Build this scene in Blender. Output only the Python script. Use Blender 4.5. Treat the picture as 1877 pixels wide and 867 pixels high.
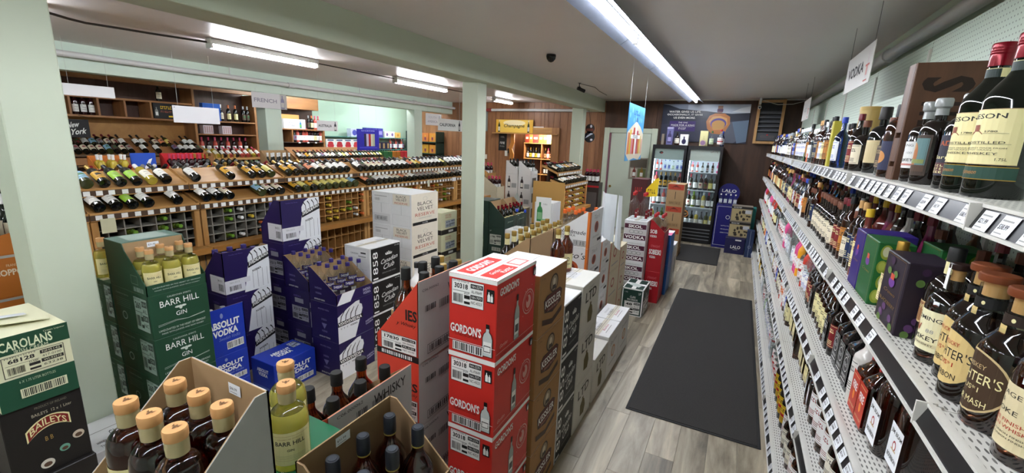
# recreated liquor shop interior
import bpy, math, random
from mathutils import Vector, Matrix

for _o in list(bpy.data.objects):
    bpy.data.objects.remove(_o, do_unlink=True)
scene = bpy.context.scene
COL = scene.collection
R = random.Random(7)

# ------------------------------------------------------------------ camera
cam_data = bpy.data.cameras.new('camera')
cam = bpy.data.objects.new('camera', cam_data)
COL.objects.link(cam)
scene.camera = cam
cam_data.sensor_fit = 'HORIZONTAL'
cam_data.sensor_width = 36.0
cam_data.lens = 36.0 * 800.12 / 1877.0
cam_data.clip_start = 0.05
cam_data.clip_end = 60
YAW, PITCH, ROLL = 0.469745, 0.22062, 0.039321
_fw = Vector((-math.sin(YAW) * math.cos(PITCH), math.cos(YAW) * math.cos(PITCH), -math.sin(PITCH)))
_r0 = Vector((math.cos(YAW), math.sin(YAW), 0))
_u0 = _r0.cross(_fw)
_rt = _r0 * math.cos(ROLL) + _u0 * math.sin(ROLL)
_up = _rt.cross(_fw)
_m = Matrix((_rt, _up, -_fw)).transposed().to_4x4()
_m.translation = Vector((0, 0, 2.0))
cam.matrix_world = _m

# ------------------------------------------------------------------ world, exposure
world = bpy.data.worlds.new('world')
scene.world = world
world.use_nodes = True
_bg = world.node_tree.nodes['Background']
_bg.inputs[0].default_value = (0.86, 0.93, 1.0, 1)
_bg.inputs[1].default_value = 0.25
scene.view_settings.view_transform = 'Standard'
scene.view_settings.look = 'None'
scene.view_settings.gamma = 1.0
scene.view_settings.use_curve_mapping = False
scene.view_settings.exposure = 2.75
scene.cycles.transparent_max_bounces = 24
scene.cycles.sample_clamp_indirect = 6.0

# ------------------------------------------------------------------ materials
def lin(h):
    h = h.lstrip('#')
    v = [int(h[i:i + 2], 16) / 255 for i in (0, 2, 4)]
    return tuple(c / 12.92 if c <= 0.04045 else ((c + 0.055) / 1.055) ** 2.4 for c in v) + (1.0,)

_MATS = {}
def M(h, rough=0.55, metal=0.0, trans=0.0, coat=0.0, emit=0.0, noise=None, bump=0.0, ior=1.45, spec=0.5):
    """plain procedural surface: colour with a little mottling"""
    key = (h, rough, metal, trans, coat, emit, noise, bump, ior, spec)
    if key in _MATS:
        return _MATS[key]
    m = bpy.data.materials.new('surface_%s_%d' % (h.strip('#'), len(_MATS)))
    m.use_nodes = True
    nt = m.node_tree
    b = nt.nodes['Principled BSDF']
    c = lin(h)
    b.inputs['Base Color'].default_value = c
    b.inputs['Roughness'].default_value = rough
    b.inputs['Metallic'].default_value = metal
    b.inputs['IOR'].default_value = ior
    b.inputs['Specular IOR Level'].default_value = spec
    b.inputs['Transmission Weight'].default_value = trans
    b.inputs['Coat Weight'].default_value = coat
    b.inputs['Coat Roughness'].default_value = 0.06
    if emit:
        b.inputs['Emission Color'].default_value = c
        b.inputs['Emission Strength'].default_value = emit
    if noise or bump:
        tc = nt.nodes.new('ShaderNodeTexCoord')
        n = nt.nodes.new('ShaderNodeTexNoise')
        sc, am, st = noise if noise else (60.0, 0.0, (1, 1, 1))
        mp = nt.nodes.new('ShaderNodeMapping')
        mp.inputs['Scale'].default_value = st
        nt.links.new(tc.outputs['Object'], mp.inputs['Vector'])
        nt.links.new(mp.outputs['Vector'], n.inputs['Vector'])
        n.inputs['Scale'].default_value = sc
        n.inputs['Detail'].default_value = 3
        if am:
            mx = nt.nodes.new('ShaderNodeMix')
            mx.data_type = 'RGBA'
            mx.inputs['A'].default_value = tuple(x * (1 - am) for x in c[:3]) + (1,)
            mx.inputs['B'].default_value = tuple(min(1, x * (1 + am)) for x in c[:3]) + (1,)
            nt.links.new(n.outputs['Fac'], mx.inputs['Factor'])
            nt.links.new(mx.outputs['Result'], b.inputs['Base Color'])
        if bump:
            bp = nt.nodes.new('ShaderNodeBump')
            bp.inputs['Strength'].default_value = bump
            bp.inputs['Distance'].default_value = 0.004
            nt.links.new(n.outputs['Fac'], bp.inputs['Height'])
            nt.links.new(bp.outputs['Normal'], b.inputs['Normal'])
    _MATS[key] = m
    return m

def wood(h1, h2, axis='Z', scale=9.0, rough=0.45, rand=0.0, coat=0.0):
    """grain stretched along one axis, tone shifted per object"""
    key = ('wood', h1, h2, axis, scale, rough, rand, coat)
    if key in _MATS:
        return _MATS[key]
    m = bpy.data.materials.new('wood_%s_%s' % (h1.strip('#'), axis))
    m.use_nodes = True
    nt = m.node_tree
    b = nt.nodes['Principled BSDF']
    b.inputs['Roughness'].default_value = rough
    b.inputs['Coat Weight'].default_value = coat
    tc = nt.nodes.new('ShaderNodeTexCoord')
    oi = nt.nodes.new('ShaderNodeObjectInfo')
    mp = nt.nodes.new('ShaderNodeMapping')
    st = {'X': (0.12, 1, 1), 'Y': (1, 0.12, 1), 'Z': (1, 1, 0.12)}[axis]
    mp.inputs['Scale'].default_value = st
    va = nt.nodes.new('ShaderNodeVectorMath'); va.operation = 'ADD'
    sc = nt.nodes.new('ShaderNodeVectorMath'); sc.operation = 'SCALE'
    cb = nt.nodes.new('ShaderNodeCombineXYZ')
    for i in range(3):
        nt.links.new(oi.outputs['Random'], cb.inputs[i])
    nt.links.new(cb.outputs[0], sc.inputs[0]); sc.inputs['Scale'].default_value = 37.0
    nt.links.new(tc.outputs['Object'], va.inputs[0]); nt.links.new(sc.outputs[0], va.inputs[1])
    nt.links.new(va.outputs[0], mp.inputs['Vector'])
    n = nt.nodes.new('ShaderNodeTexNoise')
    n.inputs['Scale'].default_value = scale
    n.inputs['Detail'].default_value = 6
    n.inputs['Roughness'].default_value = 0.62
    n.inputs['Distortion'].default_value = 0.6
    nt.links.new(mp.outputs[0], n.inputs['Vector'])
    rp = nt.nodes.new('ShaderNodeValToRGB')
    rp.color_ramp.elements[0].position = 0.32; rp.color_ramp.elements[0].color = lin(h1)
    rp.color_ramp.elements[1].position = 0.68; rp.color_ramp.elements[1].color = lin(h2)
    nt.links.new(n.outputs['Fac'], rp.inputs[0])
    hs = nt.nodes.new('ShaderNodeHueSaturation')
    mr = nt.nodes.new('ShaderNodeMapRange')
    mr.inputs['To Min'].default_value = 1 - rand; mr.inputs['To Max'].default_value = 1 + rand
    nt.links.new(oi.outputs['Random'], mr.inputs['Value'])
    nt.links.new(mr.outputs[0], hs.inputs['Value'])
    nt.links.new(rp.outputs[0], hs.inputs['Color'])
    nt.links.new(hs.outputs[0], b.inputs['Base Color'])
    bp = nt.nodes.new('ShaderNodeBump'); bp.inputs['Strength'].default_value = 0.15; bp.inputs['Distance'].default_value = 0.003
    nt.links.new(n.outputs['Fac'], bp.inputs['Height']); nt.links.new(bp.outputs[0], b.inputs['Normal'])
    _MATS[key] = m
    return m

def perforated(h, pitch=(0.0254, 0.0254), size=0.16, axes=('Y', 'Z'), long=1.0, hole='#2a2a28', rough=0.5):
    """sheet with rows of punched holes (fine relief, drawn by the material)"""
    key = ('perf', h, pitch, size, axes, long)
    if key in _MATS:
        return _MATS[key]
    m = bpy.data.materials.new('perforated_sheet')
    m.use_nodes = True
    nt = m.node_tree
    b = nt.nodes['Principled BSDF']
    b.inputs['Roughness'].default_value = rough
    tc = nt.nodes.new('ShaderNodeTexCoord')
    sp = nt.nodes.new('ShaderNodeSeparateXYZ')
    nt.links.new(tc.outputs['Object'], sp.inputs[0])
    d2 = []
    for a, p, l in zip(axes, pitch, (1.0, long)):
        q = nt.nodes.new('ShaderNodeMath'); q.operation = 'DIVIDE'; q.inputs[1].default_value = p
        nt.links.new(sp.outputs[a], q.inputs[0])
        f = nt.nodes.new('ShaderNodeMath'); f.operation = 'FRACT'; nt.links.new(q.outputs[0], f.inputs[0])
        s = nt.nodes.new('ShaderNodeMath'); s.operation = 'SUBTRACT'; s.inputs[1].default_value = 0.5; nt.links.new(f.outputs[0], s.inputs[0])
        t = nt.nodes.new('ShaderNodeMath'); t.operation = 'DIVIDE'; t.inputs[1].default_value = l; nt.links.new(s.outputs[0], t.inputs[0])
        w = nt.nodes.new('ShaderNodeMath'); w.operation = 'POWER'; w.inputs[1].default_value = 2; nt.links.new(t.outputs[0], w.inputs[0])
        d2.append(w)
    ad = nt.nodes.new('ShaderNodeMath'); ad.operation = 'ADD'
    nt.links.new(d2[0].outputs[0], ad.inputs[0]); nt.links.new(d2[1].outputs[0], ad.inputs[1])
    lt = nt.nodes.new('ShaderNodeMath'); lt.operation = 'LESS_THAN'; lt.inputs[1].default_value = size * size
    nt.links.new(ad.outputs[0], lt.inputs[0])
    mx = nt.nodes.new('ShaderNodeMix'); mx.data_type = 'RGBA'
    mx.inputs['A'].default_value = lin(h); mx.inputs['B'].default_value = lin(hole)
    nt.links.new(lt.outputs[0], mx.inputs['Factor'])
    nt.links.new(mx.outputs['Result'], b.inputs['Base Color'])
    _MATS[key] = m
    return m

# ------------------------------------------------------------------ text outlines (built-in font)
_TXT = {}
def outline(s, bold=0.0, shear=0.0):
    k = (s, bold, shear)
    if k in _TXT:
        return _TXT[k]
    c = bpy.data.curves.new('t', 'FONT')
    c.body = s; c.resolution_u = 2; c.offset = bold; c.shear = shear; c.fill_mode = 'FRONT'
    o = bpy.data.objects.new('t', c)
    me = o.to_mesh()
    vs = [(v.co.x, v.co.y) for v in me.vertices]
    fs = [tuple(p.vertices) for p in me.polygons]
    o.to_mesh_clear()
    bpy.data.objects.remove(o); bpy.data.curves.remove(c)
    if vs:
        x0 = min(v[0] for v in vs); x1 = max(v[0] for v in vs)
        y0 = min(v[1] for v in vs); y1 = max(v[1] for v in vs)
        vs = [(x - x0, y - y0) for x, y in vs]
        r = (vs, fs, x1 - x0, y1 - y0)
    else:
        r = ([], [], 1.0, 1.0)
    _TXT[k] = r
    return r

# ------------------------------------------------------------------ mesh builder
class MB:
    def __init__(s):
        s.v = []; s.f = []; s.mi = []; s.mats = []
    def mat(s, m):
        if m not in s.mats:
            s.mats.append(m)
        return s.mats.index(m)
    def add(s, vs, fs, m):
        n = len(s.v); i = s.mat(m)
        s.v += [tuple(p) for p in vs]
        for f in fs:
            s.f.append(tuple(k + n for k in f)); s.mi.append(i)
        return s
    def box(s, x0, x1, y0, y1, z0, z1, m):
        vs = [(x, y, z) for z in (z0, z1) for y in (y0, y1) for x in (x0, x1)]
        return s.add(vs, [(0, 2, 3, 1), (4, 5, 7, 6), (0, 1, 5, 4), (2, 6, 7, 3), (0, 4, 6, 2), (1, 3, 7, 5)], m)
    def bbox(s, x0, x1, y0, y1, z0, z1, m, b=0.004):
        """box with chamfered edges"""
        cx, cy, cz = (x0 + x1) / 2, (y0 + y1) / 2, (z0 + z1) / 2
        hx, hy, hz = (x1 - x0) / 2, (y1 - y0) / 2, (z1 - z0) / 2
        b = min(b, hx * .9, hy * .9, hz * .9)
        vs = []; ix = {}
        for sx in (-1, 1):
            for sy in (-1, 1):
                for sz in (-1, 1):
                    for a in range(3):
                        d = [hx - b, hy - b, hz - b]; d[a] += b
                        ix[(sx, sy, sz, a)] = len(vs)
                        vs.append((cx + sx * d[0], cy + sy * d[1], cz + sz * d[2]))
        fs = []
        for a in range(3):
            o = [i for i in range(3) if i != a]
            for sg in (-1, 1):
                q = []
                for p, r in ((-1, -1), (1, -1), (1, 1), (-1, 1)):
                    k = [0, 0, 0]; k[a] = sg; k[o[0]] = p; k[o[1]] = r
                    q.append(ix[tuple(k) + (a,)])
                flip = (sg > 0) == (a != 1)
                fs.append(q if flip else q[::-1])
                for p in (-1, 1):
                    if sg == 1:
                        continue
            for p in (-1, 1):
                for r in (-1, 1):
                    k0 = [0, 0, 0]; k1 = [0, 0, 0]
                    k0[a] = -1; k1[a] = 1
                    k0[o[0]] = k1[o[0]] = p; k0[o[1]] = k1[o[1]] = r
                    fs.append([ix[tuple(k0) + (o[0],)], ix[tuple(k1) + (o[0],)], ix[tuple(k1) + (o[1],)], ix[tuple(k0) + (o[1],)]])
        for sx in (-1, 1):
            for sy in (-1, 1):
                for sz in (-1, 1):
                    fs.append([ix[(sx, sy, sz, a)] for a in range(3)])
        n0 = Vector((cx, cy, cz)); out = []
        for f in fs:
            p = [Vector(vs[i]) for i in f]
            nn = (p[1] - p[0]).cross(p[2] - p[0])
            ce = sum(p, Vector()) / len(p)
            out.append(tuple(f) if nn.dot(ce - n0) > 0 else tuple(f[::-1]))
        return s.add(vs, out, m)
    def poly(s, pts, m):
        return s.add(pts, [tuple(range(len(pts)))], m)
    def prism(s, pts, off, m):
        """closed prism: polygon pts (3-D) pushed along off"""
        n = len(pts); o = Vector(off)
        P = [Vector(p) for p in pts]; Q = [p + o for p in P]
        nn = Vector()
        for i in range(n):
            nn += P[i].cross(P[(i + 1) % n])
        fl = nn.dot(o) > 0
        fs = [tuple(range(n))[::-1] if fl else tuple(range(n)), tuple(range(n, 2 * n)) if fl else tuple(range(n, 2 * n))[::-1]]
        for i in range(n):
            j = (i + 1) % n
            fs.append((i, j, n + j, n + i) if fl else (j, i, n + i, n + j))
        return s.add(P + Q, fs, m)
    def lathe(s, prof, m, seg=20, c=(0, 0, 0), ax=None, power=2.0, sy=1.0, caps=True):
        """prof: [(r, z)]; power>2 squares the section off; ax: (U, V, W) frame"""
        vs = []; fs = []
        ring = []
        for k in range(seg):
            t = 2 * math.pi * k / seg
            cx, cy = math.cos(t), math.sin(t)
            if power != 2.0:
                q = (abs(cx) ** power + abs(cy) ** power) ** (-1 / power)
                cx *= q; cy *= q
            ring.append((cx, cy * sy))
        for r, z in prof:
            for a, b in ring:
                if ax:
                    p = Vector(c) + ax[0] * (a * r) + ax[1] * (b * r) + ax[2] * z
                else:
                    p = (c[0] + a * r, c[1] + b * r, c[2] + z)
                vs.append(p)
        for i in range(len(prof) - 1):
            for k in range(seg):
                j = (k + 1) % seg
                fs.append((i * seg + k, i * seg + j, (i + 1) * seg + j, (i + 1) * seg + k))
        if caps:
            fs.append(tuple(range(seg))[::-1])
            fs.append(tuple(range((len(prof) - 1) * seg, len(prof) * seg)))
        return s.add(vs, fs, m)
    def tube(s, pts, r, m, seg=8):
        P = [Vector(p) for p in pts]
        vs = []; fs = []
        for i, p in enumerate(P):
            d = (P[min(i + 1, len(P) - 1)] - P[max(i - 1, 0)]).normalized()
            u = d.cross(Vector((0, 0, 1)))
            if u.length < 1e-3:
                u = d.cross(Vector((1, 0, 0)))
            u.normalize(); w = d.cross(u)
            for k in range(seg):
                t = 2 * math.pi * k / seg
                vs.append(p + u * (r * math.cos(t)) + w * (r * math.sin(t)))
        for i in range(len(P) - 1):
            for k in range(seg):
                j = (k + 1) % seg
                fs.append((i * seg + k, (i + 1) * seg + k, (i + 1) * seg + j, i * seg + j))
        fs.append(tuple(range(seg))); fs.append(tuple(range((len(P) - 1) * seg, len(P) * seg))[::-1])
        return s.add(vs, fs, m)
    def build(s, name, parent=None, loc=None, rot=None, smooth=None):
        me = bpy.data.meshes.new(name)
        me.from_pydata(s.v, [], s.f)
        for m in s.mats:
            me.materials.append(m)
        me.polygons.foreach_set('material_index', s.mi)
        if smooth is not None:
            me.polygons.foreach_set('use_smooth', [True] * len(s.f))
            me.update()
            me.set_sharp_from_angle(angle=math.radians(smooth))
        me.update()
        return link(name, me, parent, loc, rot)

def link(name, data, parent=None, loc=None, rot=None):
    o = bpy.data.objects.new(name, data)
    COL.objects.link(o)
    if parent is not None:
        o.parent = parent
    if loc is not None:
        o.location = loc
    if rot is not None:
        o.rotation_euler = rot
    return o

def tag(o, label=None, cat=None, group=None, kind=None):
    if label: o['label'] = label
    if cat: o['category'] = cat
    if group: o['group'] = group
    if kind: o['kind'] = kind
    return o

def empty(name, loc=(0, 0, 0), rz=0.0):
    o = link(name, None, None, loc, (0, 0, rz))
    o.empty_display_size = 0.05
    return o

KIDS = {}
def kid(p, c):
    KIDS.setdefault(p.name, []).append(c)
    return c

def children_of(o):
    return [c for c in o.children]

def copy_thing(o, loc=None, rot=None, label=None, group=None, kids=None):
    r = o.copy(); COL.objects.link(r)
    if loc is not None: r.location = loc
    if rot is not None: r.rotation_euler = rot
    if label: r['label'] = label
    if group: r['group'] = group
    for ch in (kids if kids is not None else children_of(o)):
        c = ch.copy(); COL.objects.link(c); c.parent = r
        for g in children_of(ch):
            d = g.copy(); COL.objects.link(d); d.parent = c
    return r

ORD = ['first', 'second', 'third', 'fourth', 'fifth', 'sixth', 'seventh', 'eighth', 'ninth', 'tenth', 'eleventh', 'twelfth',
       'thirteenth', 'fourteenth', 'fifteenth', 'sixteenth', 'seventeenth', 'eighteenth', 'nineteenth']
TENS = {2: 'twent', 3: 'thirt', 4: 'fort', 5: 'fift', 6: 'sixt', 7: 'sevent', 8: 'eight', 9: 'ninet'}
def ordinal(n):
    if n <= 19: return ORD[n - 1]
    if n < 100:
        t, u = divmod(n, 10)
        return TENS[t] + ('ieth' if u == 0 else 'y-' + ORD[u - 1])
    return 'hundredth' if n == 100 else 'hundred-and-' + ordinal(n - 100)

# ------------------------------------------------------------------ printing on flat faces
WHITE = M('#f2f2ee', 0.6); BLACK = M('#141414', 0.5); INK = M('#22201f', 0.6); GREYP = M('#9a9a98', 0.6)
class Face:
    """a flat print area; u, v run 0..1 over its width and height"""
    def __init__(s, mb, O, U, V, w, h, lift=0.001, step=0.00015):
        s.mb = mb; s.O = Vector(O); s.U = Vector(U); s.V = Vector(V); s.N = s.U.cross(s.V)
        s.w = w; s.h = h; s.l = lift; s.step = step
    def p(s, u, v):
        return s.at(u * s.w, v * s.h)
    def at(s, x, y):
        return s.O + s.U * x + s.V * y + s.N * s.l
    def up(s):
        s.l += s.step
    def rect(s, u0, v0, u1, v1, m):
        s.mb.poly([s.p(u0, v0), s.p(u1, v0), s.p(u1, v1), s.p(u0, v1)], m); s.up()
    def poly(s, pts, m):
        s.mb.poly([s.p(*q) for q in pts], m); s.up()
    def ell(s, u, v, ru, rv, m, n=20, a0=0, a1=2 * math.pi):
        pts = [s.p(u + ru * math.cos(a0 + (a1 - a0) * k / n), v + rv * math.sin(a0 + (a1 - a0) * k / n)) for k in range(n)]
        s.mb.poly(pts, m); s.up()
    def ring(s, u, v, ru, rv, m, t=0.12, n=22):
        for k in range(n):
            a, b = 2 * math.pi * k / n, 2 * math.pi * (k + 1) / n
            q = [(u + ru * f * math.cos(x), v + rv * f * math.sin(x)) for f, x in ((1, a), (1, b), (1 - t, b), (1 - t, a))]
            s.mb.poly([s.p(*z) for z in q], m)
        s.up()
    def text(s, t, u, v, size, m, width=None, bold=0.0, shear=0.0, al='C', rot=0, warp=0.0, slope=0.0):
        """size: cap height as a share of the face height; width: share of face width (squeezes)"""
        vs, fs, w, h = outline(t, bold, shear)
        if not vs: return
        k = size * s.h / h
        kx = k
        if width: kx = width * s.w / w
        if rot: kx = k if not width else width * s.h / w
        ox = {'C': -w / 2, 'L': 0, 'R': -w}[al]
        out = []
        for x, y in vs:
            xx = (x + ox) * kx; yy = (y - h / 2) * k
            if warp:
                yy += warp * s.h * (1 - (2 * (x / w) - 1) ** 2)
            yy += slope * xx
            if rot == 90: xx, yy = -yy, xx
            if rot == -90: xx, yy = yy, -xx
            out.append(s.at(u * s.w + xx, v * s.h + yy))
        s.mb.add(out, fs, m); s.up()
    def scrib(s, u, v, size, m, width=.5, n=6):
        """lettering too small to read: a row of short strokes"""
        r = random.Random(int(u * 91 + v * 37 + n * 7)); x = u - width / 2
        st = width / n
        for k in range(n):
            a = x + k * st; b = a + st * r.choice((.55, .7, .75)); lo = v - size / 2; hi = v + size / 2
            s.mb.poly([s.p(a, lo), s.p(a + (b - a) * .35, lo), s.p(a + (b - a) * .35, hi), s.p(a, hi)], m)
            if r.random() < .7: s.mb.poly([s.p(a + (b - a) * .35, hi - size * .25), s.p(b, hi - size * .25), s.p(b, hi), s.p(a + (b - a) * .35, hi)], m)
            if r.random() < .6: s.mb.poly([s.p(a + (b - a) * .35, lo), s.p(b, lo), s.p(b, lo + size * .25), s.p(a + (b - a) * .35, lo + size * .25)], m)
        s.up()
    def bars(s, u0, v0, u1, v1, m=BLACK, n=22, seed=1, bg=None):
        if bg: s.rect(u0, v0, u1, v1, bg)
        r = random.Random(seed); x = 0.04
        while x < 0.94:
            w = r.choice((0.012, 0.02, 0.03)) * 22 / n
            a = u0 + (u1 - u0) * x; b = u0 + (u1 - u0) * min(0.96, x + w)
            hh = (v1 - v0) * 0.1
            s.mb.poly([s.p(a, v0 + hh), s.p(b, v0 + hh), s.p(b, v1 - hh), s.p(a, v1 - hh)], m)
            x += w + r.choice((0.012, 0.02, 0.026)) * 22 / n
        s.up()
    def frame(s, u0, v0, u1, v1, m, t=0.006):
        tu, tv = t / s.w, t / s.h
        for a in ((u0, v0, u1, v0 + tv), (u0, v1 - tv, u1, v1), (u0, v0, u0 + tu, v1), (u1 - tu, v0, u1, v1)):
            s.mb.poly([s.p(a[0], a[1]), s.p(a[2], a[1]), s.p(a[2], a[3]), s.p(a[0], a[3])], m)
        s.up()
    def bottle(s, u, v, hgt, m, lab=None, wid=0.3, cap=None):
        """printed bottle picture standing at (u, v), hgt share of face height"""
        H = hgt; W = hgt * s.h / s.w * wid
        sil = [(-.5, 0), (.5, 0), (.5, .55), (.38, .68), (.16, .76), (.16, .95), (-.16, .95), (-.16, .76), (-.38, .68), (-.5, .55)]
        s.poly([(u + a * W, v + b * H) for a, b in sil], m)
        if lab: s.rect(u - .42 * W, v + .1 * H, u + .42 * W, v + .45 * H, lab)
        if cap: s.rect(u - .18 * W, v + .86 * H, u + .18 * W, v + H, cap)
    def code(s, u0, v0, u1, v1, big='30318', seed=1, bg=WHITE, fg=BLACK, lines=()):
        """shipping code panel: frame, cells, bar code, numbers"""
        s.rect(u0, v0, u1, v1, bg); s.frame(u0, v0, u1, v1, fg, 0.0022)
        W = u1 - u0; H = v1 - v0
        s.text(big, u0 + .30 * W, v0 + .76 * H, .20 * H, fg, width=.42 * W, bold=.03)
        s.rect(u0 + .40 * W, v0 + .30 * H, u0 + .58 * W, v0 + .44 * H, fg); s.rect(u0 + .40 * W, v0 + .10 * H, u0 + .58 * W, v0 + .20 * H, fg); s.rect(u0 + .04 * W, v0 + .56 * H, u0 + .57 * W, v0 + .575 * H, fg)
        s.scrib(u0 + .49 * W, v0 + .51 * H, .07 * H, fg, .16 * W, 5); s.scrib(u0 + .3 * W, v0 + .94 * H, .05 * H, fg, .5 * W, 12)
        s.bars(u0 + .05 * W, v0 + .08 * H, u0 + .36 * W, v0 + .5 * H, fg, 12, seed)
        r = random.Random(seed)
        tx = list(lines) or ['NR-%d' % r.randint(1000, 9999), 'AL-%d' % r.randint(100, 999), 'OR-%d' % r.randint(1000, 9999), 'UT-%d' % r.randint(100, 999)]
        for i, t in enumerate(tx[:4]):
            y = v0 + (.84 - .21 * i) * H
            if i % 2 == 0:
                s.rect(u0 + .60 * W, y - .085 * H, u0 + .97 * W, y + .085 * H, fg)
                s.text(t, u0 + .785 * W, y, .10 * H, bg, width=.30 * W)
            else:
                s.text(t, u0 + .785 * W, y, .11 * H, fg, width=.32 * W)

FACES = {
    '+x': lambda x0, x1, y0, y1, z0, z1: ((x1, y0, z0), (0, 1, 0), (0, 0, 1), y1 - y0, z1 - z0),
    '-x': lambda x0, x1, y0, y1, z0, z1: ((x0, y1, z0), (0, -1, 0), (0, 0, 1), y1 - y0, z1 - z0),
    '-y': lambda x0, x1, y0, y1, z0, z1: ((x0, y0, z0), (1, 0, 0), (0, 0, 1), x1 - x0, z1 - z0),
    '+y': lambda x0, x1, y0, y1, z0, z1: ((x1, y1, z0), (-1, 0, 0), (0, 0, 1), x1 - x0, z1 - z0),
    'top': lambda x0, x1, y0, y1, z0, z1: ((x1, y0, z1), (0, 1, 0), (-1, 0, 0), y1 - y0, x1 - x0),
    'top2': lambda x0, x1, y0, y1, z0, z1: ((x0, y0, z1), (1, 0, 0), (0, 1, 0), x1 - x0, y1 - y0),
}

def carton(name, label, w, d, h, base, prints, loc, rz=0.0, group=None, cat='carton', top=None, seams=True, edge=None):
    """closed carton; local origin at its near right foot (x1, y0, z0) so x runs -w..0, y 0..d"""
    mb = MB()
    mb.bbox(-w, 0, 0, d, 0, h, base, 0.003)
    o = mb.build(name, None, loc, (0, 0, rz))
    tag(o, label, cat, group)
    for fc, fn in prints.items():
        b = MB()
        f = Face(b, *FACES[fc.split('/')[0]](-w, 0, 0, d, 0, h))
        fn(f)
        b.build({'top': 'top_print', 'top2': 'top_print'}.get(fc, 'side_print'), o)
    if seams:
        b = MB()
        t = top or base
        long_y = d >= w
        g = M('#3a342c', 0.8)
        if long_y:
            b.box(-w / 2 - .0012, -w / 2 + .0012, .004, d - .004, h + .0002, h + .0012, g)
            tp = M('#d8d2c0', 0.25)
            b.box(-w / 2 - .025, -w / 2 + .025, .003, d - .003, h - .0005, h + .0004, tp)
        else:
            b.box(-w + .004, -.004, d / 2 - .0012, d / 2 + .0012, h + .0002, h + .0012, g)
            b.box(-w + .003, -.003, d / 2 - .025, d / 2 + .025, h - .0005, h + .0004, M('#d8d2c0', 0.25))
        b.build('flap_seam', o)
    return o

def stack(o, n, h, labels, group):
    """n copies of carton o (o is the lowest), labels from the bottom up"""
    o['label'] = labels[0]; o['group'] = group
    x, y, z = o.location
    out = [o]
    for i in range(1, n):
        out.append(copy_thing(o, (x, y, z + i * h), None, labels[i], group))
    return out
# ================================================================== setting
GREEN = M('#c9d2bd', 0.5, noise=(3.0, 0.04, (1, 1, 1)), bump=0.05)
GREEN2 = M('#ccdccd', 0.55, noise=(2.0, 0.03, (1, 1, 1)))
CEIL = M('#e2dbd8', 0.42, noise=(1.3, 0.05, (1, 1, 1)), bump=0.03)
BROWN = wood('#3a261a', '#543827', 'Z', 7.0, 0.5, 0.08)
BROWN2 = wood('#7d5335', '#a06f4a', 'Z', 8.0, 0.45, 0.10)
OAK = wood('#a9783f', '#c99a5c', 'Y', 8.0, 0.45, 0.05)
OAKZ = wood('#a9783f', '#c99a5c', 'Z', 8.0, 0.45, 0.05)
OAKX = wood('#a9783f', '#c99a5c', 'X', 8.0, 0.45, 0.05)
PINE = wood('#8d5f38', '#b07d4d', 'Y', 7.0, 0.45, 0.06)
PINEZ = wood('#8d5f38', '#b07d4d', 'Z', 7.0, 0.45, 0.06)
TUBE = M('#f4f8ff', 0.4, emit=14.0)
WMET = M('#d9dad6', 0.35, noise=(40, 0.03, (1, 1, 1)))

def struct(mb, name, parent=None, label=None, smooth=None):
    o = mb.build(name, parent, smooth=smooth)
    if parent is None:
        o['kind'] = 'structure'
    if label: o['label'] = label
    return o

# floor with separate vinyl planks where the photograph shows it
fl = MB(); fl.box(-9.4, 1.3, -3.2, 13.2, -0.06, -0.004, M('#8c8578', 0.6))
floor = struct(fl, 'floor', label='grey wood-look vinyl plank floor of the shop')
PLANK = wood('#635a4a', '#c3b79e', 'Y', 6.5, 0.42, 0.12)
PW, PL = 0.182, 1.22
pm = MB(); pm.bbox(0, PW - 0.0016, 0, PL - 0.0016, -0.004, 0.0, PLANK, 0.0012)
pd = pm.build('plank', floor)
pd.location = (-3.4, 0.2, 0)
rp = random.Random(3)
first = True
for i in range(21):
    off = rp.uniform(-1.2, 0)
    for j in range(9):
        y = 0.4 + off + j * PL
        if y > 10.3 or y + PL < 0.5: continue
        loc = (-3.4 + i * PW, y, 0)
        if first:
            pd.location = loc; first = False
        else:
            link('plank', pd.data, floor, loc)

# ceilings
b = MB(); b.box(-3.05, 1.3, -3.2, 13.2, 2.97, 3.1, CEIL); struct(b, 'ceiling', label='glossy grey painted ceiling over the liquor aisle')
b = MB(); b.box(-9.4, -3.05, -3.2, 13.2, 2.92, 3.1, CEIL); struct(b, 'ceiling_wine_side', label='grey painted ceiling over the wine racks')
b = MB(); b.box(-3.05, 1.02, 10.44, 10.498, 2.945, 2.968, M('#c9c6bd', .5)); struct(b, 'trim_1', label='pale cove strip where ceiling meets the brown wall')
# beam, header, columns
b = MB(); b.bbox(-3.33, -3.0, -3.0, 10.495, 2.69, 3.0, GREEN, 0.006); struct(b, 'beam', label='pale green boxed beam running along the aisle')
b = MB(); b.bbox(-7.58, -7.35, -3.0, 10.495, 2.60, 2.95, GREEN2, 0.006); struct(b, 'beam_far', label='pale green header with a pipe over the far wine wall')
def column(x0, x1, y0, y1, z1, lab, mat=GREEN):
    b = MB(); b.bbox(x0, x1, y0, y1, 0, z1, mat, 0.006)
    return struct(b, 'column', label=lab)
column(-3.30, -3.06, 0.77, 1.0, 2.695, 'pale green square column in the left foreground')
column(-3.35, -3.11, 5.0, 5.22, 2.695, 'pale green square column in the middle under the beam')
column(-3.38, -3.13, 9.3, 9.52, 2.695, 'pale green column by the back wall near the door')
column(-7.60, -7.35, 4.95, 5.25, 2.605, 'pale green column between the French and New York signs', GREEN2)
column(-7.60, -7.35, 8.86, 9.16, 2.605, 'pale green column left of the California sign', GREEN2)
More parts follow.
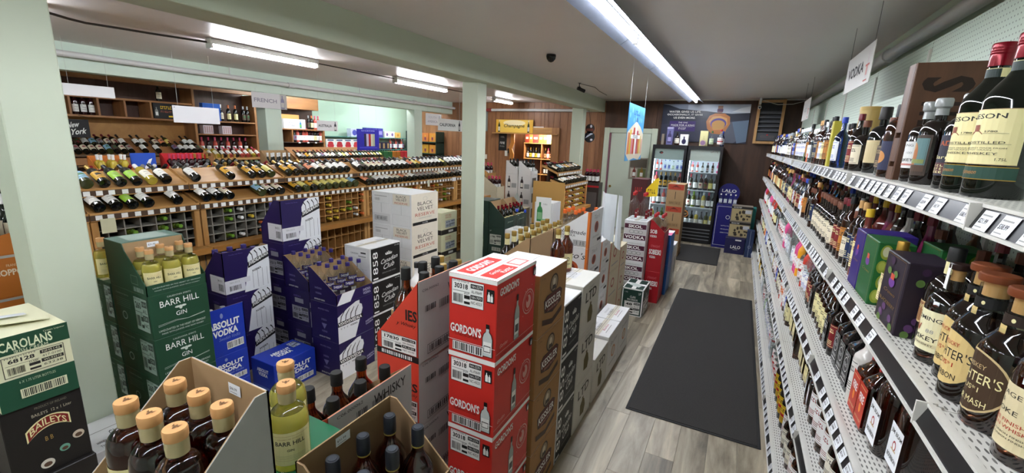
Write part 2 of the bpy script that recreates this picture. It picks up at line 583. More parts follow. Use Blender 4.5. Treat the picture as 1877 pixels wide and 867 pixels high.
# outer walls
b = MB(); b.box(-9.4, -9.02, -3.2, 13.2, 0, 3.0, M('#b8d4c0', .6)); struct(b, 'wall_left', label='mint painted wall behind the glass shelves')
b = MB(); b.box(1.06, 1.3, -3.2, 13.2, 0, 3.0, M('#cfdcc9', .6)); struct(b, 'wall_right', label='pale green wall behind the liquor shelving')
b = MB(); b.box(-9.4, 1.3, -3.4, -3.0, 0, 3.0, M('#cdd3c8', .7)); struct(b, 'wall_front', label='pale wall behind the camera')
# back wall with the alcove opening; sheets and boards are separate pieces
b = MB()
b.box(-9.02, -5.46, 10.52, 10.7, 0, 3.0, BROWN); b.box(-4.28, 1.06, 10.52, 10.7, 0, 3.0, BROWN); b.box(-5.46, -4.28, 10.52, 10.7, 2.13, 3.0, BROWN)
wb = struct(b, 'wall_back', label='brown wood panelled back wall of the shop')
rb = random.Random(11)
x = -9.0
while x < -3.0:
    w = rb.choice((0.10, 0.13, 0.17, 0.2))
    if x < -5.46 < x + w: w = -5.46 - x
    if x < -4.28 < x + w: w = -4.28 - x
    z0 = 2.13 if -5.47 < x < -4.29 else 0.0
    m_ = MB(); m_.bbox(0, w - 0.004, -0.02, 0, 0, 2.915 - z0, BROWN2 if z0 == 0 or True else BROWN, 0.002)
    m_.build('panel_board', wb, (x, 10.52, z0))
    x += w
for x0, x1 in ((-2.98, -1.8), (-1.795, -0.58), (-0.575, 1.05)):
    m_ = MB(); m_.bbox(0, x1 - x0 - 0.004, -0.02, 0, 0, 2.945, BROWN, 0.002)
    m_.build('panel_sheet', wb, (x0, 10.52, 0))
# alcove behind the opening
b = MB()
b.box(-6.2, -3.6, 12.8, 12.9, 0, 2.5, BROWN2); b.box(-6.3, -6.2, 10.7, 12.9, 0, 2.5, BROWN2); b.box(-3.6, -3.5, 10.7, 12.9, 0, 2.5, BROWN2); b.box(-6.3, -3.5, 10.7, 12.9, 2.5, 2.6, M('#d8cfc0', .7))
struct(b, 'wall_alcove', label='brown panelled alcove behind the Champagne opening')
b = MB(); b.bbox(-4.30, -4.10, 10.44, 10.498, 0, 2.3, PINEZ, .004); b.bbox(-5.2, -4.105, 10.445, 10.499, 2.135, 2.30, OAKX, .004)
struct(b, 'trim_2', label='brown timber casing around the alcove opening')

# door with pale green frame
b = MB(); b.bbox(-2.95, -2.83, 10.42, 10.5, 0, 2.34, GREEN, .005); b.bbox(-1.86, -1.74, 10.42, 10.5, 0, 2.34, GREEN, .005); b.bbox(-2.829, -1.861, 10.425, 10.499, 2.225, 2.335, GREEN, .005)
struct(b, 'trim_3', label='pale green door casing on the brown wall')
b = MB(); b.bbox(-2.78, -1.87, 10.44, 10.485, 0.01, 2.22, M('#c9d3c2', .5), .004)
dr = struct(b, 'door_1', label='pale green flush door with a brass knob')
b = MB(); b.lathe([(.012, 0), (.012, .03), (.026, .04), (.03, .055), (.02, .07)], M('#b08d4a', .3, .9), 12, (-2.70, 10.44, 0.98), (Vector((1, 0, 0)), Vector((0, 0, 1)), Vector((0, -1, 0))))
b.build('door_knob', dr, smooth=40)
b = MB(); b.box(-2.83, -2.79, 10.445, 10.48, .01, 2.22, M('#8d5d6a', .6)); b.build('door_edge', dr)
b = MB(); f = Face(b, (-2.30, 10.438, 1.18), (1, 0, 0), (0, 0, 1), 0.42, 0.5)
f.rect(0, 0, 1, 1, M('#8f8a7c')); f.rect(.05, .55, .95, .95, M('#5b5346')); f.rect(.1, .1, .45, .5, M('#c7bfae')); f.rect(.5, .1, .92, .5, M('#6e7a4a')); f.bottle(.3, .1, .5, M('#7a2f22'), WHITE, .3); f.bottle(.7, .1, .5, M('#9c7424'), WHITE, .3)
nt_ = b.build('notice_sheet', None); tag(nt_, 'small bottle advertisement sheet taped on the pale green door', 'poster')

# pipes
PIPE = M('#cfcfcd', .4)
b = MB(); b.tube([(-7.25, -2.9, 2.79), (-7.25, 10.44, 2.755)], 0.035, PIPE, 12)
for y in (1.5, 4.35, 7.0, 9.4):
    b.tube([(-7.25, y, 2.77), (-7.25, y, 2.915)], 0.008, PIPE, 6)
for y in (5.4, 8.75):
    b.tube([(-7.25, y - .06, 2.765), (-7.25, y + .06, 2.765)], 0.046, PIPE, 12)
pp = b.build('ceiling_pipe', smooth=40); tag(pp, 'long white pipe hung along the far pale green header', 'pipe')
b = MB(); b.tube([(-6.05, 10.44, 2.72), (-3.2, 10.44, 2.72)], 0.035, PIPE, 12)
b.tube([(-6.2, 10.44, 2.72), (-6.05, 10.44, 2.72)], 0.045, M('#8a3a34', .5), 12)
pp = b.build('wall_pipe', smooth=40); tag(pp, 'white pipe with red fitting along the top of the brown wall', 'pipe')
b = MB(); b.tube([(0.99, -2.9, 2.80), (0.99, 10.3, 2.80)], 0.045, PIPE, 12)
b.tube([(0.99, 4.9, 2.80), (0.99, 5.02, 2.80)], 0.058, PIPE, 12)
pp = b.build('ceiling_pipe', smooth=40); tag(pp, 'long white pipe running above the right hand wall shelving', 'pipe')
b = MB(); b.box(-6.31, -6.2, 10.40, 10.5, 2.17, 2.76, M('#8d9690', .4)); b.tube([(-6.25, 10.46, 2.17), (-6.25, 10.46, 1.55)], .012, PIPE, 6); b.box(-6.30, -6.2, 10.47, 10.5, 1.43, 1.55, M('#e6e2d6'))
tag(b.build('electrical_panel'), 'grey electrical panel with conduit beside the Champagne sign', 'panel')

# ------------------------------------------------------------------ ceiling lights
def strip_light(y0, y1, lab, x=-5.2, zt=2.918):
    t = empty('strip_light', (x, y0, zt)); tag(t, lab, 'light', 'strip lights over the wine racks')
    L = y1 - y0
    b = MB(); b.bbox(-.05, .05, 0, L, -.055, 0, WMET, .006); b.build('housing', t)
    b = MB(); b.box(-.045, .045, 0, .025, -.10, -.055, WMET); b.box(-.045, .045, L - .025, L, -.10, -.055, WMET); b.build('end_cap', t)
    b = MB(); b.tube([(0, .026, -.082), (0, L - .026, -.082)], .022, TUBE, 10); b.build('tube', t, smooth=60)
strip_light(0.3, 1.68, 'strip light cut off behind the near green column')
strip_light(2.92, 4.28, 'nearest whole strip light above the long wine rack')
strip_light(5.78, 7.2, 'middle strip light above the far end of the wine rack')
strip_light(9.05, 9.93, 'far strip light just right of the middle column')
for k_, y_ in enumerate((5.6, 8.4)):
    strip_light(y_, y_ + 1.5, 'strip light hidden behind the far header, %s from near' % ORD[k_], x=-7.85)
b = MB()
b.tube([(-5.2, 1.69, 2.86), (-5.24, 1.82, 2.85), (-5.42, 2.0, 2.87), (-5.45, 2.25, 2.885), (-5.42, 2.55, 2.89), (-5.2, 2.91, 2.875)], .011, M('#3f3a38', .5), 6)
tag(b.build('light_cable', smooth=50), 'dark cable sagging between the two nearest strip lights', 'cable')
b = MB(); b.tube([(-5.2, 4.29, 2.88), (-5.2, 5.77, 2.88)], .008, M('#3f3a38', .5), 6)
tag(b.build('light_cable', smooth=50), 'straight dark conduit between second and third strip lights', 'cable')
b = MB(); b.tube([(-5.2, 7.21, 2.88), (-5.2, 9.04, 2.88)], .008, M('#3f3a38', .5), 6)
tag(b.build('light_cable', smooth=50), 'dark conduit leading to the farthest strip light', 'cable')

# long mirrored fixture over the aisle
REFL = M('#5d626e', 0.38, 0.85, noise=(30, 0.2, (1, .3, 1)))
t = empty('aisle_fixture', (-0.965, 0, 2.965)); tag(t, 'long mirrored fluorescent fixture over the liquor aisle', 'light')
segs = [-2.0, -0.4, 1.3, 2.75, 4.16, 5.6, 7.0, 8.45, 9.95]
for a, c in zip(segs[:-1], segs[1:]):
    b = MB()
    th = .006
    # two reflector wings with a folded lip
    for sg in (-1, 1):
        pr = [(sg * .03, -.045), (sg * .125, -.105), (sg * .135, -.112), (sg * .135, -.104), (sg * .125, -.099), (sg * .03, -.037)]
        b.prism([(px, a, pz) for px, pz in pr], (0, c - a - .012, 0), REFL)
    b.box(-.04, .04, a, c - .012, -.06, 0, M('#c2c4c8', .3, .4))
    b.build('reflector', t)
    b = MB(); b.tube([(0.0, a + .03, -.088), (0.0, c - .04, -.088)], .021, TUBE, 10)
    b.build('tube', t, smooth=60)
    b = MB(); b.box(-.02, .02, c - .035, c + .02, -.11, -.05, M('#c9ccd2', .4)); b.build('lamp_holder', t)
# unseen rest of the shop behind the camera: a lamp row of the same kind
t = empty('aisle_fixture', (-3.9, 0, 2.918)); tag(t, 'plain strip light behind the camera near the shop front', 'light')
b = MB(); b.bbox(-.05, .05, -2.6, -.4, -.055, 0, WMET, .006); b.build('housing', t)
b = MB(); b.tube([(0, -2.55, -.082), (0, -.45, -.082)], .022, TUBE, 10); b.build('tube', t, smooth=60)

# ------------------------------------------------------------------ small ceiling things
b = MB(); b.lathe([(.055, 0), (.058, -.02), (.05, -.05), (.03, -.075), (.008, -.085)], M('#1c1b1d', .2), 18, (-2.12, 5.0, 2.969)); tag(b.build('dome_camera', smooth=50), 'black dome security camera on the ceiling beside the beam', 'camera')
t = empty('spot_camera', (-2.62, 7.48, 2.969)); tag(t, 'small black bracket camera on a cable beside the beam', 'camera')
b = MB(); b.tube([(0, 0, 0), (0, 0, -.05), (.03, .02, -.09)], .008, M('#1c1b1d', .4), 6); b.lathe([(.03, 0), (.03, .004)], M('#1c1b1d', .4), 12, (0, 0, -.004)); b.build('bracket', t)
b = MB(); b.tube([(-.02, -.03, -.085), (.08, .06, -.13)], .03, M('#151416', .3), 12); b.build('camera_body', t, smooth=50)
b = MB(); b.tube([(.0, 0, -.01), (.12, .5, -.015), (.0, 1.2, -.01), (-.05, 1.9, -.01)], .005, M('#55504e', .5), 5); b.build('cable', t)
b = MB(); b.lathe([(.075, 0), (.075, -.02), (.06, -.035), (.055, -.04)], M('#e3e2de', .4), 22, (-4.2, 4.29, 2.919)); tag(b.build('smoke_detector', smooth=50), 'round white smoke detector on the ceiling left of the beam', 'detector')
t = empty('wall_camera', (0.19, 10.2, 2.965)); tag(t, 'small white bullet camera above the louvred vent', 'camera')
b = MB(); b.box(-.02, .02, -.02, .02, -.12, 0, M('#d5d2cc', .4)); b.build('mount', t)
b = MB(); b.tube([(0, .04, -.16), (0, -.1, -.19)], .03, M('#d5d2cc', .35), 12); b.lathe([(.02, 0), (.02, .002)], BLACK, 12, (0, -.1005, -.19), (Vector((1, 0, 0)), Vector((0, 0, 1)), Vector((0, -1, 0)))); b.build('camera_body', t, smooth=50)
b = MB(); b.tube([(.02, 0, -.04), (.3, -.05, -.13), (.55, -.05, -.12), (.78, 0, -.05)], .006, M('#c9c5ba', .5), 5); b.build('cable', t)

# black rubber mats
MATM = M('#343230', 0.95, noise=(220, 0.6, (1, 1, 1)), bump=0.6)
RUB = M('#1d1d1d', .7)
def mat_(x0, x1, y0, y1, lab, z=0.0):
    b = MB(); b.bbox(x0, x1, y0, y1, z, z + .006, RUB, .003)
    o = b.build('floor_mat'); tag(o, lab, 'mat')
    b = MB(); b.bbox(x0 + .02, x1 - .02, y0 + .02, y1 - .02, z + .004, z + .010, MATM, .002); b.build('carpet_pile', o)
mat_(-.535, .385, 3.1, 6.42, 'long black carpet runner in the middle of the aisle')
mat_(-.95, -.12, 8.05, 9.5, 'small black mat in front of the drinks fridges')
# ================================================================== bottles
class CFace(Face):
    """print area wrapped round a bottle of radius r, centred on local -y; arc in radians"""
    def __init__(s, mb, r, z0, z1, arc, lift=0.0006, mid=0.0):
        s.mb = mb; s.r = r; s.z0 = z0; s.w = r * arc; s.h = z1 - z0; s.l = lift; s.step = 0.0002; s.mid = mid
    def at(s, x, y):
        a = (x - s.w / 2) / s.r + s.mid; q = s.r + s.l
        return Vector((q * math.sin(a), -q * math.cos(a), s.z0 + y))
    def cols(s, u0, u1, lo, hi, m):
        n = max(1, int(abs(u1 - u0) * s.w / s.r / 0.22) + 1)
        for k in range(n):
            a, b = u0 + (u1 - u0) * k / n, u0 + (u1 - u0) * (k + 1) / n
            s.mb.poly([s.p(a, lo(a)), s.p(b, lo(b)), s.p(b, hi(b)), s.p(a, hi(a))], m)
        s.up()
    def rect(s, u0, v0, u1, v1, m):
        s.cols(u0, u1, lambda x: v0, lambda x: v1, m)
    def ell(s, u, v, ru, rv, m, n=14, **k):
        hh = lambda x: rv * math.sqrt(max(0.0, 1 - ((x - u) / ru) ** 2))
        for i in range(n):
            a = u - ru * math.cos(math.pi * i / n); b = u - ru * math.cos(math.pi * (i + 1) / n)
            s.mb.poly([s.p(a, v - hh(a)), s.p(b, v - hh(b)), s.p(b, v + hh(b)), s.p(a, v + hh(a))], m)
        s.up()

def glass(h, rough=0.03, trans=1.0, ior=1.36):
    return M(h, rough, trans=trans, ior=ior, coat=1.0)
def thin(h):
    """thin clear glass: tinted see-through with a mirror sheen"""
    key = ('thin', h)
    if key in _MATS: return _MATS[key]
    m = bpy.data.materials.new('clear_glass_' + h.strip('#')); m.use_nodes = True
    nt = m.node_tree; nt.nodes.remove(nt.nodes['Principled BSDF'])
    tr = nt.nodes.new('ShaderNodeBsdfTransparent'); tr.inputs[0].default_value = lin(h)
    gl = nt.nodes.new('ShaderNodeBsdfGlossy'); gl.inputs['Roughness'].default_value = .03
    lw = nt.nodes.new('ShaderNodeLayerWeight'); lw.inputs[0].default_value = .5
    pw = nt.nodes.new('ShaderNodeMath'); pw.operation = 'POWER'; pw.inputs[1].default_value = 4.0; nt.links.new(lw.outputs['Facing'], pw.inputs[0])
    fr = nt.nodes.new('ShaderNodeMath'); fr.operation = 'MULTIPLY_ADD'; fr.inputs[1].default_value = .7; fr.inputs[2].default_value = .05; nt.links.new(pw.outputs[0], fr.inputs[0])
    mx = nt.nodes.new('ShaderNodeMixShader')
    nt.links.new(fr.outputs[0], mx.inputs[0]); nt.links.new(tr.outputs[0], mx.inputs[1]); nt.links.new(gl.outputs[0], mx.inputs[2])
    nt.links.new(mx.outputs[0], nt.nodes['Material Output'].inputs[0])
    _MATS[key] = m
    return m
AMBER = glass('#8a3a0e', 0.02); DAMBER = glass('#5a200a', 0.02); REDAMB = glass('#6a1a0c', 0.02)
CLEAR = thin('#fafcfc'); GINY = M('#d3cb62', .03, trans=.62, ior=1.2, coat=.5); NECK = thin('#f0f3f0')
DARK = M('#120a08', 0.06, coat=0.6); DKGREEN = M('#070d08', 0.05, coat=0.3); BLKGL = M('#0b0a0c', 0.06, coat=0.6)
BROWNGL = M('#2a1108', 0.07, coat=0.6); BLUEGL = glass('#2a55c8', 0.02); WINEGL = M('#10130d', 0.08, coat=0.5); YELGL = M('#b8a437', 0.12, coat=0.4); GRNGL = M('#5d6b22', 0.1, coat=0.4)
ROSEGL = M('#c4564a', .1, coat=.4)

def profile(Rr, h, rn, hb, hs, foot=0.08, style='round'):
    p = [(Rr * .55, 0.004), (Rr * .9, 0.0), (Rr * .985, Rr * foot * .5), (Rr, Rr * foot * 1.6), (Rr, hb)]
    if style == 'sharp':
        p += [(Rr * .97, hb + .12 * hs), (Rr * .72, hb + .45 * hs), (rn * 1.25, hb + .8 * hs)]
    elif style == 'dome':
        for t in (25, 45, 62, 78):
            a = math.radians(t)
            p.append((rn + (Rr - rn) * math.cos(a), hb + hs * math.sin(a)))
    else:
        for k in (.2, .45, .7, .88):
            e = (1 - math.cos(math.pi * k)) / 2
            p.append((Rr + (rn - Rr) * e, hb + hs * k))
    p += [(rn, hb + hs), (rn, h)]
    return p

DESIGN = {}
def design(key, Rr, h, rn, hb, hs, body, cap, hcap, rc=None, style='round', power=2.0, sy=1.0, seg=20, labels=None, capfn=None, foot=0.08, fill=None):
    """meshes of one bottle kind: body, cap and printed labels"""
    rc = rc or rn * 1.18
    b = MB(); b.lathe(profile(Rr, h - hcap * .5, rn, hb, hs, foot, style), body, seg, power=power, sy=sy)
    if fill:
        ni = b.mat(NECK)
        for i, fc in enumerate(b.f):
            if min(b.v[k][2] for k in fc) >= fill: b.mi[i] = ni
    me_b = b.build('tmp', smooth=35)
    c = MB()
    if capfn: capfn(c, h, hcap, rc)
    else:
        c.lathe([(rc, h - hcap), (rc, h - hcap * .08), (rc * .93, h)], cap, 14)
    me_c = c.build('tmp', smooth=35)
    ls = []
    for nm, fn in (labels or []):
        l = MB(); fn(l); o = l.build('tmp', smooth=30); ls.append((nm, o.data)); bpy.data.objects.remove(o)
    d = dict(body=me_b.data, cap=me_c.data, labels=ls, R=Rr, h=h, key=key)
    bpy.data.objects.remove(me_b); bpy.data.objects.remove(me_c)
    DESIGN[key] = d
    return d

COUNT = {}
def place(key, loc, rz, label, group=None, name='bottle', cat='bottle', tilt=None, capname='cap'):
    d = DESIGN[key]
    o = link(name, d['body'], None, loc, tilt if tilt else (0, 0, rz))
    tag(o, label, cat, group)
    link(capname, d['cap'], o)
    for nm, me in d['labels']:
        link(nm, me, o)
    return o

def plain_label(r, z0, z1, arc, m, txt=(), stripe=None, mid=0.0, flat=None, extra=None):
    """list entry: a wrapped label with a few lines of lettering (text, v, size, material, width)"""
    def fn(l):
        if flat:
            f = Face(l, (-flat[0] / 2, -flat[1], z0), (1, 0, 0), (0, 0, 1), flat[0], z1 - z0, 0.0008)
        else:
            f = CFace(l, r, z0, z1, arc, mid=mid)
        f.rect(0, 0, 1, 1, m)
        if stripe:
            for v0, v1, sm in stripe: f.rect(0, v0, 1, v1, sm)
        for t in txt:
            f.text(t[0], t[5] if len(t) > 5 else .5, t[1], t[2], t[3], width=t[4] if len(t) > 4 else None, bold=.01)
        if extra: extra(f)
    return ('label', fn)

CREAM = M('#e8dda4', .6); CREAM2 = M('#e3d8bd', .6); TAN = M('#c9b182', .6); CORK = M('#c99a5e', .6); CORKD = M('#cf9a62', .55)
GOLD = M('#b8913f', .35, .7); GOLDCAP = M('#a58742', .35, .5); SILV = M('#c9ccd0', .3, .8); REDC = M('#b01c22', .35); DKRED = M('#6d1020', .3); ORANGE = M('#e0641f', .4); PURP = M('#2a1a66', .5); BLUE = M('#1a3fae', .4)
GRN = M('#2d6a3a', .5); YEL = M('#e0b92a', .45); NAVY = M('#1b2c52', .45); PINK = M('#d84f8a', .45); TEAL = M('#2f8f86', .5); BRN = M('#4a3526', .55); SHRINK = M('#c8b98a', .25, trans=.25)

# wooden stopper with a printed bee, shrink band below
def stopper(c, h, hc, rc):
    c.lathe([(rc * .97, h - hc), (rc, h - hc * .6), (rc * .98, h - hc * .42)], SHRINK, 16)
    c.lathe([(rc, h - hc * .42), (rc * 1.04, h - hc * .36), (rc * 1.04, h - hc * .06), (rc * .98, h)], CORKD, 18)
    f = Face(c, (-rc * .5, -rc * .5, h), (1, 0, 0), (0, 1, 0), rc, rc, 0.0006)
    dk = M('#6b4a2a', .6)
    f.ell(.5, .55, .16, .34, dk, 10)
    f.poly([(.45, .6), (.05, .95), (.2, .5)], dk); f.poly([(.55, .6), (.95, .95), (.8, .5)], dk)

def gin_label(txt2='GIN'):
    def ex(f):
        f.frame(.04, .05, .96, .95, TAN, .0006) if False else None
        f.rect(.08, .90, .92, .912, TAN); f.rect(.08, .16, .92, .17, TAN)
        for k in range(3): f.rect(.2, .22 + .045 * k, .8, .228 + .045 * k, M('#b9ad8a'))
    return ex
design('barr_gin', .045, .245, .0165, .135, .045, GINY, None, .055, .0205, 'dome', capfn=stopper, fill=.155,
       labels=[plain_label(.0452, .022, .122, 2.4, CREAM, [('BARR HILL', .68, .13, INK, .62), ('GIN', .47, .07, INK, .14), ('PREMIUM SPIRITS', .82, .04, TAN, .5)], extra=gin_label())])
design('barr_tom', .045, .235, .0165, .130, .043, REDAMB, None, .055, .0205, 'dome', capfn=stopper, fill=.155,
       labels=[plain_label(.0452, .012, .10, 2.4, CREAM, [('BARR HILL', .62, .13, INK, .62), ('TOM CAT', .4, .08, INK, .3)], extra=gin_label())])
def blackcap(c, h, hc, rc):
    c.lathe([(rc, h - hc), (rc * 1.02, h - hc * .8), (rc, h - hc * .1), (rc * .9, h)], M('#1d2026', .4), 16)
    c.lathe([(rc * 1.01, h - hc * 1.06), (rc * 1.03, h - hc * .98)], M('#8a7d3a', .4), 16)
    c.lathe([(rc * .62, h), (rc * .6, h + .0015)], M('#34383f', .4), 16)
design('dark_whisky', .046, .305, .0155, .165, .075, REDAMB, None, .055, .0185, 'round', power=2.6, capfn=blackcap, fill=.22,
       labels=[plain_label(.046, .02, .12, 2.0, CREAM2, [('RESERVE', .6, .12, INK, .5)])])
def screw(col, n=14):
    def fn(c, h, hc, rc):
        c.lathe([(rc, h - hc), (rc, h - hc * .1), (rc * .9, h)], col, 16)
        c.lathe([(rc * 1.03, h - hc), (rc * 1.03, h - hc * .82)], col, 16)
    return fn
design('es_whisky', .056, .335, .019, .175, .085, AMBER, None, .05, .0225, 'round', capfn=screw(BLACK), power=2.5,
       labels=[plain_label(.0562, .03, .14, 2.0, WHITE, [('WHISKY', .55, .16, REDC, .55)])])
def goldscrew(c, h, hc, rc):
    c.lathe([(rc, h - hc), (rc, h - hc * .1), (rc * .9, h)], GOLDCAP, 16)
design('gold_cap_whisky', .053, .335, .018, .17, .08, DARK, None, .038, .0215, 'round', capfn=goldscrew,
       labels=[plain_label(.053, .03, .13, 2.2, CREAM, [('WHISKY', .5, .15, INK, .5)]), ('neck_label', lambda l: CFace(l, .0195, .245, .294, 6.2).rect(0, 0, 1, 1, CREAM))])
design('ltd_bottle', .05, .325, .0165, .185, .075, glass('#8a3c10', .02), None, .038, .0195, 'round', capfn=goldscrew,
       labels=[plain_label(.05, .03, .135, 2.2, CREAM, [('LTD', .62, .26, INK, .4), ('CANADIAN', .3, .09, INK, .5)]), ('neck_label', lambda l: CFace(l, .0172, .262, .288, 6.2).rect(0, 0, 1, 1, CREAM))])
design('svedka', .043, .30, .0145, .165, .075, CLEAR, None, .03, .0175, 'round', capfn=screw(PURP),
       labels=[plain_label(.0432, .112, .152, 2.6, PURP, [('SVEDKA', .5, .5, WHITE, .7)]), ('lower_label', lambda l: CFace(l, .0432, .02, .05, 1.0).rect(0, 0, 1, 1, WHITE))])
design('svedka_big', .056, .335, .019, .18, .085, CLEAR, None, .034, .022, 'round', capfn=screw(PURP),
       labels=[plain_label(.0562, .10, .16, 5.0, BLUE, [('SVEDKA', .5, .45, WHITE, .42)])])
design('absolut', .042, .28, .0145, .175, .04, CLEAR, None, .035, .017, 'dome', capfn=screw(SILV))
design('absolut_blue', .042, .28, .0145, .175, .04, CLEAR, None, .035, .017, 'dome', capfn=screw(BLUE))
design('tito', .043, .30, .0145, .18, .06, CLEAR, None, .032, .0175, 'round', capfn=screw(M('#d9621f', .4)), labels=[plain_label(.0432, .03, .12, 1.8, CREAM2, [('Handmade', .6, .13, INK, .5)])])
design('sobieski', .045, .31, .0155, .18, .06, CLEAR, None, .04, .0175, 'dome', capfn=screw(REDC), labels=[plain_label(.0452, .03, .13, 1.5, M('#8c1420', .5), [('SOBIESKI', .6, .13, WHITE, .75)])])
design('skol', .055, .34, .018, .19, .075, CLEAR, None, .038, .021, 'round', capfn=screw(REDC), labels=[plain_label(.0552, .03, .13, .8, M('#8a1622', .5), [('SKOL', .6, .15, WHITE, .8)])])
def jcap(c, h, hc, rc):
    c.lathe([(rc, h - hc), (rc * 1.0, h - hc * .55), (rc * .98, h - hc * .5), (rc * 1.03, h - hc * .47), (rc * 1.03, h - hc * .06), (rc * .96, h)], M('#7d0f1e', .22, .35), 20)
    for k in range(3):
        z = h - hc * (.42 - .11 * k); c.lathe([(rc * 1.03, z - .002), (rc * 1.055, z), (rc * 1.03, z + .002)], M('#7d0f1e', .22, .35), 20, caps=False)
def jneck(l):
    f = CFace(l, .0225, .262, .328, 5.6); f.rect(0, 0, 1, 1, CREAM); f.rect(.24, .12, .76, .98, M('#20302c', .5)); f.rect(.0, .05, 1, .075, GOLD); f.rect(.22, .05, .24, 1, GOLD)
    f.ell(.17, .2, .075, .16, GOLD, 10); f.ell(.17, .2, .055, .12, M('#7a4a2c'), 10)
def jmain(f):
    f.rect(.0, .985, 1, 1, TAN); f.rect(0, 0, 1, .012, TAN)
    cr = M('#8d4a33')
    f.rect(.47, .60, .56, .72, cr); f.poly([(.45, .60), (.58, .60), (.62, .55), (.42, .55)], cr)
    f.text('1780', .70, .6, .035, INK, .12); f.rect(.62, .56, .86, .564, INK)
    f.text('TRIPLE DISTILLED', .5, .40, .045, INK, .7); f.rect(.15, .365, .9, .369, INK)
    f.text('BLENDED IRISH WHISKEY MADE FROM', .5, .30, .022, INK, .75); f.text('POT STILL AND GRAIN', .5, .265, .022, INK, .5)
    f.text('IRISH WHISKEY', .5, .20, .045, INK, .62)
    f.text('1.75L', .85, .10, .05, INK, .1)
def jband(l):
    f = CFace(l, .0582, .045, .078, 3.6); f.rect(0, 0, 1, 1, M('#24483c', .5)); f.rect(0, .94, 1, 1, GOLD); f.rect(0, 0, 1, .06, GOLD); f.text('John Jameson', .5, .5, .42, M('#c98a4a'), .3, shear=.35)
design('jameson', .058, .392, .020, .235, .085, DKGREEN, None, .058, .0235, 'round', seg=28, capfn=jcap, foot=.12,
       labels=[plain_label(.058, .082, .215, 3.4, CREAM, [('JAMESON', .86, .12, INK, .62)], extra=jmain), ('neck_label', jneck), ('lower_label', jband)])
design('jam_small', .040, .30, .0145, .18, .065, DKGREEN, None, .045, .0165, 'round', capfn=jcap, labels=[plain_label(.0402, .05, .15, 2.2, CREAM, [('JAMESON', .8, .12, INK, .8)])])
# ================================================================== right hand wall shelving
LEV = [1.90, 1.455, 1.02, 0.60, 0.12]
XF, XB = 0.44, 0.93
SHM = perforated('#d6d4cc', (0.0127, 0.03), 0.2, ('X', 'Y'), 1.5, '#6a6862')
PEG = perforated('#cddccd', (0.0254, 0.0254), 0.15, ('Y', 'Z'), 1.0, '#7c8a7e')
SHW = M('#d4d2ca', 0.4, noise=(25, .05, (1, 1, 1)))
BLKRAIL = M('#17171a', .3)
TAGM = M('#eceff2', .5)
shelving = empty('wall_shelving', (0, 0, 0)); tag(shelving, 'long white perforated steel shelving full of liquor along right wall', 'shelving')
SEC = [-0.02 + 1.22 * k for k in range(9)]
SEC[-1] = 9.9
SEC = [s for s in SEC]
for a, c in zip(SEC[:-1], SEC[1:]):
    b = MB(); b.bbox(XB, XB + .012, a + .003, c - .003, 0.1, 2.67, PEG, .002); b.build('back_panel', shelving)
for y in SEC:
    b = MB(); b.box(XB - .012, XB + .03, y - .012, y + .012, 0, 2.62, SHW); b.build('upright', shelving)
b = MB(); b.box(.425, XB, SEC[0], SEC[-1], 0, .085, M('#8f8d86', .5)); b.build('kick_plate', shelving)
tagmb = []
for k, s in enumerate(('$45.99', '$21.99', '$38.99')):
    b = MB(); f = Face(b, (0, 0, 0), (0, -1, 0), (.35, 0, .9367), .052, .040, 0.0)
    f.rect(0, 0, 1, 1, TAGM); f.l = .0006; f.text(s, .4, .45, .28, INK, .6, bold=.01); f.rect(.08, .72, .8, .8, GREYP); f.rect(.08, .12, .6, .18, GREYP)
    o = b.build('tmp'); tagmb.append(o.data); bpy.data.objects.remove(o)
rt = random.Random(21)
LNAME = ['top', 'second', 'third', 'fourth', 'bottom']
for li, z in enumerate(LEV):
    for si, (a, c) in enumerate(zip(SEC[:-1], SEC[1:])):
        xf = XF + (0.012 if (li == 0 and si == 2) else 0.0) + (0.006 if si % 3 == 1 else 0)
        if li == 4: xf = .418
        b = MB(); b.box(xf + .008, XB, a + .002, c - .002, z - .028, z, SHM)
        b.box(xf + .004, xf + .02, a + .002, c - .002, z - .03, z + .006, SHW)
        sh = b.build('shelf', shelving)
        if li == 0: sh['label'] = 'top shelf section' if False else 'white perforated shelf'
        # price channel: sloped face, lips above and below
        b = MB()
        zt, zb = z + .004, z - .040
        xt, xb = xf + .002, xf - .014
        b.prism([(xt, a + .004, zt), (xb, a + .004, zb), (xb + .008, a + .004, zb - .001), (xt + .008, a + .004, zt)], (0, c - a - .008, 0), BLKRAIL)
        b.box(xt - .004, xt + .009, a + .004, c - .004, zt - .001, zt + .006, SHW)
        b.box(xb - .005, xb + .008, a + .004, c - .004, zb - .006, zb + .001, SHW)
        if a > 4.8:
            y = a + .03
            while y < c - .07:
                w_ = .045
                b.poly([(xb - .0015, y + w_, zb + .004), (xb - .0015, y, zb + .004), (xt - .003, y, zt - .004), (xt - .003, y + w_, zt - .004)], TAGM)
                y += rt.choice((.065, .075, .09))
        b.build('price_rail', sh)
        b = MB(); b.box(xb - .006, xt + .006, c - .003, c + .003, zb - .006, zt + .006, SHW); b.build('rail_clip', sh)
        if a <= 4.8:
            y = a + .03
            while y < c - .07:
                if not (li == 1 and y < 1.55 and y > .9) and not (li == 3 and 1.9 < y < 2.4):
                    o = link('price_tag', tagmb[rt.randrange(3)], sh)
                    o.location = (xb - .0016, y + .052, zb + .002)
                y += rt.choice((.075, .085, .09, .15))

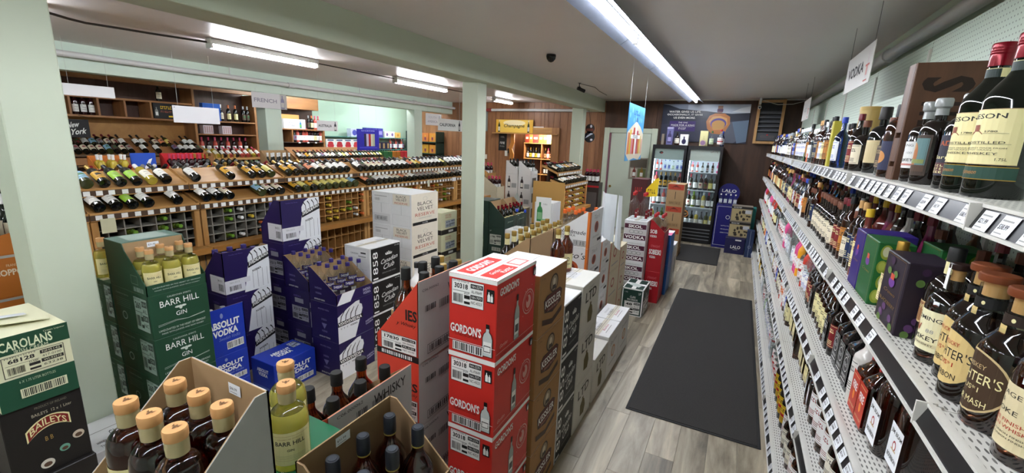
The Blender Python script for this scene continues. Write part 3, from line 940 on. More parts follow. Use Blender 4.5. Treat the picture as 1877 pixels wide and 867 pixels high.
# ---------------------------------------------------------- bottle kinds for the shelves
def lab2(r, z0, z1, arc, m, ink, bar=None, words='', flat=None):
    def ex(f):
        f.rect(.08, .93, .92, .95, ink); f.rect(.08, .05, .92, .07, ink)
        if bar: f.rect(0, .36, 1, .52, bar)
        for k in range(3): f.rect(.2, .14 + .07 * k, .8, .165 + .07 * k, ink)
    return plain_label(r, z0, z1, arc, m, [], extra=lambda f: (f.scrib(.5, .72, .16, ink, .7, 3 + len(words) // 2), ex(f)), flat=flat)
SHAPES = {
    'tall': dict(Rr=.039, h=.305, rn=.0135, hb=.175, hs=.06, style='round'),
    'stout': dict(Rr=.047, h=.265, rn=.0155, hb=.135, hs=.055, style='dome'),
    'square': dict(Rr=.041, h=.275, rn=.0145, hb=.17, hs=.035, style='sharp', power=7.0),
    'flask': dict(Rr=.05, h=.255, rn=.014, hb=.15, hs=.045, style='dome', power=3.2, sy=.62),
    'big': dict(Rr=.056, h=.335, rn=.0185, hb=.185, hs=.075, style='round'),
    'slim': dict(Rr=.034, h=.325, rn=.012, hb=.2, hs=.06, style='round'),
    'cone': dict(Rr=.043, h=.30, rn=.0145, hb=.07, hs=.16, style='round'),
}
GEN = []
def gen(key, shape, glassm, capm, labm, ink, words, desc, bar=None, lz=(.14, .52), arc=2.4, tw=False):
    s = dict(SHAPES[shape]); Rr = s['Rr']
    flat = (Rr * 1.7, Rr + .0002) if s.get('power', 2) > 5 else None
    if s.get('power', 2) == 3.2:
        flat = (Rr * 1.3, Rr * .62 + .0004)
    design(key, s['Rr'], s['h'], s['rn'], s['hb'], s['hs'], glassm, capm, .035, style=s['style'], power=s.get('power', 2.0), sy=s.get('sy', 1.0), seg=24 if s.get('power', 2) > 5 else 16,
           labels=[lab2(Rr, s['h'] * lz[0], s['h'] * lz[1], arc, labm, ink, bar, words, flat)] if labm else [])
    DESIGN[key]['desc'] = desc; DESIGN[key]['shape'] = shape; DESIGN[key]['glass'] = glassm
    if not tw: GEN.append(key)
CL = CLEAR
gen('w1', 'tall', AMBER, BLACK, CREAM, INK, 'BOURBON', 'amber whiskey bottle with cream label')
gen('w2', 'stout', DARK, M('#6b3a22', .5), CREAM2, INK, 'WHISKEY', 'dark squat whiskey bottle with tan label')
gen('w3', 'square', DARK, BLACK, BLACK, WHITE, 'No.7', 'square black whiskey bottle with black label')
gen('w4', 'flask', DAMBER, GOLD, CREAM, DKRED, 'RYE', 'flat flask shaped rye bottle with cream label')
gen('w5', 'tall', DARK, DKRED, M('#7c1f22'), CREAM, 'SCOTCH', 'dark scotch bottle with red label')
gen('w6', 'square', AMBER, GOLD, WHITE, INK, 'BLENDED', 'square amber bottle with white label')
gen('w7', 'big', AMBER, WHITE, WHITE, M('#8d1a1a'), 'BOURBON', 'large amber bourbon bottle with white label')
gen('w8', 'slim', BROWNGL, BLACK, M('#b5762c'), INK, 'MALT', 'slim brown bottle with ochre label')
gen('w9', 'stout', DAMBER, BLACK, M('#efe9d6'), INK, 'SMALL BATCH', 'squat amber bottle with ivory label')
gen('w10', 'big', DARK, GOLDCAP, YEL, INK, 'RUM', 'large dark rum bottle with yellow label', bar=REDC)
gen('w11', 'flask', DARK, M('#6b3a22', .5), M('#3a2a20'), TAN, 'COGNAC', 'dark flask cognac bottle with brown label')
gen('w12', 'slim', AMBER, CORK, NAVY, CREAM, 'SINGLE MALT', 'slim amber bottle with navy label')
gen('v1', 'tall', CL, SILV, WHITE, BLUE, 'VODKA', 'clear vodka bottle with white label')
gen('v2', 'slim', CL, BLUE, BLUE, WHITE, 'VODKA', 'slim clear vodka bottle with blue label')
gen('v3', 'big', CL, REDC, WHITE, REDC, 'VODKA', 'large clear vodka bottle with red cap', bar=REDC)
gen('v4', 'square', CL, WHITE, M('#dfe6ea'), NAVY, 'TEQUILA', 'square clear tequila bottle with pale label')
gen('v5', 'cone', CL, GRN, M('#d7e6c4'), GRN, 'RUM', 'clear cone shaped bottle with green label')
gen('v6', 'tall', BLUEGL, BLUE, M('#e8ecf4'), BLUE, 'GIN', 'blue glass gin bottle with pale label')
gen('l1', 'slim', M('#e9a11c', .3), YEL, WHITE, ORANGE, 'MANGO', 'opaque orange yellow liqueur bottle', lz=(.2, .45))
gen('l2', 'slim', M('#d84a86', .3), PINK, WHITE, PINK, 'PUNCH', 'opaque pink liqueur bottle', lz=(.2, .45))
gen('l3', 'tall', M('#e9e7e2', .25), M('#222'[0:1] + '222222', .4), M('#d8722a'), WHITE, 'COCONUT', 'white opaque rum bottle with round orange label', lz=(.3, .5))
gen('l4', 'cone', M('#7c2a50', .12, coat=.4), DKRED, CREAM, DKRED, 'CREAM', 'plum coloured cone liqueur bottle')
gen('l5', 'stout', M('#4c6d2a', .12, coat=.4), GOLD, CREAM, GRN, 'HERBAL', 'green squat liqueur bottle with cream label')
gen('l6', 'slim', M('#c23a2c', .2), REDC, WHITE, REDC, 'CHERRY', 'red slim bottle with white label')
gen('l7', 'cone', M('#2b3f94', .12, coat=.4), BLUE, M('#cdd8ef'), BLUE, 'CURACAO', 'blue cone liqueur bottle')
gen('l8', 'tall', M('#6e2f2a', .1, coat=.5), YEL, CREAM, DKRED, 'ADVOCAAT', 'brown bottle with yellow cap')

# hand made kinds seen close up
def oval_label(r, z0, z1, arc, edge, fill, ink, lines):
    def fn(l):
        f = CFace(l, r, z0, z1, arc)
        f.ell(.5, .5, .5, .5, edge); f.ell(.5, .5, .47, .47, fill)
        for t in lines: f.text(*t)
    return ('label', fn)
def bigcork(wd, clearneck=True):
    def fn(c, h, hc, rc):
        c.lathe([(rc * .8, h - hc), (rc * .8, h - hc * .35)], CORK, 14)
        c.lathe([(rc * 1.2, h - hc * .35), (rc * 1.25, h - hc * .28), (rc * 1.25, h - hc * .05), (rc * 1.15, h)], wd, 18)
    return fn
WDK = M('#3a2018', .4); WRD = M('#7a3f22', .4)
def mneck(r, z0, z1, m, tagc):
    def fn(l):
        f = CFace(l, r, z0, z1, 6.2); f.rect(0, 0, 1, 1, m); f.ell(.4, .5, .02, .2, CREAM, 6); f.ell(.6, .5, .02, .2, CREAM, 6); f.rect(.44, -1.0, .56, -.1, tagc)
    return ('neck_label', fn)
design('michter_bourbon', .052, .30, .027, .165, .06, DARK, None, .05, .027, 'round', seg=26, capfn=bigcork(WRD), fill=.20,
       labels=[oval_label(.0522, .03, .165, 2.7, BLACK, M('#d8bc7c'), INK, [("MICHTER'S", .5, .58, .16, INK, .8), ('US*1', .55, .4, .08, REDC, .25), ('BOURBON', .5, .2, .1, INK, .5), ('KENTUCKY', .5, .76, .07, REDC, .4)]), mneck(.0278, .225, .247, BLACK, M('#d8bc7c'))])
design('michter_sour', .052, .30, .027, .165, .06, DAMBER, None, .05, .027, 'round', seg=26, capfn=bigcork(WRD), fill=.20,
       labels=[oval_label(.0522, .03, .165, 2.7, TAN, M('#43301f'), TAN, [("MICHTER'S", .5, .58, .16, CREAM, .8), ('US*1', .55, .4, .08, CREAM, .25), ('SOUR MASH', .5, .2, .1, CREAM, .6), ('WHISKEY', .5, .76, .07, TAN, .4)]), mneck(.0278, .225, .247, M('#2b1d14'), M('#d8bc7c'))])
def wyex(f):
    f.frame(.03, .03, .97, .97, TAN, .001)
    f.text('W', .42, .52, .2, M('#9a4a30'), .26, bold=.02); f.text('88', .74, .5, .09, GREYP, .14)
    f.rect(.1, .12, .9, .2, M('#d9cfa6')); f.text('BOURBON WHISKEY', .5, .16, .045, INK, .7)
design('wyoming', .048, .275, .0165, .155, .045, REDAMB, None, .045, .017, 'dome', seg=26, capfn=bigcork(M('#2b1815', .35)), fill=.175,
       labels=[plain_label(.0482, .035, .145, 2.7, M('#e6dfb6', .6), [('WYOMING', .80, .1, INK, .8), ('WHISKEY', .31, .11, INK, .8)], extra=wyex), ('strip_stamp', lambda l: l.prism([(-.007, -.021, .205), (.007, -.021, .205), (.007, -.0205, .272), (-.007, -.0205, .272)], (0, .001, 0), WHITE)), ('price_sticker', lambda l: CFace(l, .046, .158, .172, .3, mid=.6).rect(0, 0, 1, 1, TAGM))])
def shield(l):
    f = CFace(l, .0472, .075, .14, 2.6)
    f.cols(.08, .92, lambda x: .0 + 1.0 * abs(x - .5) ** 1.6, lambda x: 1.0, TAN); f.cols(.13, .87, lambda x: .08 + 1.05 * abs(x - .5) ** 1.6, lambda x: .95, M('#8a5a36'))
    f.text('POWERS', .5, .74, .2, CREAM, .6)
design('powers', .047, .30, .0165, .16, .06, DARK, BLACK, .04, .019, 'dome', seg=24, labels=[('label', shield), ('neck_label', lambda l: CFace(l, .0168, .225, .26, 6.2).rect(0, 0, 1, 1, CREAM))])
def savex(f):
    for i, t in enumerate(('SAVAGE', '&', 'COOKE')): f.text(t, .42, .84 - .13 * i, .075, INK, .5 if t != '&' else None)
    f.text('A GRAPE FINISHED', .5, .42, .06, M('#b53a2c'), .8); f.text('BOURBON WHISKEY', .5, .33, .06, M('#b53a2c'), .8)
    for k in range(2): f.text('STRAIGHT BOURBON FINISHED', .5, .23 - .06 * k, .03, INK, .75)
    f.text('750 ML', .3, .07, .03, INK, .2)
design('savage', .05, .29, .0165, .165, .05, DAMBER, None, .04, .018, 'dome', seg=26, capfn=bigcork(WRD), fill=.20,
       labels=[plain_label(.0502, .03, .15, 2.9, M('#d8c9a0', .6), [], extra=savex), ('price_sticker', lambda l: CFace(l, .0503, .158, .172, .35, mid=.5).rect(0, 0, 1, 1, TAGM))])
def jdlab(f):
    f.frame(.03, .03, .97, .97, WHITE, .0012); f.ring(.5, .6, .34, .22, WHITE, .1); f.text('JACK', .5, .88, .1, WHITE, .6); f.text('No.7', .5, .6, .13, WHITE, .4); f.text('WHISKEY', .5, .26, .1, WHITE, .7); f.rect(.15, .12, .85, .15, WHITE)
design('jack', .047, .29, .0155, .185, .04, BLKGL, BLACK, .05, .019, 'sharp', power=7.0, seg=24, labels=[plain_label(.05, .02, .165, 1, BLACK, [], flat=(.08, .0475), extra=jdlab)])
def firex(f):
    f.text('FIRE', .5, .66, .2, WHITE, .6, bold=.02); f.ell(.5, .42, .12, .12, M('#e88a3a')); f.rect(.12, .9, .88, .915, CREAM); f.text('KENTUCKY STRAIGHT', .5, .15, .06, CREAM, .8)
design('fire', .048, .295, .0165, .175, .05, glass('#a03c0c', .02), BLACK, .04, .019, 'sharp', power=5.0, seg=24, labels=[plain_label(.05, .015, .17, 1, M('#b8331e', .45), [], flat=(.082, .0487), extra=firex), ('neck_label', lambda l: CFace(l, .0172, .232, .262, 6.2).rect(0, 0, 1, 1, M('#b02a28', .4)))])
def beamex(f):
    f.text('JIM BEAM', .5, .80, .13, INK, .9, bold=.02); f.ell(.5, .52, .14, .13, M('#a83030')); f.ell(.5, .52, .09, .085, WHITE); f.rect(.3, .4, .7, .44, TAN); f.text('BOURBON', .5, .22, .11, INK, .75, bold=.01)
design('beam', .062, .33, .021, .19, .07, DAMBER, None, .06, .0255, 'dome', power=3.0, seg=26, capfn=screw(M('#e8eaec', .4)), labels=[plain_label(.062, .03, .165, 1, M('#edeff0', .5), [], flat=(.09, .0625), extra=beamex)])
design('whitebottle', .043, .30, .016, .19, .05, M('#cfcac2', .25, coat=.4), None, .045, .02, 'round', seg=20, capfn=screw(M('#b0ab9d', .4)), labels=[lab2(.0432, .05, .18, 1.6, M('#dad6ce'), INK, None, 'RESERVE')])
def glasstop(c, h, hc, rc):
    c.lathe([(rc, h - hc), (rc * .95, h - hc * .6), (rc * 1.25, h - hc * .5), (rc * 1.3, h - hc * .1), (rc * 1.15, h)], M('#b4b8b6', .2, trans=.35, coat=.5), 16)
def kingex(f):
    f.frame(.03, .03, .97, .97, INK, .0012); f.text('KING', .62, .86, .09, INK, .4); f.text('47', .34, .6, .17, INK, .3, bold=.01); f.text('100', .72, .58, .08, GREYP, .2); f.text('WHISKEY', .5, .3, .11, INK, .8, slope=.05); f.rect(.1, .1, .9, .17, M('#c07a70'))
design('king', .046, .285, .016, .165, .04, DARK, None, .06, .018, 'dome', seg=24, capfn=glasstop, labels=[plain_label(.0462, .05, .145, 2.3, M('#dcdcd8', .6), [], extra=kingex)])
def picex(f):
    f.rect(.06, .1, .94, .92, M('#5e7f80')); f.ell(.5, .5, .16, .3, M('#a5673c')); f.ell(.45, .72, .1, .1, M('#b98a5c')); f.rect(.06, .1, .94, .26, M('#4c3526')); f.rect(.3, .3, .9, .4, M('#7f8a4e'))
design('picture', .046, .285, .016, .175, .04, DARK, None, .055, .018, 'dome', seg=24, capfn=glasstop, labels=[plain_label(.0462, .03, .165, 2.2, M('#3b2c22', .6), [], extra=picex)])
def adex(f):
    f.text('AD', .62, .8, .12, M('#b5572e'), .3, bold=.02); f.text('1st Barrel', .5, .46, .09, CREAM, .8); f.rect(0, .05, 1, .32, M('#5a2e34'))
    for k in range(3): f.scrib(.5, .25 - .08 * k, .05, CREAM, .6, 7)
design('barrel', .047, .28, .016, .17, .045, BLKGL, None, .055, .018, 'dome', seg=24, capfn=glasstop, labels=[plain_label(.0472, .04, .16, 2.9, M('#2c2c3a', .6), [], extra=adex)])
design('blacktop', .052, .32, .018, .17, .06, BLKGL, None, .06, .025, 'dome', seg=24, capfn=screw(M('#1c1714', .5)), labels=[plain_label(.0522, .05, .16, 2.6, M('#c9b78c', .6), [])])
design('bluefig', .043, .30, .016, .19, .05, AMBER, None, .05, .019, 'dome', seg=22, capfn=screw(BLACK), labels=[plain_label(.0432, .03, .15, 2.4, M('#2c2f4c', .6), [], extra=lambda f: f.ell(.5, .45, .28, .22, M('#c98a4e')))])

OCC = {i: [] for i in range(5)}
IND = {i: [] for i in range(5)}
def shelf_bottle(li, y, key, desc, x=None, rz=-math.pi / 2 + .04, extra_z=0.0):
    d = DESIGN[key]
    xx = x if x is not None else .49 + d['R'] + (.0 if li < 4 else -.03)
    OCC[li].append((y - d['R'], y + d['R']))
    return place(key, (xx, y, LEV[li] + extra_z), rz, desc, 'bottles on the wall shelving', name='liquor_bottle')
# top shelf, near end first
shelf_bottle(0, 1.545, 'jameson', 'nearer whole green Irish whiskey bottle with burgundy cap on top shelf', .575)
shelf_bottle(0, 1.67, 'jameson', 'green Irish whiskey bottle second from right on top shelf', .572)
shelf_bottle(0, 1.80, 'barrel', 'black bourbon bottle beside the Irish whiskey on top shelf', .58)
shelf_bottle(0, 1.91, 'barrel', 'black bourbon bottle behind the picture label bottle on top shelf', .64)
shelf_bottle(0, 2.0, 'picture', 'bottle with tall colour picture label on top shelf', .575)
shelf_bottle(0, 2.13, 'king', 'black whiskey bottle with octagonal white label before wooden crate', .58)
shelf_bottle(0, 2.42, 'bluefig', 'amber bottle with blue figure label left of wooden crate', .57)
shelf_bottle(0, 2.55, 'w11', 'dark flask bottle two left of wooden crate', .58)
shelf_bottle(0, 2.80, 'blacktop', 'large black stoppered bottle with tan label below Vodka sign', .60)
shelf_bottle(0, 2.98, 'w2', 'dark squat bottle before the tan canisters on top shelf', .57)
shelf_bottle(0, 3.08, 'w5', 'dark scotch bottle with red label by the tan canisters', .56)
for y, s in ((1.017, 'cut off in the lower right corner'),):
    pass
shelf_bottle(1, 1.055, 'savage', 'amber bourbon with large cream label at right edge of second shelf', .54)
shelf_bottle(1, 1.175, 'michter_sour', 'sour mash whiskey with brown oval label on second shelf', .535)
shelf_bottle(1, 1.29, 'michter_bourbon', 'bourbon with cream oval label on second shelf', .532)
shelf_bottle(1, 1.396, 'michter_bourbon', 'bourbon bottle half hidden behind the cream oval label one', .555)
shelf_bottle(1, 1.497, 'wyoming', 'red amber whiskey with cream cut corner label on second shelf', .54)
shelf_bottle(1, 1.596, 'powers', 'dark whiskey with brown shield label beside blackberry box', .562)
shelf_bottle(1, 1.90, 'w4', 'small dark bottle between green apple box and blackberry box', .53)
shelf_bottle(2, 1.60, 'beam', 'white label bourbon with white cap, nearest on third shelf', .60)
shelf_bottle(2, 1.73, 'beam', 'white label bourbon behind the nearest on third shelf', .575)
shelf_bottle(2, 1.845, 'fire', 'red label cinnamon whiskey next to white label bourbon', .55)
shelf_bottle(2, 1.945, 'fire', 'red label cinnamon whiskey beside the frosted white bottle', .55)
shelf_bottle(2, 2.045, 'whitebottle', 'frosted white bottle on third shelf', .545)
shelf_bottle(2, 2.15, 'jack', 'square black label whiskey nearest on third shelf', .555)
shelf_bottle(2, 2.26, 'jack', 'square black label whiskey in the middle of three', .555)
shelf_bottle(2, 2.37, 'jack', 'square black label whiskey farthest of three', .555)
# boxed bottles on the second shelf
def gift(y0, y1, x0, x1, h, base, lab, fns, name='gift_box'):
    o = carton(name, lab, x1 - x0, y1 - y0, h, base, fns, (x1, y0, LEV[1]), cat='box', seams=False)
    OCC[1].append((y0, y1)); return o
APPLE = M('#9aa83c', .5); APPLEC = M('#d9dbb0', .5); GB = M('#1f5a2c', .5)
def apples(f):
    f.rect(.03, .03, .97, .97, M('#1c6a2c'))
    for u, v, r in ((.25, .85, .16), (.7, .85, .17), (.2, .62, .14), (.3, .38, .17), (.2, .15, .15), (.8, .55, .14), (.75, .2, .16)):
        f.ell(u, v, r, r * .72, APPLE); f.ell(u, v + .01, r * .66, r * .5, APPLEC if r > .155 else M('#b4bf52'))
def crest(base, txt):
    def fn(f):
        f.frame(.06, .02, .94, .98, GOLD, .0012); f.ell(.5, .62, .14, .07, M('#6a3a8c')); f.rect(.42, .66, .58, .74, M('#c8503a')); f.text('Crown', .5, .48, .05, GOLD, .55, shear=.4); f.text(txt, .5, .33, .05, GOLD, .75) if txt else None
    return fn
gift(2.145, 2.285, .478, .64, .235, M('#2d1c6e', .45), 'deep purple whisky gift box on second shelf', {'-x': crest(None, '')})
gift(1.955, 2.135, .478, .585, .235, GB, 'front green apple whisky gift box on second shelf', {'-x': crest(None, ''), '-y': apples})
gift(1.99, 2.17, .66, .80, .225, GB, 'rear green apple whisky gift box on second shelf', {'-x': crest(None, ''), '-y': apples})
def berries(f):
    rr = random.Random(4)
    for k in range(9):
        u, v = rr.random() * .8 + .1, rr.choice((.1, .2, .8, .9)) + rr.uniform(-.06, .06)
        f.ell(u, v, .09, .05, rr.choice((M('#3a2140'), M('#5d3a66'), M('#5c7a3a'))))
def blackb(f):
    berries(f); crest(None, 'BLACKBERRY')(f)
gift(1.645, 1.85, .482, .60, .232, M('#241a28', .5), 'black blackberry whisky gift box on second shelf', {'-x': blackb, '-y': berries})
# wooden crate standing on the top shelf
t = empty('wooden_crate', (.53, 2.2, LEV[0])); tag(t, 'brown wooden crate with large black lettering on top shelf', 'crate')
CRW = wood('#3f2715', '#63402a', 'Z', 10, .5)
b = MB(); b.bbox(0, .36, 0, .012, 0, .43, CRW, .003); b.build('front_board', t)
b = MB(); b.bbox(0, .36, .078, .09, 0, .43, CRW, .003); b.build('back_board', t)
b = MB(); b.box(0, .012, .013, .077, 0, .05, CRW); b.box(0, .012, .013, .077, .07, .16, CRW); b.box(0, .012, .013, .077, .18, .43, CRW); b.build('end_slats', t)
b = MB(); f = Face(b, (0.02, 0, 0), (1, 0, 0), (0, 0, 1), .36, .43); dk = M('#26160c', .6)
f.text('S', .22, .82, .34, dk, .13, rot=90, bold=.04); f.text('S', .70, .82, .34, dk, .13, rot=90, bold=.04)
for k_ in range(3): f.text('HIL'[k_], .24, .62 - .15 * k_, .32, dk, .11, rot=90, bold=.04); f.text('ONE'[k_], .70, .62 - .15 * k_, .32, dk, .11, rot=90, bold=.04)
b.build('stencil_print', t)
# tan canisters
for k, (x, y) in enumerate(((.62, 3.22), (.76, 3.10))):
    b = MB(); b.lathe([(.052, 0), (.052, .34)], wood('#a58a4c', '#c9ae6c', 'Z', 8, .5), 20, (x, y, LEV[0])); b.lathe([(.054, .33), (.054, .352), (.05, .353)], M('#b89c58', .4), 20, (x, y, LEV[0]))
    OCC[0].append((y - .05, y + .05))
    tag(b.build('gift_canister', smooth=40), 'tall tan whisky canister, ' + ('nearer the aisle' if k == 0 else 'nearer the pegboard'), 'canister')
o = carton('gift_box', 'narrow yellow bottle box on top shelf left of canisters', .045, .06, .29, M('#b9ae3c', .55), {'-x': lambda f: (f.text('OR', .6, .8, .05, INK, .4), f.rect(.0, .3, 1, .34, M('#b8a83a')))}, (.545, 3.52, LEV[0]), cat='box', seams=False); OCC[0].append((3.5, 3.6))
for k, (y, cm, ds) in enumerate(((4.3, GRN, 'green'), (4.1, ORANGE, 'orange'))):
    b = MB(); b.box(.452, .4535, y, y + .06, LEV[0] + .004, LEV[0] + .075, cm); tag(b.build('shelf_card'), ds + ' discount card clipped to the top shelf edge', 'card')

# the rest of each shelf, near to far
POOL = {0: ['w9', 'w1', 'v1', 'w8', 'v2', 'w6', 'w12', 'v4', 'v1', 'v6'], 1: ['w8', 'w1', 'w2', 'l8', 'v6', 'w11', 'w5', 'l3', 'l4', 'w12'], 2: ['v3', 'w4', 'v1', 'v1', 'l1', 'v3', 'v4', 'l6', 'v1', 'l2'], 3: ['w6', 'w7', 'w9', 'w1', 'l7', 'l6', 'v1', 'w8', 'l3', 'v2'], 4: ['w10', 'w7', 'w7', 'v3', 'v1', 'v5', 'v3', 'v1', 'v4', 'v3']}
NEARP = {0: [], 1: ['w2', 'w11', 'w12', 'l8', 'w8', 'w5', 'w4'], 2: ['w3', 'w4', 'w5', 'w9', 'w1'], 3: ['w7', 'w6', 'w9', 'w1', 'w4', 'w12'], 4: ['w7', 'w9', 'w7', 'w1']}
START = {0: 3.34, 1: 2.36, 2: 2.46, 3: 1.75, 4: 2.05}
rs = random.Random(5)
n_ind = 0
FARSTUFF = MB()
def mini(mb, key, x, y, z):
    d = DESIGN[key]; s = SHAPES[d['shape']]; Rr = s['Rr']
    mb.lathe([(Rr * .95, 0), (Rr, s['hb']), (Rr * .7, s['hb'] + s['hs'] * .5), (s['rn'], s['hb'] + s['hs']), (s['rn'], s['h'] - .02)], d['glass'], 8, (x, y, z))
    cm = d['cap'].materials[0]; lm = d['labels'][0][1].materials[0] if d['labels'] else None
    mb.lathe([(s['rn'] * 1.2, s['h'] - .035), (s['rn'] * 1.2, s['h'])], cm, 7, (x, y, z))
    if lm:
        q = Rr * 1.02
        vs = []
        for a in (-.9, -.3, .3, .9):
            for zz in (s['h'] * .14, s['h'] * .5):
                vs.append((x - q * math.cos(a), y + q * math.sin(a), z + zz))
        mb.add(vs, [(0, 1, 3, 2), (2, 3, 5, 4), (4, 5, 7, 6)], lm)
BACKROW = MB()
for li in range(5):
    y = START[li]; cnt = 0
    prev = None
    while y < 9.75:
        key = prev if prev and rs.random() < .45 else rs.choice(POOL[li])
        if y < (0, 3.6, 3.4, 4.2, 3.1)[li] and key not in NEARP[li]: key = rs.choice(NEARP[li])
        if li == 4 and 3.1 < y < 3.7: key = 'w10'
        prev = key
        Rr = DESIGN[key]['R']
        yy = y + Rr
        if any(a < yy + Rr and b_ > yy - Rr for a, b_ in OCC[li]):
            y += .03; continue
        xx = (.47 if li == 4 else .492) + Rr + rs.uniform(0, .012)
        hmax = (LEV[li - 1] - LEV[li] - .05) if li else 1
        if yy < 6.6 and n_ind < 262:
            cnt += 1; n_ind += 1
            d = DESIGN[key]
            IND[li].append((yy, key))
            place(key, (xx, yy, LEV[li]), -math.pi / 2 + rs.uniform(-.15, .15), '%s, %s %s on %s shelf' % (d['desc'], ordinal(cnt), 'past yellow box' if li == 0 else 'past gift boxes' if li == 1 else 'past square whiskies' if li == 2 else 'from near end', LNAME[li]), 'bottles on the wall shelving', name='liquor_bottle')
        else:
            mini(FARSTUFF, key, xx, yy, LEV[li])
        y = yy + Rr + rs.uniform(.004, .012)
    # rows behind
    for row in (1, 2):
        y = 1.0 if li else 1.35
        while y < 9.7:
            key = rs.choice(POOL[li]); Rr = DESIGN[key]['R']
            x = .60 + row * .105
            if not (li == 0 and 2.1 < y < 2.6) and not (li == 1 and 1.93 < y < 2.2) and not (li == 0 and y < 3.5 and row == 2) and not (li == 0 and 2.95 < y < 3.35):
                if not (y < 1.75 and row == 1) :
                    mini(BACKROW, key, x + (.02 if y < 2.4 else 0), y, LEV[li])
            y += Rr * 2 + rs.uniform(.008, .03) + (.05 if row == 2 else 0)
# near end of the two lowest shelves
tag(FARSTUFF.build('far_shelf_bottles', smooth=40), 'crowd of bottles at the far end of the wall shelving', 'bottles', kind='stuff')
tag(BACKROW.build('back_row_bottles', smooth=40), 'rows of bottles standing behind the front row on the wall shelving', 'bottles', kind='stuff')
for k, y in enumerate((2.33, 2.22)):
    pass
# ================================================================== cartons of the sales floor
KRAFT = M('#a98a63', .75, noise=(30, .06, (1, 1, 1))); KRAFTD = M('#8c7050', .75, noise=(30, .06, (1, 1, 1)))
WCARD = M('#dcdcda', .6, noise=(25, .03, (1, 1, 1))); GCARD = M('#a9a8a6', .65, noise=(25, .05, (1, 1, 1)))
GRED = M('#cf2f27', .45); RED2 = M('#d2402c', .5); DGREEN = M('#1d4630', .5, noise=(18, .06, (1, 1, 1)))
def open_case(name, label, w, d, hl, ht, tall, outer, prints, loc, inner=KRAFT, group=None, rz=0.0, notch=.03, cat='open carton'):
    """carton cut down for display: full height on side `tall`, sloping walls beside it"""
    mb = MB(); li = MB(); th = .0025
    def wall(pts, off):
        mb.prism(pts, off, outer)
        o = Vector(off); li.prism([Vector(p) + o for p in pts], o, inner)
    X0, X1, Y0, Y1 = -w, 0, 0, d
    def side(ax, c, lo, hi, off):
        # ax 'x': wall in the y=c plane running along x; lo/hi heights at its two ends
        if ax == 'x':
            n = X0 + notch if lo > hi else X1 - notch
            pts = [(X0, c, 0), (X1, c, 0), (X1, c, hi), (n, c, max(lo, hi)), (X0, c, lo)]
        else:
            n = Y0 + notch if lo > hi else Y1 - notch
            pts = [(c, Y0, 0), (c, Y1, 0), (c, Y1, hi), (c, n, max(lo, hi)), (c, Y0, lo)]
        wall(pts, off)
    tx = {'-x': (ht, hl), '+x': (hl, ht)}.get(tall)
    if tx:
        side('x', Y0, tx[0], tx[1], (0, th, 0)); side('x', Y1, tx[0], tx[1], (0, -th, 0))
        for c, hh, s in ((X0, tx[0], 1), (X1, tx[1], -1)):
            wall([(c, Y0, 0), (c, Y1, 0), (c, Y1, hh), (c, Y0, hh)], (s * th, 0, 0))
    else:
        lo, hi = (ht, hl) if tall == '-y' else (hl, ht)
        side('y', X0, lo, hi, (th, 0, 0)); side('y', X1, lo, hi, (-th, 0, 0))
        for c, hh, s in ((Y0, lo, 1), (Y1, hi, -1)):
            wall([(X0, c, 0), (X1, c, 0), (X1, c, hh), (X0, c, hh)], (0, s * th, 0))
    mb.box(X0 + .003, X1 - .003, Y0 + .003, Y1 - .003, 0.001, .006, outer)
    o = mb.build(name, None, loc, (0, 0, rz)); tag(o, label, cat, group)
    li.build('cardboard_liner', o)
    for fc, fn in prints.items():
        b = MB(); f = Face(b, *FACES[fc](-w, 0, 0, d, 0, ht)); fn(f); b.build('side_print', o)
    return o

def tag_sticker(o, O, U, V, w, h, txt='$46.99'):
    b = MB(); f = Face(b, O, U, V, w, h, .0012); f.rect(0, 0, 1, 1, TAGM); f.text(txt, .4, .5, .3, INK, .6); f.rect(.1, .15, .7, .22, GREYP); b.build('price_sticker', o)

# ---- red gin stack at the aisle corner
def gordon_front(f):
    f.rect(0, .95, 1, 1, WHITE); f.rect(0, 0, 1, .012, WHITE)
    f.code(.06, .62, .74, .935, '30318', 5, lines=('NH-3270', 'AL-F0649', 'NH-7073', 'NC-4323'))
    f.rect(.80, .73, .95, .89, BLACK); f.bottle(.845, .745, .12, WHITE, None, .3); f.bottle(.905, .745, .10, WHITE, None, .3)
    f.text("GORDON'S", .38, .33, .115, WHITE, .66, bold=.03); f.text('LONDON DRY GIN', .40, .255, .03, M('#5d1512'), .48)
    f.bottle(.84, .06, .42, BLACK, M('#dfe3e0'), .34); f.bottle(.84, .068, .40, M('#c9d0cd'), WHITE, .31, BLACK); f.rect(.77, .12, .91, .2, BLACK); f.rect(.78, .13, .90, .19, WHITE)
    f.bars(.10, .045, .76, .165, BLACK, 16, 3, WHITE); f.frame(.10, .045, .76, .165, BLACK, .0015); f.rect(0, .175, 1, .18, WHITE)
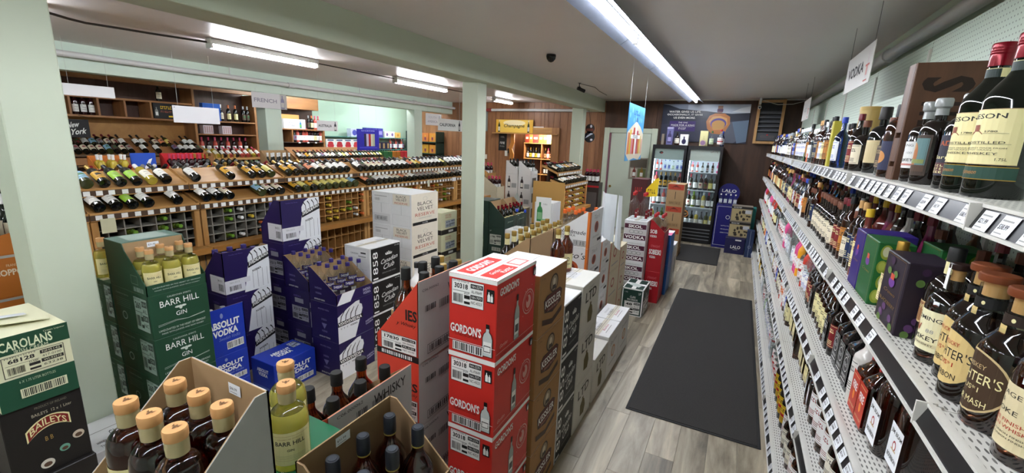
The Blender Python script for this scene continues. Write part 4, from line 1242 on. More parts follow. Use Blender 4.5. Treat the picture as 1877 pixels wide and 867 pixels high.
def gordon_side(f):
    f.rect(0, .96, 1, 1, WHITE); f.rect(0, 0, 1, .012, WHITE)
    f.text("GORDON'S", .29, .85, .10, WHITE, .46, bold=.03); f.text('LONDON DRY GIN', .29, .775, .025, M('#5d1512'), .3)
    f.bottle(.50, .10, .60, BLACK, None, .24); f.bottle(.50, .108, .585, M('#a9b2b0'), WHITE, .22, BLACK); f.rect(.46, .2, .54, .3, M('#4a4a4a'))
    f.ring(.80, .50, .16, .17, M('#e3b5ae'), .09); f.ring(.80, .50, .12, .13, M('#e3b5ae'), .06); f.ell(.80, .5, .07, .09, M('#dba49c')); f.ell(.77, .54, .03, .04, GRED)
    for k in range(6): f.ell(.66 + .045 * k, .34 + .38 * abs(math.sin(k)), .006, .008, M('#e3b5ae'), 8)
    f.rect(.0, .10, 1, .106, M('#e3b5ae')); f.text("GORDON'S LONDON DRY GIN", .5, .055, .035, M('#8c1613'), .8)
    f.text('Gordon', .17, .18, .05, M('#e3b5ae'), .18, shear=.4)
    f.rect(.90, .82, .975, .93, BLACK); f.bottle(.94, .83, .08, WHITE, None, .35)
def gordon_top(f):
    f.rect(0, 0, 1, 1, WHITE); f.rect(.06, .58, .78, .92, GRED); f.text("GORDON'S", .40, .74, .2, WHITE, .5, bold=.03); f.rect(.06, .08, .60, .42, GRED); f.text('PLASTIC', .42, .18, .1, WHITE, .22, bold=.02); f.text('Gordon', .28, .3, .1, WHITE, .22, shear=.4); f.rect(.66, .1, .94, .42, M('#d8736a')); f.rect(.7, .14, .9, .38, WHITE)
GST = (-.797, 1.459)
o = carton('gin_carton', 'red gin carton at bottom of the corner stack', .235, .377, .36, GRED, {'-y': gordon_front, '+x': gordon_side, 'top': gordon_top}, (GST[0], GST[1], 0))
stack(o, 4, .36, ['red gin carton at floor level of the corner stack', 'red gin carton second from the floor', 'red gin carton second from the top of its stack', 'topmost red gin carton at the aisle corner'], 'red gin cartons')

# ---- brown whiskey cartons
BK = M('#a87d4e', .7, noise=(30, .06, (1, 1, 1)))
def kess(f):
    dr = M('#5b2623', .6)
    f.frame(.03, .03, .97, .97, M('#5c432a'), .001)
    f.poly([(.16, .56), (.26, .62), (.74, .62), (.84, .56), (.80, .36), (.5, .28), (.20, .36)], M('#3f2a1c')); f.poly([(.19, .55), (.28, .60), (.72, .60), (.81, .55), (.77, .38), (.5, .31), (.23, .38)], dr)
    f.poly([(.14, .27), (.5, .17), (.86, .27), (.86, .18), (.5, .08), (.14, .18)], M('#4a3222'))
    f.ell(.5, .76, .15, .15, M('#3f2a1c')); f.ell(.5, .76, .12, .125, M('#9c8a70')); f.ell(.5, .78, .05, .06, M('#d8cbb4')); f.poly([(.42, .66), (.58, .66), (.55, .73), (.45, .73)], M('#3a2f2a'))
    f.text('KESSLER', .5, .485, .13, WHITE, .58, bold=.02); f.text('Smooth As Silk', .5, .375, .05, M('#c89a86'), .4, shear=.3); f.text('1.75L', .12, .93, .03, M('#5c432a'), .12)
def ktop(f):
    f.rect(0, 0, 1, 1, WCARD); f.ring(.55, .55, .06, .09, GREYP, .25, 12); f.rect(.52, .4, .62, .45, M('#c4c4c4'))
o = carton('whiskey_carton', 'x', .315, .375, .338, BK, {'+x': kess, 'top': ktop}, (-.785, 1.868, 0))
stack(o, 4, .338, ['brown whiskey carton with white lettering, on the floor', 'brown whiskey carton second from the floor', 'brown whiskey carton third from the floor', 'topmost brown whiskey carton behind the red gin'], 'brown whiskey cartons')

# ---- black and white 1858 cartons
def cc_side(f, bg=None):
    f.rect(.035, .03, .985, .97, BLACK)
    f.text('1858', .165, .46, .19, WHITE, .80, rot=90)
    f.text('Canadian', .62, .56, .13, WHITE, .56, shear=.3, slope=.12); f.text('Club', .60, .38, .15, WHITE, .36, shear=.3, slope=.12)
    for k in range(-2, 3): f.poly([(.60 + k * .04 - .02, .70), (.60 + k * .04 + .02, .70), (.60 + k * .05 + .01, .80 - abs(k) * .02), (.60 + k * .05 - .012, .80 - abs(k) * .02)], WHITE)
    f.text('SMOOTH AND SWEET', .60, .19, .04, GREYP, .46); f.text('6/1.75L', .88, .92, .03, WHITE, .16)
def cc_end(f):
    f.rect(.08, .68, .92, .93, M('#e2e2e0')); f.frame(.08, .68, .92, .93, GREYP, .001); f.text('CANADIAN', .4, .8, .05, INK, .3); f.rect(.65, .82, .85, .86, INK); f.rect(.55, .72, .85, .75, GREYP); f.rect(.49, 0.05, .51, .66, BLACK); f.rect(.12, .36, .88, .365, GREYP)
def cc_top(f):
    f.text('Canadian', .45, .55, .1, M('#c9b48a'), .3, shear=.3); f.text('Club', .45, .4, .1, M('#c9b48a'), .15, shear=.3); f.rect(.7, .55, .9, .7, M('#bcbcc0')); f.rect(.12, .6, .3, .7, M('#c8c8c8'))
o = carton('whisky_carton', 'x', .30, .315, .357, WCARD, {'+x': cc_side, '-y': cc_end, 'top': cc_top}, (-.787, 2.252, 0))
stack(o, 3, .357, ['black 1858 whisky carton on the floor along the aisle', 'black 1858 whisky carton second along the aisle', 'topmost black 1858 whisky carton along the aisle'], 'black whisky cartons by the aisle')
o = carton('whisky_carton', 'x', .315, .40, .328, WCARD, {'+x': cc_side, '-y': cc_end, 'top': cc_top}, (-2.85, 2.80, 0))
stack(o, 3, .328, ['black 1858 whisky carton on the floor beside vodka trays', 'middle black 1858 whisky carton beside vodka trays', 'topmost black 1858 whisky carton before the white reserve stack'], 'black whisky cartons by the vodka trays')

# ---- LTD cartons
OLIVE = M('#5e5226', .6)
def ltd(f):
    f.text('LTD', .50, .72, .2, M('#37342c'), .62, bold=.02); f.text('Canadian', .5, .88, .05, GREYP, .3, shear=.3)
    f.poly([(.38, .18), (.60, .15), (.66, .30), (.60, .46), (.54, .50), (.54, .56), (.46, .56), (.46, .50), (.36, .42)], OLIVE)
    f.frame(.03, .03, .97, .97, GREYP, .001)
LTDC = M('#cfcdc4', .65, noise=(25, .03, (1, 1, 1)))
def ltd_top(f):
    f.rect(.35, .35, .75, .7, M('#c7c7c7')); f.text('LTD', .55, .52, .2, GREYP, .3); f.ring(.82, .6, .04, .07, GREYP, .2, 10)
o = carton('whisky_carton', 'x', .30, .385, .363, LTDC, {'+x': ltd, 'top': ltd_top}, (-.785, 2.585, 0))
stack(o, 3, .363, ['white LTD whisky carton on the floor under two others', 'middle white LTD whisky carton of its stack', 'topmost white LTD whisky carton with two bottles on it'], 'white LTD cartons')
o = carton('whisky_carton', 'single low white LTD carton next to the bourbon cartons', .24, .385, .37, LTDC, {'+x': ltd, 'top': ltd_top}, (-.785, 3.03, 0))
def bou(f):
    f.ell(.5, .5, .16, .14, M('#c98a5a')); f.ell(.5, .5, .11, .1, LTDC); f.text('Bourbon', .5, .76, .1, GREYP, .6, shear=.3); f.rect(.2, .25, .8, .27, GREYP)
def bou_top(f):
    f.text('BOURBON', .45, .6, .12, INK, .45); f.text('Bourbon', .5, .35, .1, REDC, .4, shear=.35); f.rect(.2, .2, .7, .23, GREYP); f.text('STRAIGHT', .5, .78, .08, GREYP, .4)
for k, y in enumerate((3.425, 3.825)):
    carton('bourbon_carton', ('nearer' if k == 0 else 'farther') + ' low white bourbon carton before the dark green carton', .23, .385, .395, WCARD, {'+x': bou, 'top': bou_top}, (-.785, y, 0), group='low bourbon cartons')
for k, (x, y) in enumerate(((-1.03, 2.725), (-1.02, 2.865))):
    place('ltd_bottle', (x, y, 1.0905), .55, ('left' if k == 0 else 'right') + ' gold capped LTD bottle standing on the white LTD carton', 'bottles on the LTD carton', name='whisky_bottle')

# ---- dark green carton on the floor
def clan(f):
    f.frame(.0, .0, 1, 1, WHITE, .012); f.text('CLAN', .52, .70, .08, WHITE, .26, bold=.01); f.text('MACGREGOR', .52, .60, .07, WHITE, .5, bold=.01)
    f.code(.14, .07, .9, .54, '48', 9, WHITE, BLACK); f.text('1.75', .2, .86, .04, WHITE, .14); f.text('UP', .84, .85, .09, WHITE, .12)
def clan_top(f):
    f.frame(0, 0, 1, 1, WHITE, .012); f.rect(.42, 0, .58, 1, WHITE); f.rect(.0, .4, 1, .6, WHITE); f.poly([(.2, .3), (.45, .2), (.6, .7), (.35, .8)], M('#cfd8d2'))
carton('whisky_carton', 'dark green and white Clan carton alone on the floor', .243, .40, .335, M('#1c3f36', .5), {'-y': clan, '+x': clan, 'top': clan_top}, (-.797, 5.0, 0), seams=False)

# ---- SKOL and Sobieski
BURG = M('#4b1330', .5)
def skol(f):
    f.rect(.0, .86, 1, .98, M('#d9d9d9')); f.text('EXTREME QUALITY', .5, .92, .05, GREYP, .7)
    f.rect(.02, .62, .98, .84, BURG); f.text('SKOL', .5, .73, .14, WHITE, .62, bold=.03)
    f.rect(.02, .36, .98, .60, M('#c8c4c4')); f.ring(.35, .48, .12, .09, GREYP, .3, 14); f.ring(.55, .48, .12, .09, GREYP, .3, 14); f.ring(.75, .48, .1, .08, GREYP, .3, 14)
    f.rect(.02, .11, .98, .34, BURG); f.text('VODKA', .5, .225, .15, WHITE, .86, bold=.03)
o = carton('vodka_carton', 'x', .275, .40, .268, M('#e1e1e1', .5), {'-y': skol}, (-.908, 5.42, 0))
stack(o, 4, .268, ['white and burgundy SKOL carton on the floor', 'SKOL carton second from the floor', 'SKOL carton third from the floor', 'topmost SKOL carton with clear bottles on it'], 'SKOL vodka cartons')
for k, (x, y) in enumerate(((-1.11, 5.50), (-.98, 5.48), (-1.12, 5.63), (-.985, 5.62), (-.97, 5.745))):
    place('skol', (x, y, 1.0725), 1.0, 'clear red capped vodka bottle on SKOL cartons, ' + ('front left', 'front right', 'middle left', 'middle right', 'rearmost')[k], 'bottles on the SKOL cartons', name='vodka_bottle')
SRED = M('#a8141f', .45)
def sob(f):
    f.text('SOBIESKI', .5, .62, .16, WHITE, .78, bold=.03); f.text('VODKA', .36, .46, .08, WHITE, .4, bold=.02); f.text('STRAIGHT', .5, .80, .07, M('#d8737a'), .6)
o = carton('vodka_carton', 'x', .185, .38, .415, SRED, {'-y': sob}, (-.715, 5.585, 0))
stack(o, 2, .415, ['red Sobieski carton on the floor', 'red Sobieski carton under the open one'], 'red Sobieski cartons')
oc = open_case('vodka_carton', 'open red Sobieski carton with clear bottles showing', .185, .38, .10, .245, '-x', SRED, {}, (-.715, 5.585, .83))
b = MB(); f = Face(b, (-.185, 0, 0), (1, 0, 0), (0, 0, 1), .105, .17); f.text('SOB', .5, .6, .3, WHITE, .8, bold=.03); f.text('VODKA', .5, .25, .18, WHITE, .8, bold=.02); b.build('side_print', oc)
for k, (x, y) in enumerate(((-.855, 5.64), (-.763, 5.645), (-.855, 5.74), (-.763, 5.745), (-.855, 5.85), (-.763, 5.85))):
    place('sobieski', (x, y, .837), 0, 'clear red capped bottle in open Sobieski carton, ' + ('front left', 'front right', 'middle left', 'middle right', 'rear left', 'rear right')[k], 'bottles in the open Sobieski carton', name='vodka_bottle')
o = carton('blue_carton', 'x', .26, .38, .415, M('#1d5fa8', .45), {'top': lambda f: (f.rect(0, 0, 1, 1, WHITE), f.poly([(0, 0), (.6, 0), (.2, .6)], PINK))}, (-.68, 5.985, 0))
stack(o, 2, .415, ['bright blue carton on the floor behind Sobieski', 'bright blue carton with pink and white top'], 'blue cartons')
carton('white_carton', 'white carton behind the bright blue stack', .30, .3, .62, WCARD, {'+x': lambda f: f.rect(.2, .3, .7, .7, GREYP)}, (-.66, 6.40, 0))

# ---- kraft wine cartons by the fridge
def kraftb(f):
    f.rect(.06, .74, .94, .98, M('#b5432a')); f.scrib(.5, .84, .06, M('#5a1e14'), .6, 7); f.poly([(.3, .88), (.5, .95), (.7, .88)], M('#5a1e14')); f.rect(.485, .32, .515, .66, BLACK); f.frame(.15, .08, .85, .22, M('#6d5535'), .003); f.bars(.18, .09, .82, .21, M('#6d5535'), 12, 5)
plt = MB(); plt.box(-1.12, -.80, 8.28, 8.72, 0, .118, KRAFTD); tag(plt.build('low_pallet'), 'low wooden pallet under the kraft wine cartons', 'pallet')
o = carton('wine_carton', 'x', .30, .40, .40, KRAFT, {'-y': kraftb}, (-.81, 8.3, .12))
stack(o, 3, .40, ['lowest kraft wine carton in front of fridge', 'middle kraft wine carton in front of fridge', 'topmost kraft wine carton in front of fridge'], 'kraft wine cartons')

# ---- handmade vodka cartons
def tito(f):
    f.rect(0, 0, .09, 1, M('#d9742a')); f.ell(.5, .52, .15, .16, M('#b3522a')); f.ell(.5, .52, .10, .12, M('#6d2c18')); f.text("Tito's", .5, .82, .12, GREYP, .4, shear=.3); f.text('Handmade', .5, .26, .08, GREYP, .46, shear=.3); f.rect(.62, .08, .9, .16, INK)
def tito_f(f):
    f.text('Handmade', .5, .42, .11, INK, .8, shear=.3); f.text('VODKA', .4, .32, .06, INK, .4); f.frame(.55, .05, .92, .2, INK, .003); f.bars(.56, .055, .91, .195, INK, 12, 2); f.rect(.93, 0, 1, 1, M('#d9742a'))
def tito_c(f):
    f.text("Tito's", .6, .75, .2, INK, .7, shear=.3); f.ell(.5, .35, .25, .22, M('#b3522a')); f.ell(.5, .35, .15, .14, M('#6d2c18')); f.rect(.93, 0, 1, 1, M('#d9742a'))
o = carton('vodka_carton', 'x', .30, .40, .277, WCARD, {'+x': tito, '-y': tito_c}, (-1.05, 3.50, 0))
stack(o, 4, .277, ['white and orange vodka carton on the floor', 'white and orange vodka carton second up', 'white and orange vodka carton third up', "white and orange Tito's carton under the open one"], 'white and orange vodka cartons')
oc = open_case('vodka_carton', 'open white and orange handmade vodka carton', .30, .40, .12, .315, '+x', WCARD, {'+x': tito, '-y': tito_f}, (-1.05, 3.50, 1.11), inner=WCARD)
for k, (x, y) in enumerate(((-1.30, 3.56), (-1.20, 3.56), (-1.11, 3.56), (-1.30, 3.66), (-1.20, 3.66), (-1.30, 3.77), (-1.20, 3.77), (-1.11, 3.86))):
    place('tito', (x, y, 1.117), .3, 'orange capped clear bottle, %s in the handmade vodka carton' % ordinal(k + 1), 'bottles in the handmade vodka carton', name='vodka_bottle')
o = carton('vodka_carton', 'x', .30, .34, .272, WCARD, {'+x': tito}, (-1.05, 3.92, 0))
stack(o, 4, .272, ['white orange edged vodka carton at floor of second column', 'white orange edged vodka carton second in second column', 'white orange edged vodka carton third in second column', 'topmost white orange edged carton of second column'], 'second column of vodka cartons')
CRC = M('#cfc4a6', .65, noise=(25, .04, (1, 1, 1)))
def crm(f):
    f.rect(0, 0, .06, 1, M('#b5332c')); f.ell(.45, .6, .16, .16, M('#a4493c')); f.ell(.45, .6, .11, .1, CRC); f.rect(.2, .2, .8, .24, GREYP); f.frame(.04, .04, .96, .96, GREYP, .001)
o = carton('wine_box_carton', 'x', .28, .44, .335, CRC, {'+x': crm}, (-1.05, 4.29, 0))
stack(o, 3, .335, ['cream carton with red edge on the floor', 'middle cream carton with red edge', 'topmost cream carton with red edge beside white sheets'], 'cream red edged cartons')
o = carton('wine_box_carton', 'x', .28, .32, .29, CRC, {'+x': crm}, (-1.05, 4.74, 0))
stack(o, 3, .29, ['cream carton on the floor beside SKOL stack', 'middle cream carton beside SKOL stack', 'upper cream carton with yellow taps on top'], 'cream cartons beside SKOL')
b = MB()
for x, y in ((-1.10, 4.80), (-1.14, 4.86)): b.lathe([(.018, 0), (.02, .03), (.012, .06), (.012, .09)], M('#e3b91f', .35), 10, (x, y, .87))
tag(b.build('yellow_taps', smooth=40), 'pair of yellow wine box taps on cream carton', 'tap')
# white sheets standing up from the cream carton
def sheet(pts, z0, z1, lab):
    b = MB(); n = len(pts); m_ = M('#dfe5e8', .5)
    V1 = [(x, y, z0 + dz) for x, y, dz in pts]; V2 = [(x - .03 * math.sin(i), y + .02, z1 + dz * .3) for i, (x, y, dz) in enumerate(pts)]
    for i in range(n - 1):
        q = [Vector(V1[i]), Vector(V1[i + 1]), Vector(V2[i + 1]), Vector(V2[i])]
        b.prism(q, (-.0015, .001, 0), m_)
    tag(b.build('paper_sheet'), lab, 'paper')
sheet([(-1.075, 3.90, .07), (-1.02, 3.86, .03), (-.97, 3.88, .0), (-.94, 3.91, -.02)], 1.12, 1.545, 'wide white paper sheet standing before SKOL cartons')
sheet([(-.935, 3.93, -.05), (-.905, 3.92, -.08), (-.88, 3.95, -.1)], 1.13, 1.56, 'narrow folded white paper strip beside the wide sheet')

# ---- brown panelled display with gold capped whisky
for k, y0 in enumerate((3.0, 3.48)):
    g = carton('whisky_carton', 'x', .31, .465, .30, M('#b3342c', .5) if k == 0 else KRAFT, {}, (-1.36, y0, 0))
    stack(g, 3, .30, ['%s carton on floor under gold capped whisky, %s' % (('red', 'near') if k == 0 else ('kraft', 'far')), '%s carton second up under gold capped whisky' % ('red' if k == 0 else 'kraft'), '%s carton directly under gold capped whisky tray' % ('red' if k == 0 else 'kraft')], 'cartons under the gold capped whisky')
    oc = open_case('whisky_carton', ('near' if k == 0 else 'far') + ' open kraft tray of gold capped whisky', .31, .465, .12, .345, '+x', KRAFT, {}, (-1.36, y0, .905), group='trays of gold capped whisky')
    for j, (dx, dy) in enumerate(((-.24, .07), (-.24, .19), (-.24, .31), (-.24, .42), (-.115, .07), (-.115, .19), (-.115, .31), (-.115, .42))):
        place('gold_cap_whisky', (-1.36 + dx, y0 + dy, .913), .3, 'gold capped dark whisky, %s bottle of the %s kraft tray' % (ordinal(j + 1), 'near' if k == 0 else 'far'), 'gold capped whisky bottles', name='whisky_bottle')

# ---- red whisky cartons behind the gin
def red_f(f):
    f.rect(0, 0, 1, .05, BLACK); f.text('ES', .84, .62, .13, BLACK, .26, bold=.03); f.text('y Whisky', .76, .50, .07, BLACK, .42, shear=.35)
    f.code(.05, .10, .97, .42, '17830', 14, WHITE, BLACK, ('NH-1323', 'NH-00000V', 'PA-4189', 'NC-4197')); f.rect(0, .05, 1, .1, BLACK); f.bars(.1, .02, .9, .1, WHITE, 20, 6)
def red_s(f):
    f.text('WHISKY', .72, .86, .10, INK, .42, bold=.01); f.text('C06.000062', .2, .94, .03, INK, .28); f.bars(.1, .64, .3, .74, INK, 8, 3); f.bars(.34, .6, .56, .74, INK, 9, 4); f.frame(.14, .07, .80, .2, INK, .0025); f.bars(.15, .08, .79, .19, INK, 14, 8)
o = carton('whisky_carton', 'x', .247, .42, .333, GCARD, {'-y': lambda f: (f.rect(0, 0, 1, 1, RED2), red_f(f)), '+x': red_s}, (-1.155, 1.405, 0))
stack(o, 3, .333, ['red fronted whisky carton on the floor', 'middle red fronted whisky carton', 'red fronted whisky carton under the open one'], 'red fronted whisky cartons')
oc = open_case('whisky_carton', 'open red fronted whisky carton with amber bottles', .247, .42, .09, .385, '+x', RED2, {}, (-1.155, 1.405, .999), notch=.0)
b = MB(); b.box(.0, .0015, .0, .42, .0, .385, GCARD); f = Face(b, (.0016, 0, 0), (0, 1, 0), (0, 0, 1), .42, .36, .001); red_s(f); b.build('side_print', oc)
b = MB(); f = Face(b, (-.247, 0, 0), (1, 0, 0), (0, 0, 1), .247, .37, .0012)
f.rect(0, 0, 1, .08, BLACK); f.text('IES', .84, .60, .14, BLACK, .26, bold=.03); f.text('y Whisky', .72, .47, .06, BLACK, .46, shear=.35); f.code(.12, .085, .96, .31, '17830', 14, WHITE, BLACK, ('NH-1323', 'NH-00000V', 'PA-4189', 'NC-4197')); f.bars(.1, .015, .9, .075, WHITE, 20, 6); b.build('side_print', oc)
for k, (dx, dy) in enumerate(((-.18, .13), (-.175, .25), (-.18, .36), (-.062, .12), (-.062, .235), (-.062, .35))):
    place('es_whisky', (-1.155 + dx, 1.405 + dy, 1.006), .5, 'black capped amber whisky, %s in the open red carton' % ordinal(k + 1), 'bottles in the open red carton', name='whisky_bottle').scale = (1.03, 1.03, 1.14)

# ---- mixed bottles on cartons between the red carton and the white reserve stack
for z0, l in ((0, 'lower kraft carton hidden behind the red fronted whisky'), (.46, 'upper kraft carton hidden behind the red fronted whisky')):
    carton('liquor_carton', l, .42, .30, .455, KRAFT, {}, (-1.42, 1.97, z0), group='kraft cartons behind the red whisky')
place('l3', (-1.72, 2.08, .9155), .7, 'white opaque bottle with black cap behind the open red carton', None, name='liquor_bottle')
for k, (x, y) in enumerate(((-1.50, 2.06), (-1.48, 2.19), (-1.62, 2.20))):
    place('gold_cap_whisky', (x, y, .9155), .6, 'gold capped bottle left of the red gin top, %s' % ('nearest', 'farther right', 'farther left')[k], 'gold capped bottles behind the red carton', name='whisky_bottle')
# ---- near group: open WHISKY carton, dark bottles, stoppered gin
for z0, z1, l in ((0, .38, 'lower hidden carton under the open WHISKY carton'), (.38, .76, 'upper hidden carton under the open WHISKY carton')):
    carton('whisky_carton', l, .257, .405, z1 - z0, GCARD, {'-y': lambda f: f.rect(0, 0, 1, 1, RED2), '+x': red_s}, (-1.072, .85, z0), group='cartons under the open WHISKY carton')
oc = open_case('whisky_carton', 'open grey WHISKY carton with black capped amber bottles', .257, .405, .16, .335, '+x', RED2, {}, (-1.072, .85, .76), notch=.0)
b = MB(); b.box(.0, .0015, .0, .405, .0, .335, GCARD); f = Face(b, (.0016, 0, 0), (0, 1, 0), (0, 0, 1), .405, .335, .001); f.text('WHISKY', .70, .86, .12, INK, .42, bold=.01); f.text('C06.000062', .22, .94, .035, INK, .28); f.bars(.28, .7, .42, .88, INK, 7, 3); f.bars(.46, .72, .64, .88, INK, 8, 4); b.build('side_print', oc)
for k, (x, y) in enumerate(((-1.262, .925), (-1.265, 1.052), (-1.27, 1.18), (-1.137, .925), (-1.14, 1.052), (-1.142, 1.18))):
    place('es_whisky', (x, y, .768), .6, 'black capped amber whisky, %s in the open WHISKY carton' % ('front left', 'middle left', 'rear left', 'front right', 'middle right', 'rear right')[k], 'bottles in the open WHISKY carton', name='whisky_bottle')

DK = M('#2a241f', .6)
for z0, z1, l in ((0, .43, 'lower kraft carton under the dark bottles'), (.43, .86, 'upper kraft carton under the dark bottles')):
    carton('liquor_carton', l, .235, .34, z1 - z0, KRAFTD, {}, (-.66, .605, z0), group='cartons under the dark bottles')
oc = open_case('liquor_carton', 'open kraft carton holding six dark black capped bottles', .235, .34, .15, .325, '-x', KRAFT, {}, (-.66, .605, .86), inner=KRAFTD)
tag_sticker(oc, (-.230, .12, .285), (0, 1, 0), (0, 0, 1), .05, .028, '$31.99')
for k, (x, y) in enumerate(((-.835, .668), (-.835, .772), (-.835, .878), (-.728, .668), (-.728, .772), (-.728, .878))):
    place('dark_whisky', (x, y, .869), .8, 'black capped dark bottle, %s in the kraft carton' % ('front left', 'middle left', 'rear left', 'front right', 'middle right', 'rear right')[k], 'bottles in the kraft carton', name='whisky_bottle')

def barr(f):
    lt = M('#cdd6cc', .6)
    f.text('CALEDONIA SPIRITS', .5, .90, .035, lt, .4); f.text('BARR HILL', .5, .76, .14, WHITE, .66); f.ell(.5, .60, .03, .05, lt, 8); f.ell(.45, .62, .05, .025, lt, 8); f.ell(.55, .62, .05, .025, lt, 8); f.text('GIN', .5, .47, .1, WHITE, .18)
    for k in range(2): f.poly([(.1, .30 - .03 * k), (.4, .33 - .02 * k), (.6, .29), (.9, .34 - .02 * k), (.9, .346 - .02 * k), (.6, .296), (.4, .336 - .02 * k), (.1, .306 - .03 * k)], lt)
    f.text('LANDCRAFTED IN THE HEART OF VERMONT', .5, .17, .045, lt, .8); f.text('MADE WITH JUNIPER AND RAW HONEY', .5, .09, .045, lt, .72)
def barr_end(f):
    lt = M('#8fa398', .6)
    f.text('Caledonia Spirits', .3, .86, .05, lt, .35)
    for k in range(5): f.rect(.1, .74 - .045 * k, .5, .755 - .045 * k, M('#4f6d5c'))
    f.ring(.3, .36, .07, .1, lt, .25, 14); f.code(.62, .15, .97, .92, '260', 31, lt, M('#24352b'), ('NH', 'AL', 'OR', 'NC'))
o = carton('gin_carton', 'x', .42, .31, .265, DGREEN, {'+x': barr, '-y': barr_end}, (-2.83, 1.12, 0))
stack(o, 4, .265, ['dark green gin carton on the floor of the Vermont gin stack', 'dark green gin carton second from the floor', 'dark green gin carton third from the floor', 'dark green gin carton just under the open case'], 'dark green gin cartons')
o = carton('gin_carton', 'x', .25, .31, .265, DGREEN, {'-y': barr_end}, (-3.255, 1.12, 0))
stack(o, 4, .265, ['rear dark green gin carton on the floor by the column', 'rear dark green gin carton second up by the column', 'rear dark green gin carton third up by the column', 'rear dark green gin carton fourth up by the column'], 'rear dark green gin cartons')
# open case with a cut front and remaining lid
def gin_case(x1, y0, z0, lab, half=.21, w=.42, d=.31):
    t = empty('gin_carton', (x1, y0, z0)); tag(t, lab, 'open carton', 'open gin cases')
    H = .275; lo = .06
    b = MB(); th = .004
    b.box(-th, 0, 0, d, 0, lo, DGREEN); b.build('front_wall', t)
    b = MB(); b.box(-w, -w + th, 0, d, 0, H, DGREEN); b.build('back_wall', t)
    for yy, nm in ((0, 'side_wall'), (d - th, 'side_wall')):
        b = MB(); b.prism([(-w, yy, 0), (0, yy, 0), (0, yy, lo), (-half + .02, yy, H - .04), (-half, yy, H), (-w, yy, H)], (0, th, 0), DGREEN); b.build(nm, t)
    b = MB(); b.box(-half - .006, -half, th, d - th, .03, H, KRAFT); b.build('inner_panel', t)
    b = MB(); b.box(-w, -half, 0, d, H, H + .004, M('#5f8073', .4)); b.poly([(-w + .02, .06, H + .005), (-half - .02, .05, H + .005), (-half - .02, .26, H + .005), (-w + .02, .25, H + .005)], M('#b9cdc6', .25)); b.build('lid', t)
    b = MB(); f = Face(b, (-.16, 0, 0), (1, 0, 0), (0, 0, 1), .16, .15, .0012); f.bars(.1, .05, .85, .28, M('#8fa398'), 12, 3); f.frame(.05, .36, .5, .7, M('#8fa398'), .002); b.build('side_print', t)
    b = MB(); f = Face(b, (0, 0, 0), (0, 1, 0), (0, 0, 1), d, lo, .0012); f.text('LANDCRAFTED IN THE HEART OF VERMONT', .5, .66, .12, M('#cdd6cc'), .8); f.text('MADE WITH JUNIPER AND RAW HONEY', .5, .36, .12, M('#cdd6cc'), .75); b.build('side_print', t)
    b = MB(); f = Face(b, (-half, .12, H - .045), (0, 1, 0), (0, 0, 1), .06, .03, .001); f.rect(0, 0, 1, 1, TAGM); f.text('$31.99', .4, .5, .4, INK, .6); b.build('price_sticker', t)
    return t
gin_case(-2.83, 1.12, 1.0605, 'open dark green gin case with lid, six pale bottles in front')
for k, (x, y) in enumerate(((-2.885, 1.18), (-2.885, 1.28), (-2.885, 1.38), (-2.985, 1.18), (-2.985, 1.28), (-2.985, 1.38))):
    place('barr_gin', (x, y, 1.067), math.pi / 2 - .15, 'pale gin bottle in open green case, %s' % ('front row left', 'front row middle', 'front row right', 'rear row left', 'rear row middle', 'rear row right')[k], 'gin bottles in the open case', name='gin_bottle', capname='stopper')
for k, (x, y) in enumerate(((-3.36, 1.20), (-3.36, 1.31), (-3.44, 1.17), (-3.34, 1.40))):
    place('barr_gin', (x, y, 1.0605), math.pi / 2, 'pale gin bottle behind the green lid, %s from the column' % ordinal((2, 3, 1, 4)[k]), 'gin bottles behind the green lid', name='gin_bottle', capname='stopper')
# green box with three gin bottles in front
for z0, z1, l in ((0, .36, 'lower green gin carton in the foreground'), (.36, .72, 'middle green gin carton in the foreground'), (.72, 1.078, 'green gin carton carrying three gin bottles in the foreground')):
    carton('gin_carton', l, .28, .30, z1 - z0, M('#1f6a48', .45), {'top': lambda f: (f.text('CALEDONIA SPIRITS', .3, .45, .06, M('#cdd6cc'), .4), f.text('VERMONT', .3, .35, .06, M('#cdd6cc'), .25))}, (-.905, .55, z0), group='green gin cartons in the foreground', seams=False)
for k, (x, y, r) in enumerate(((-1.025, .685, .95), (-1.125, .755, .9), (-1.085, .585, .8))):
    place('barr_gin', (x, y, 1.079), r, ('front gin bottle with readable label on the green carton', 'rear gin bottle half hidden on the green carton', 'left gin bottle behind the kraft flap')[k], 'gin bottles on the foreground green carton', name='gin_bottle', capname='stopper').scale = (1.14, 1.14, 1.0)
# amber stoppered bottles in a grey open carton
for z0, z1, l in ((0, .40, 'lower grey carton under the amber stoppered bottles'), (.40, .80, 'middle grey carton under the amber stoppered bottles'), (.80, 1.185, 'upper grey carton under the amber stoppered bottles')):
    carton('gin_carton', l, .30, .23, z1 - z0, GCARD, {}, (-.855, .30, z0), group='grey cartons under the amber bottles')
oc = open_case('gin_carton', 'open grey carton with tall kraft back and six amber bottles', .30, .23, .06, .25, '+y', GCARD, {}, (-.855, .30, 1.187), inner=KRAFT)
tag_sticker(oc, (-.14, .224, .205), (1, 0, 0), (0, 0, 1), .045, .028, '$46.99')
for k, (x, y) in enumerate(((-1.087, .366), (-.996, .368), (-.905, .37), (-1.083, .456), (-.992, .458), (-.905, .458))):
    place('barr_tom', (x, y, 1.194), .4, 'amber stoppered bottle, %s of the grey carton' % ('front left', 'front middle', 'front right', 'rear left', 'rear middle', 'rear right')[k], 'amber stoppered bottles', name='gin_bottle', capname='stopper')
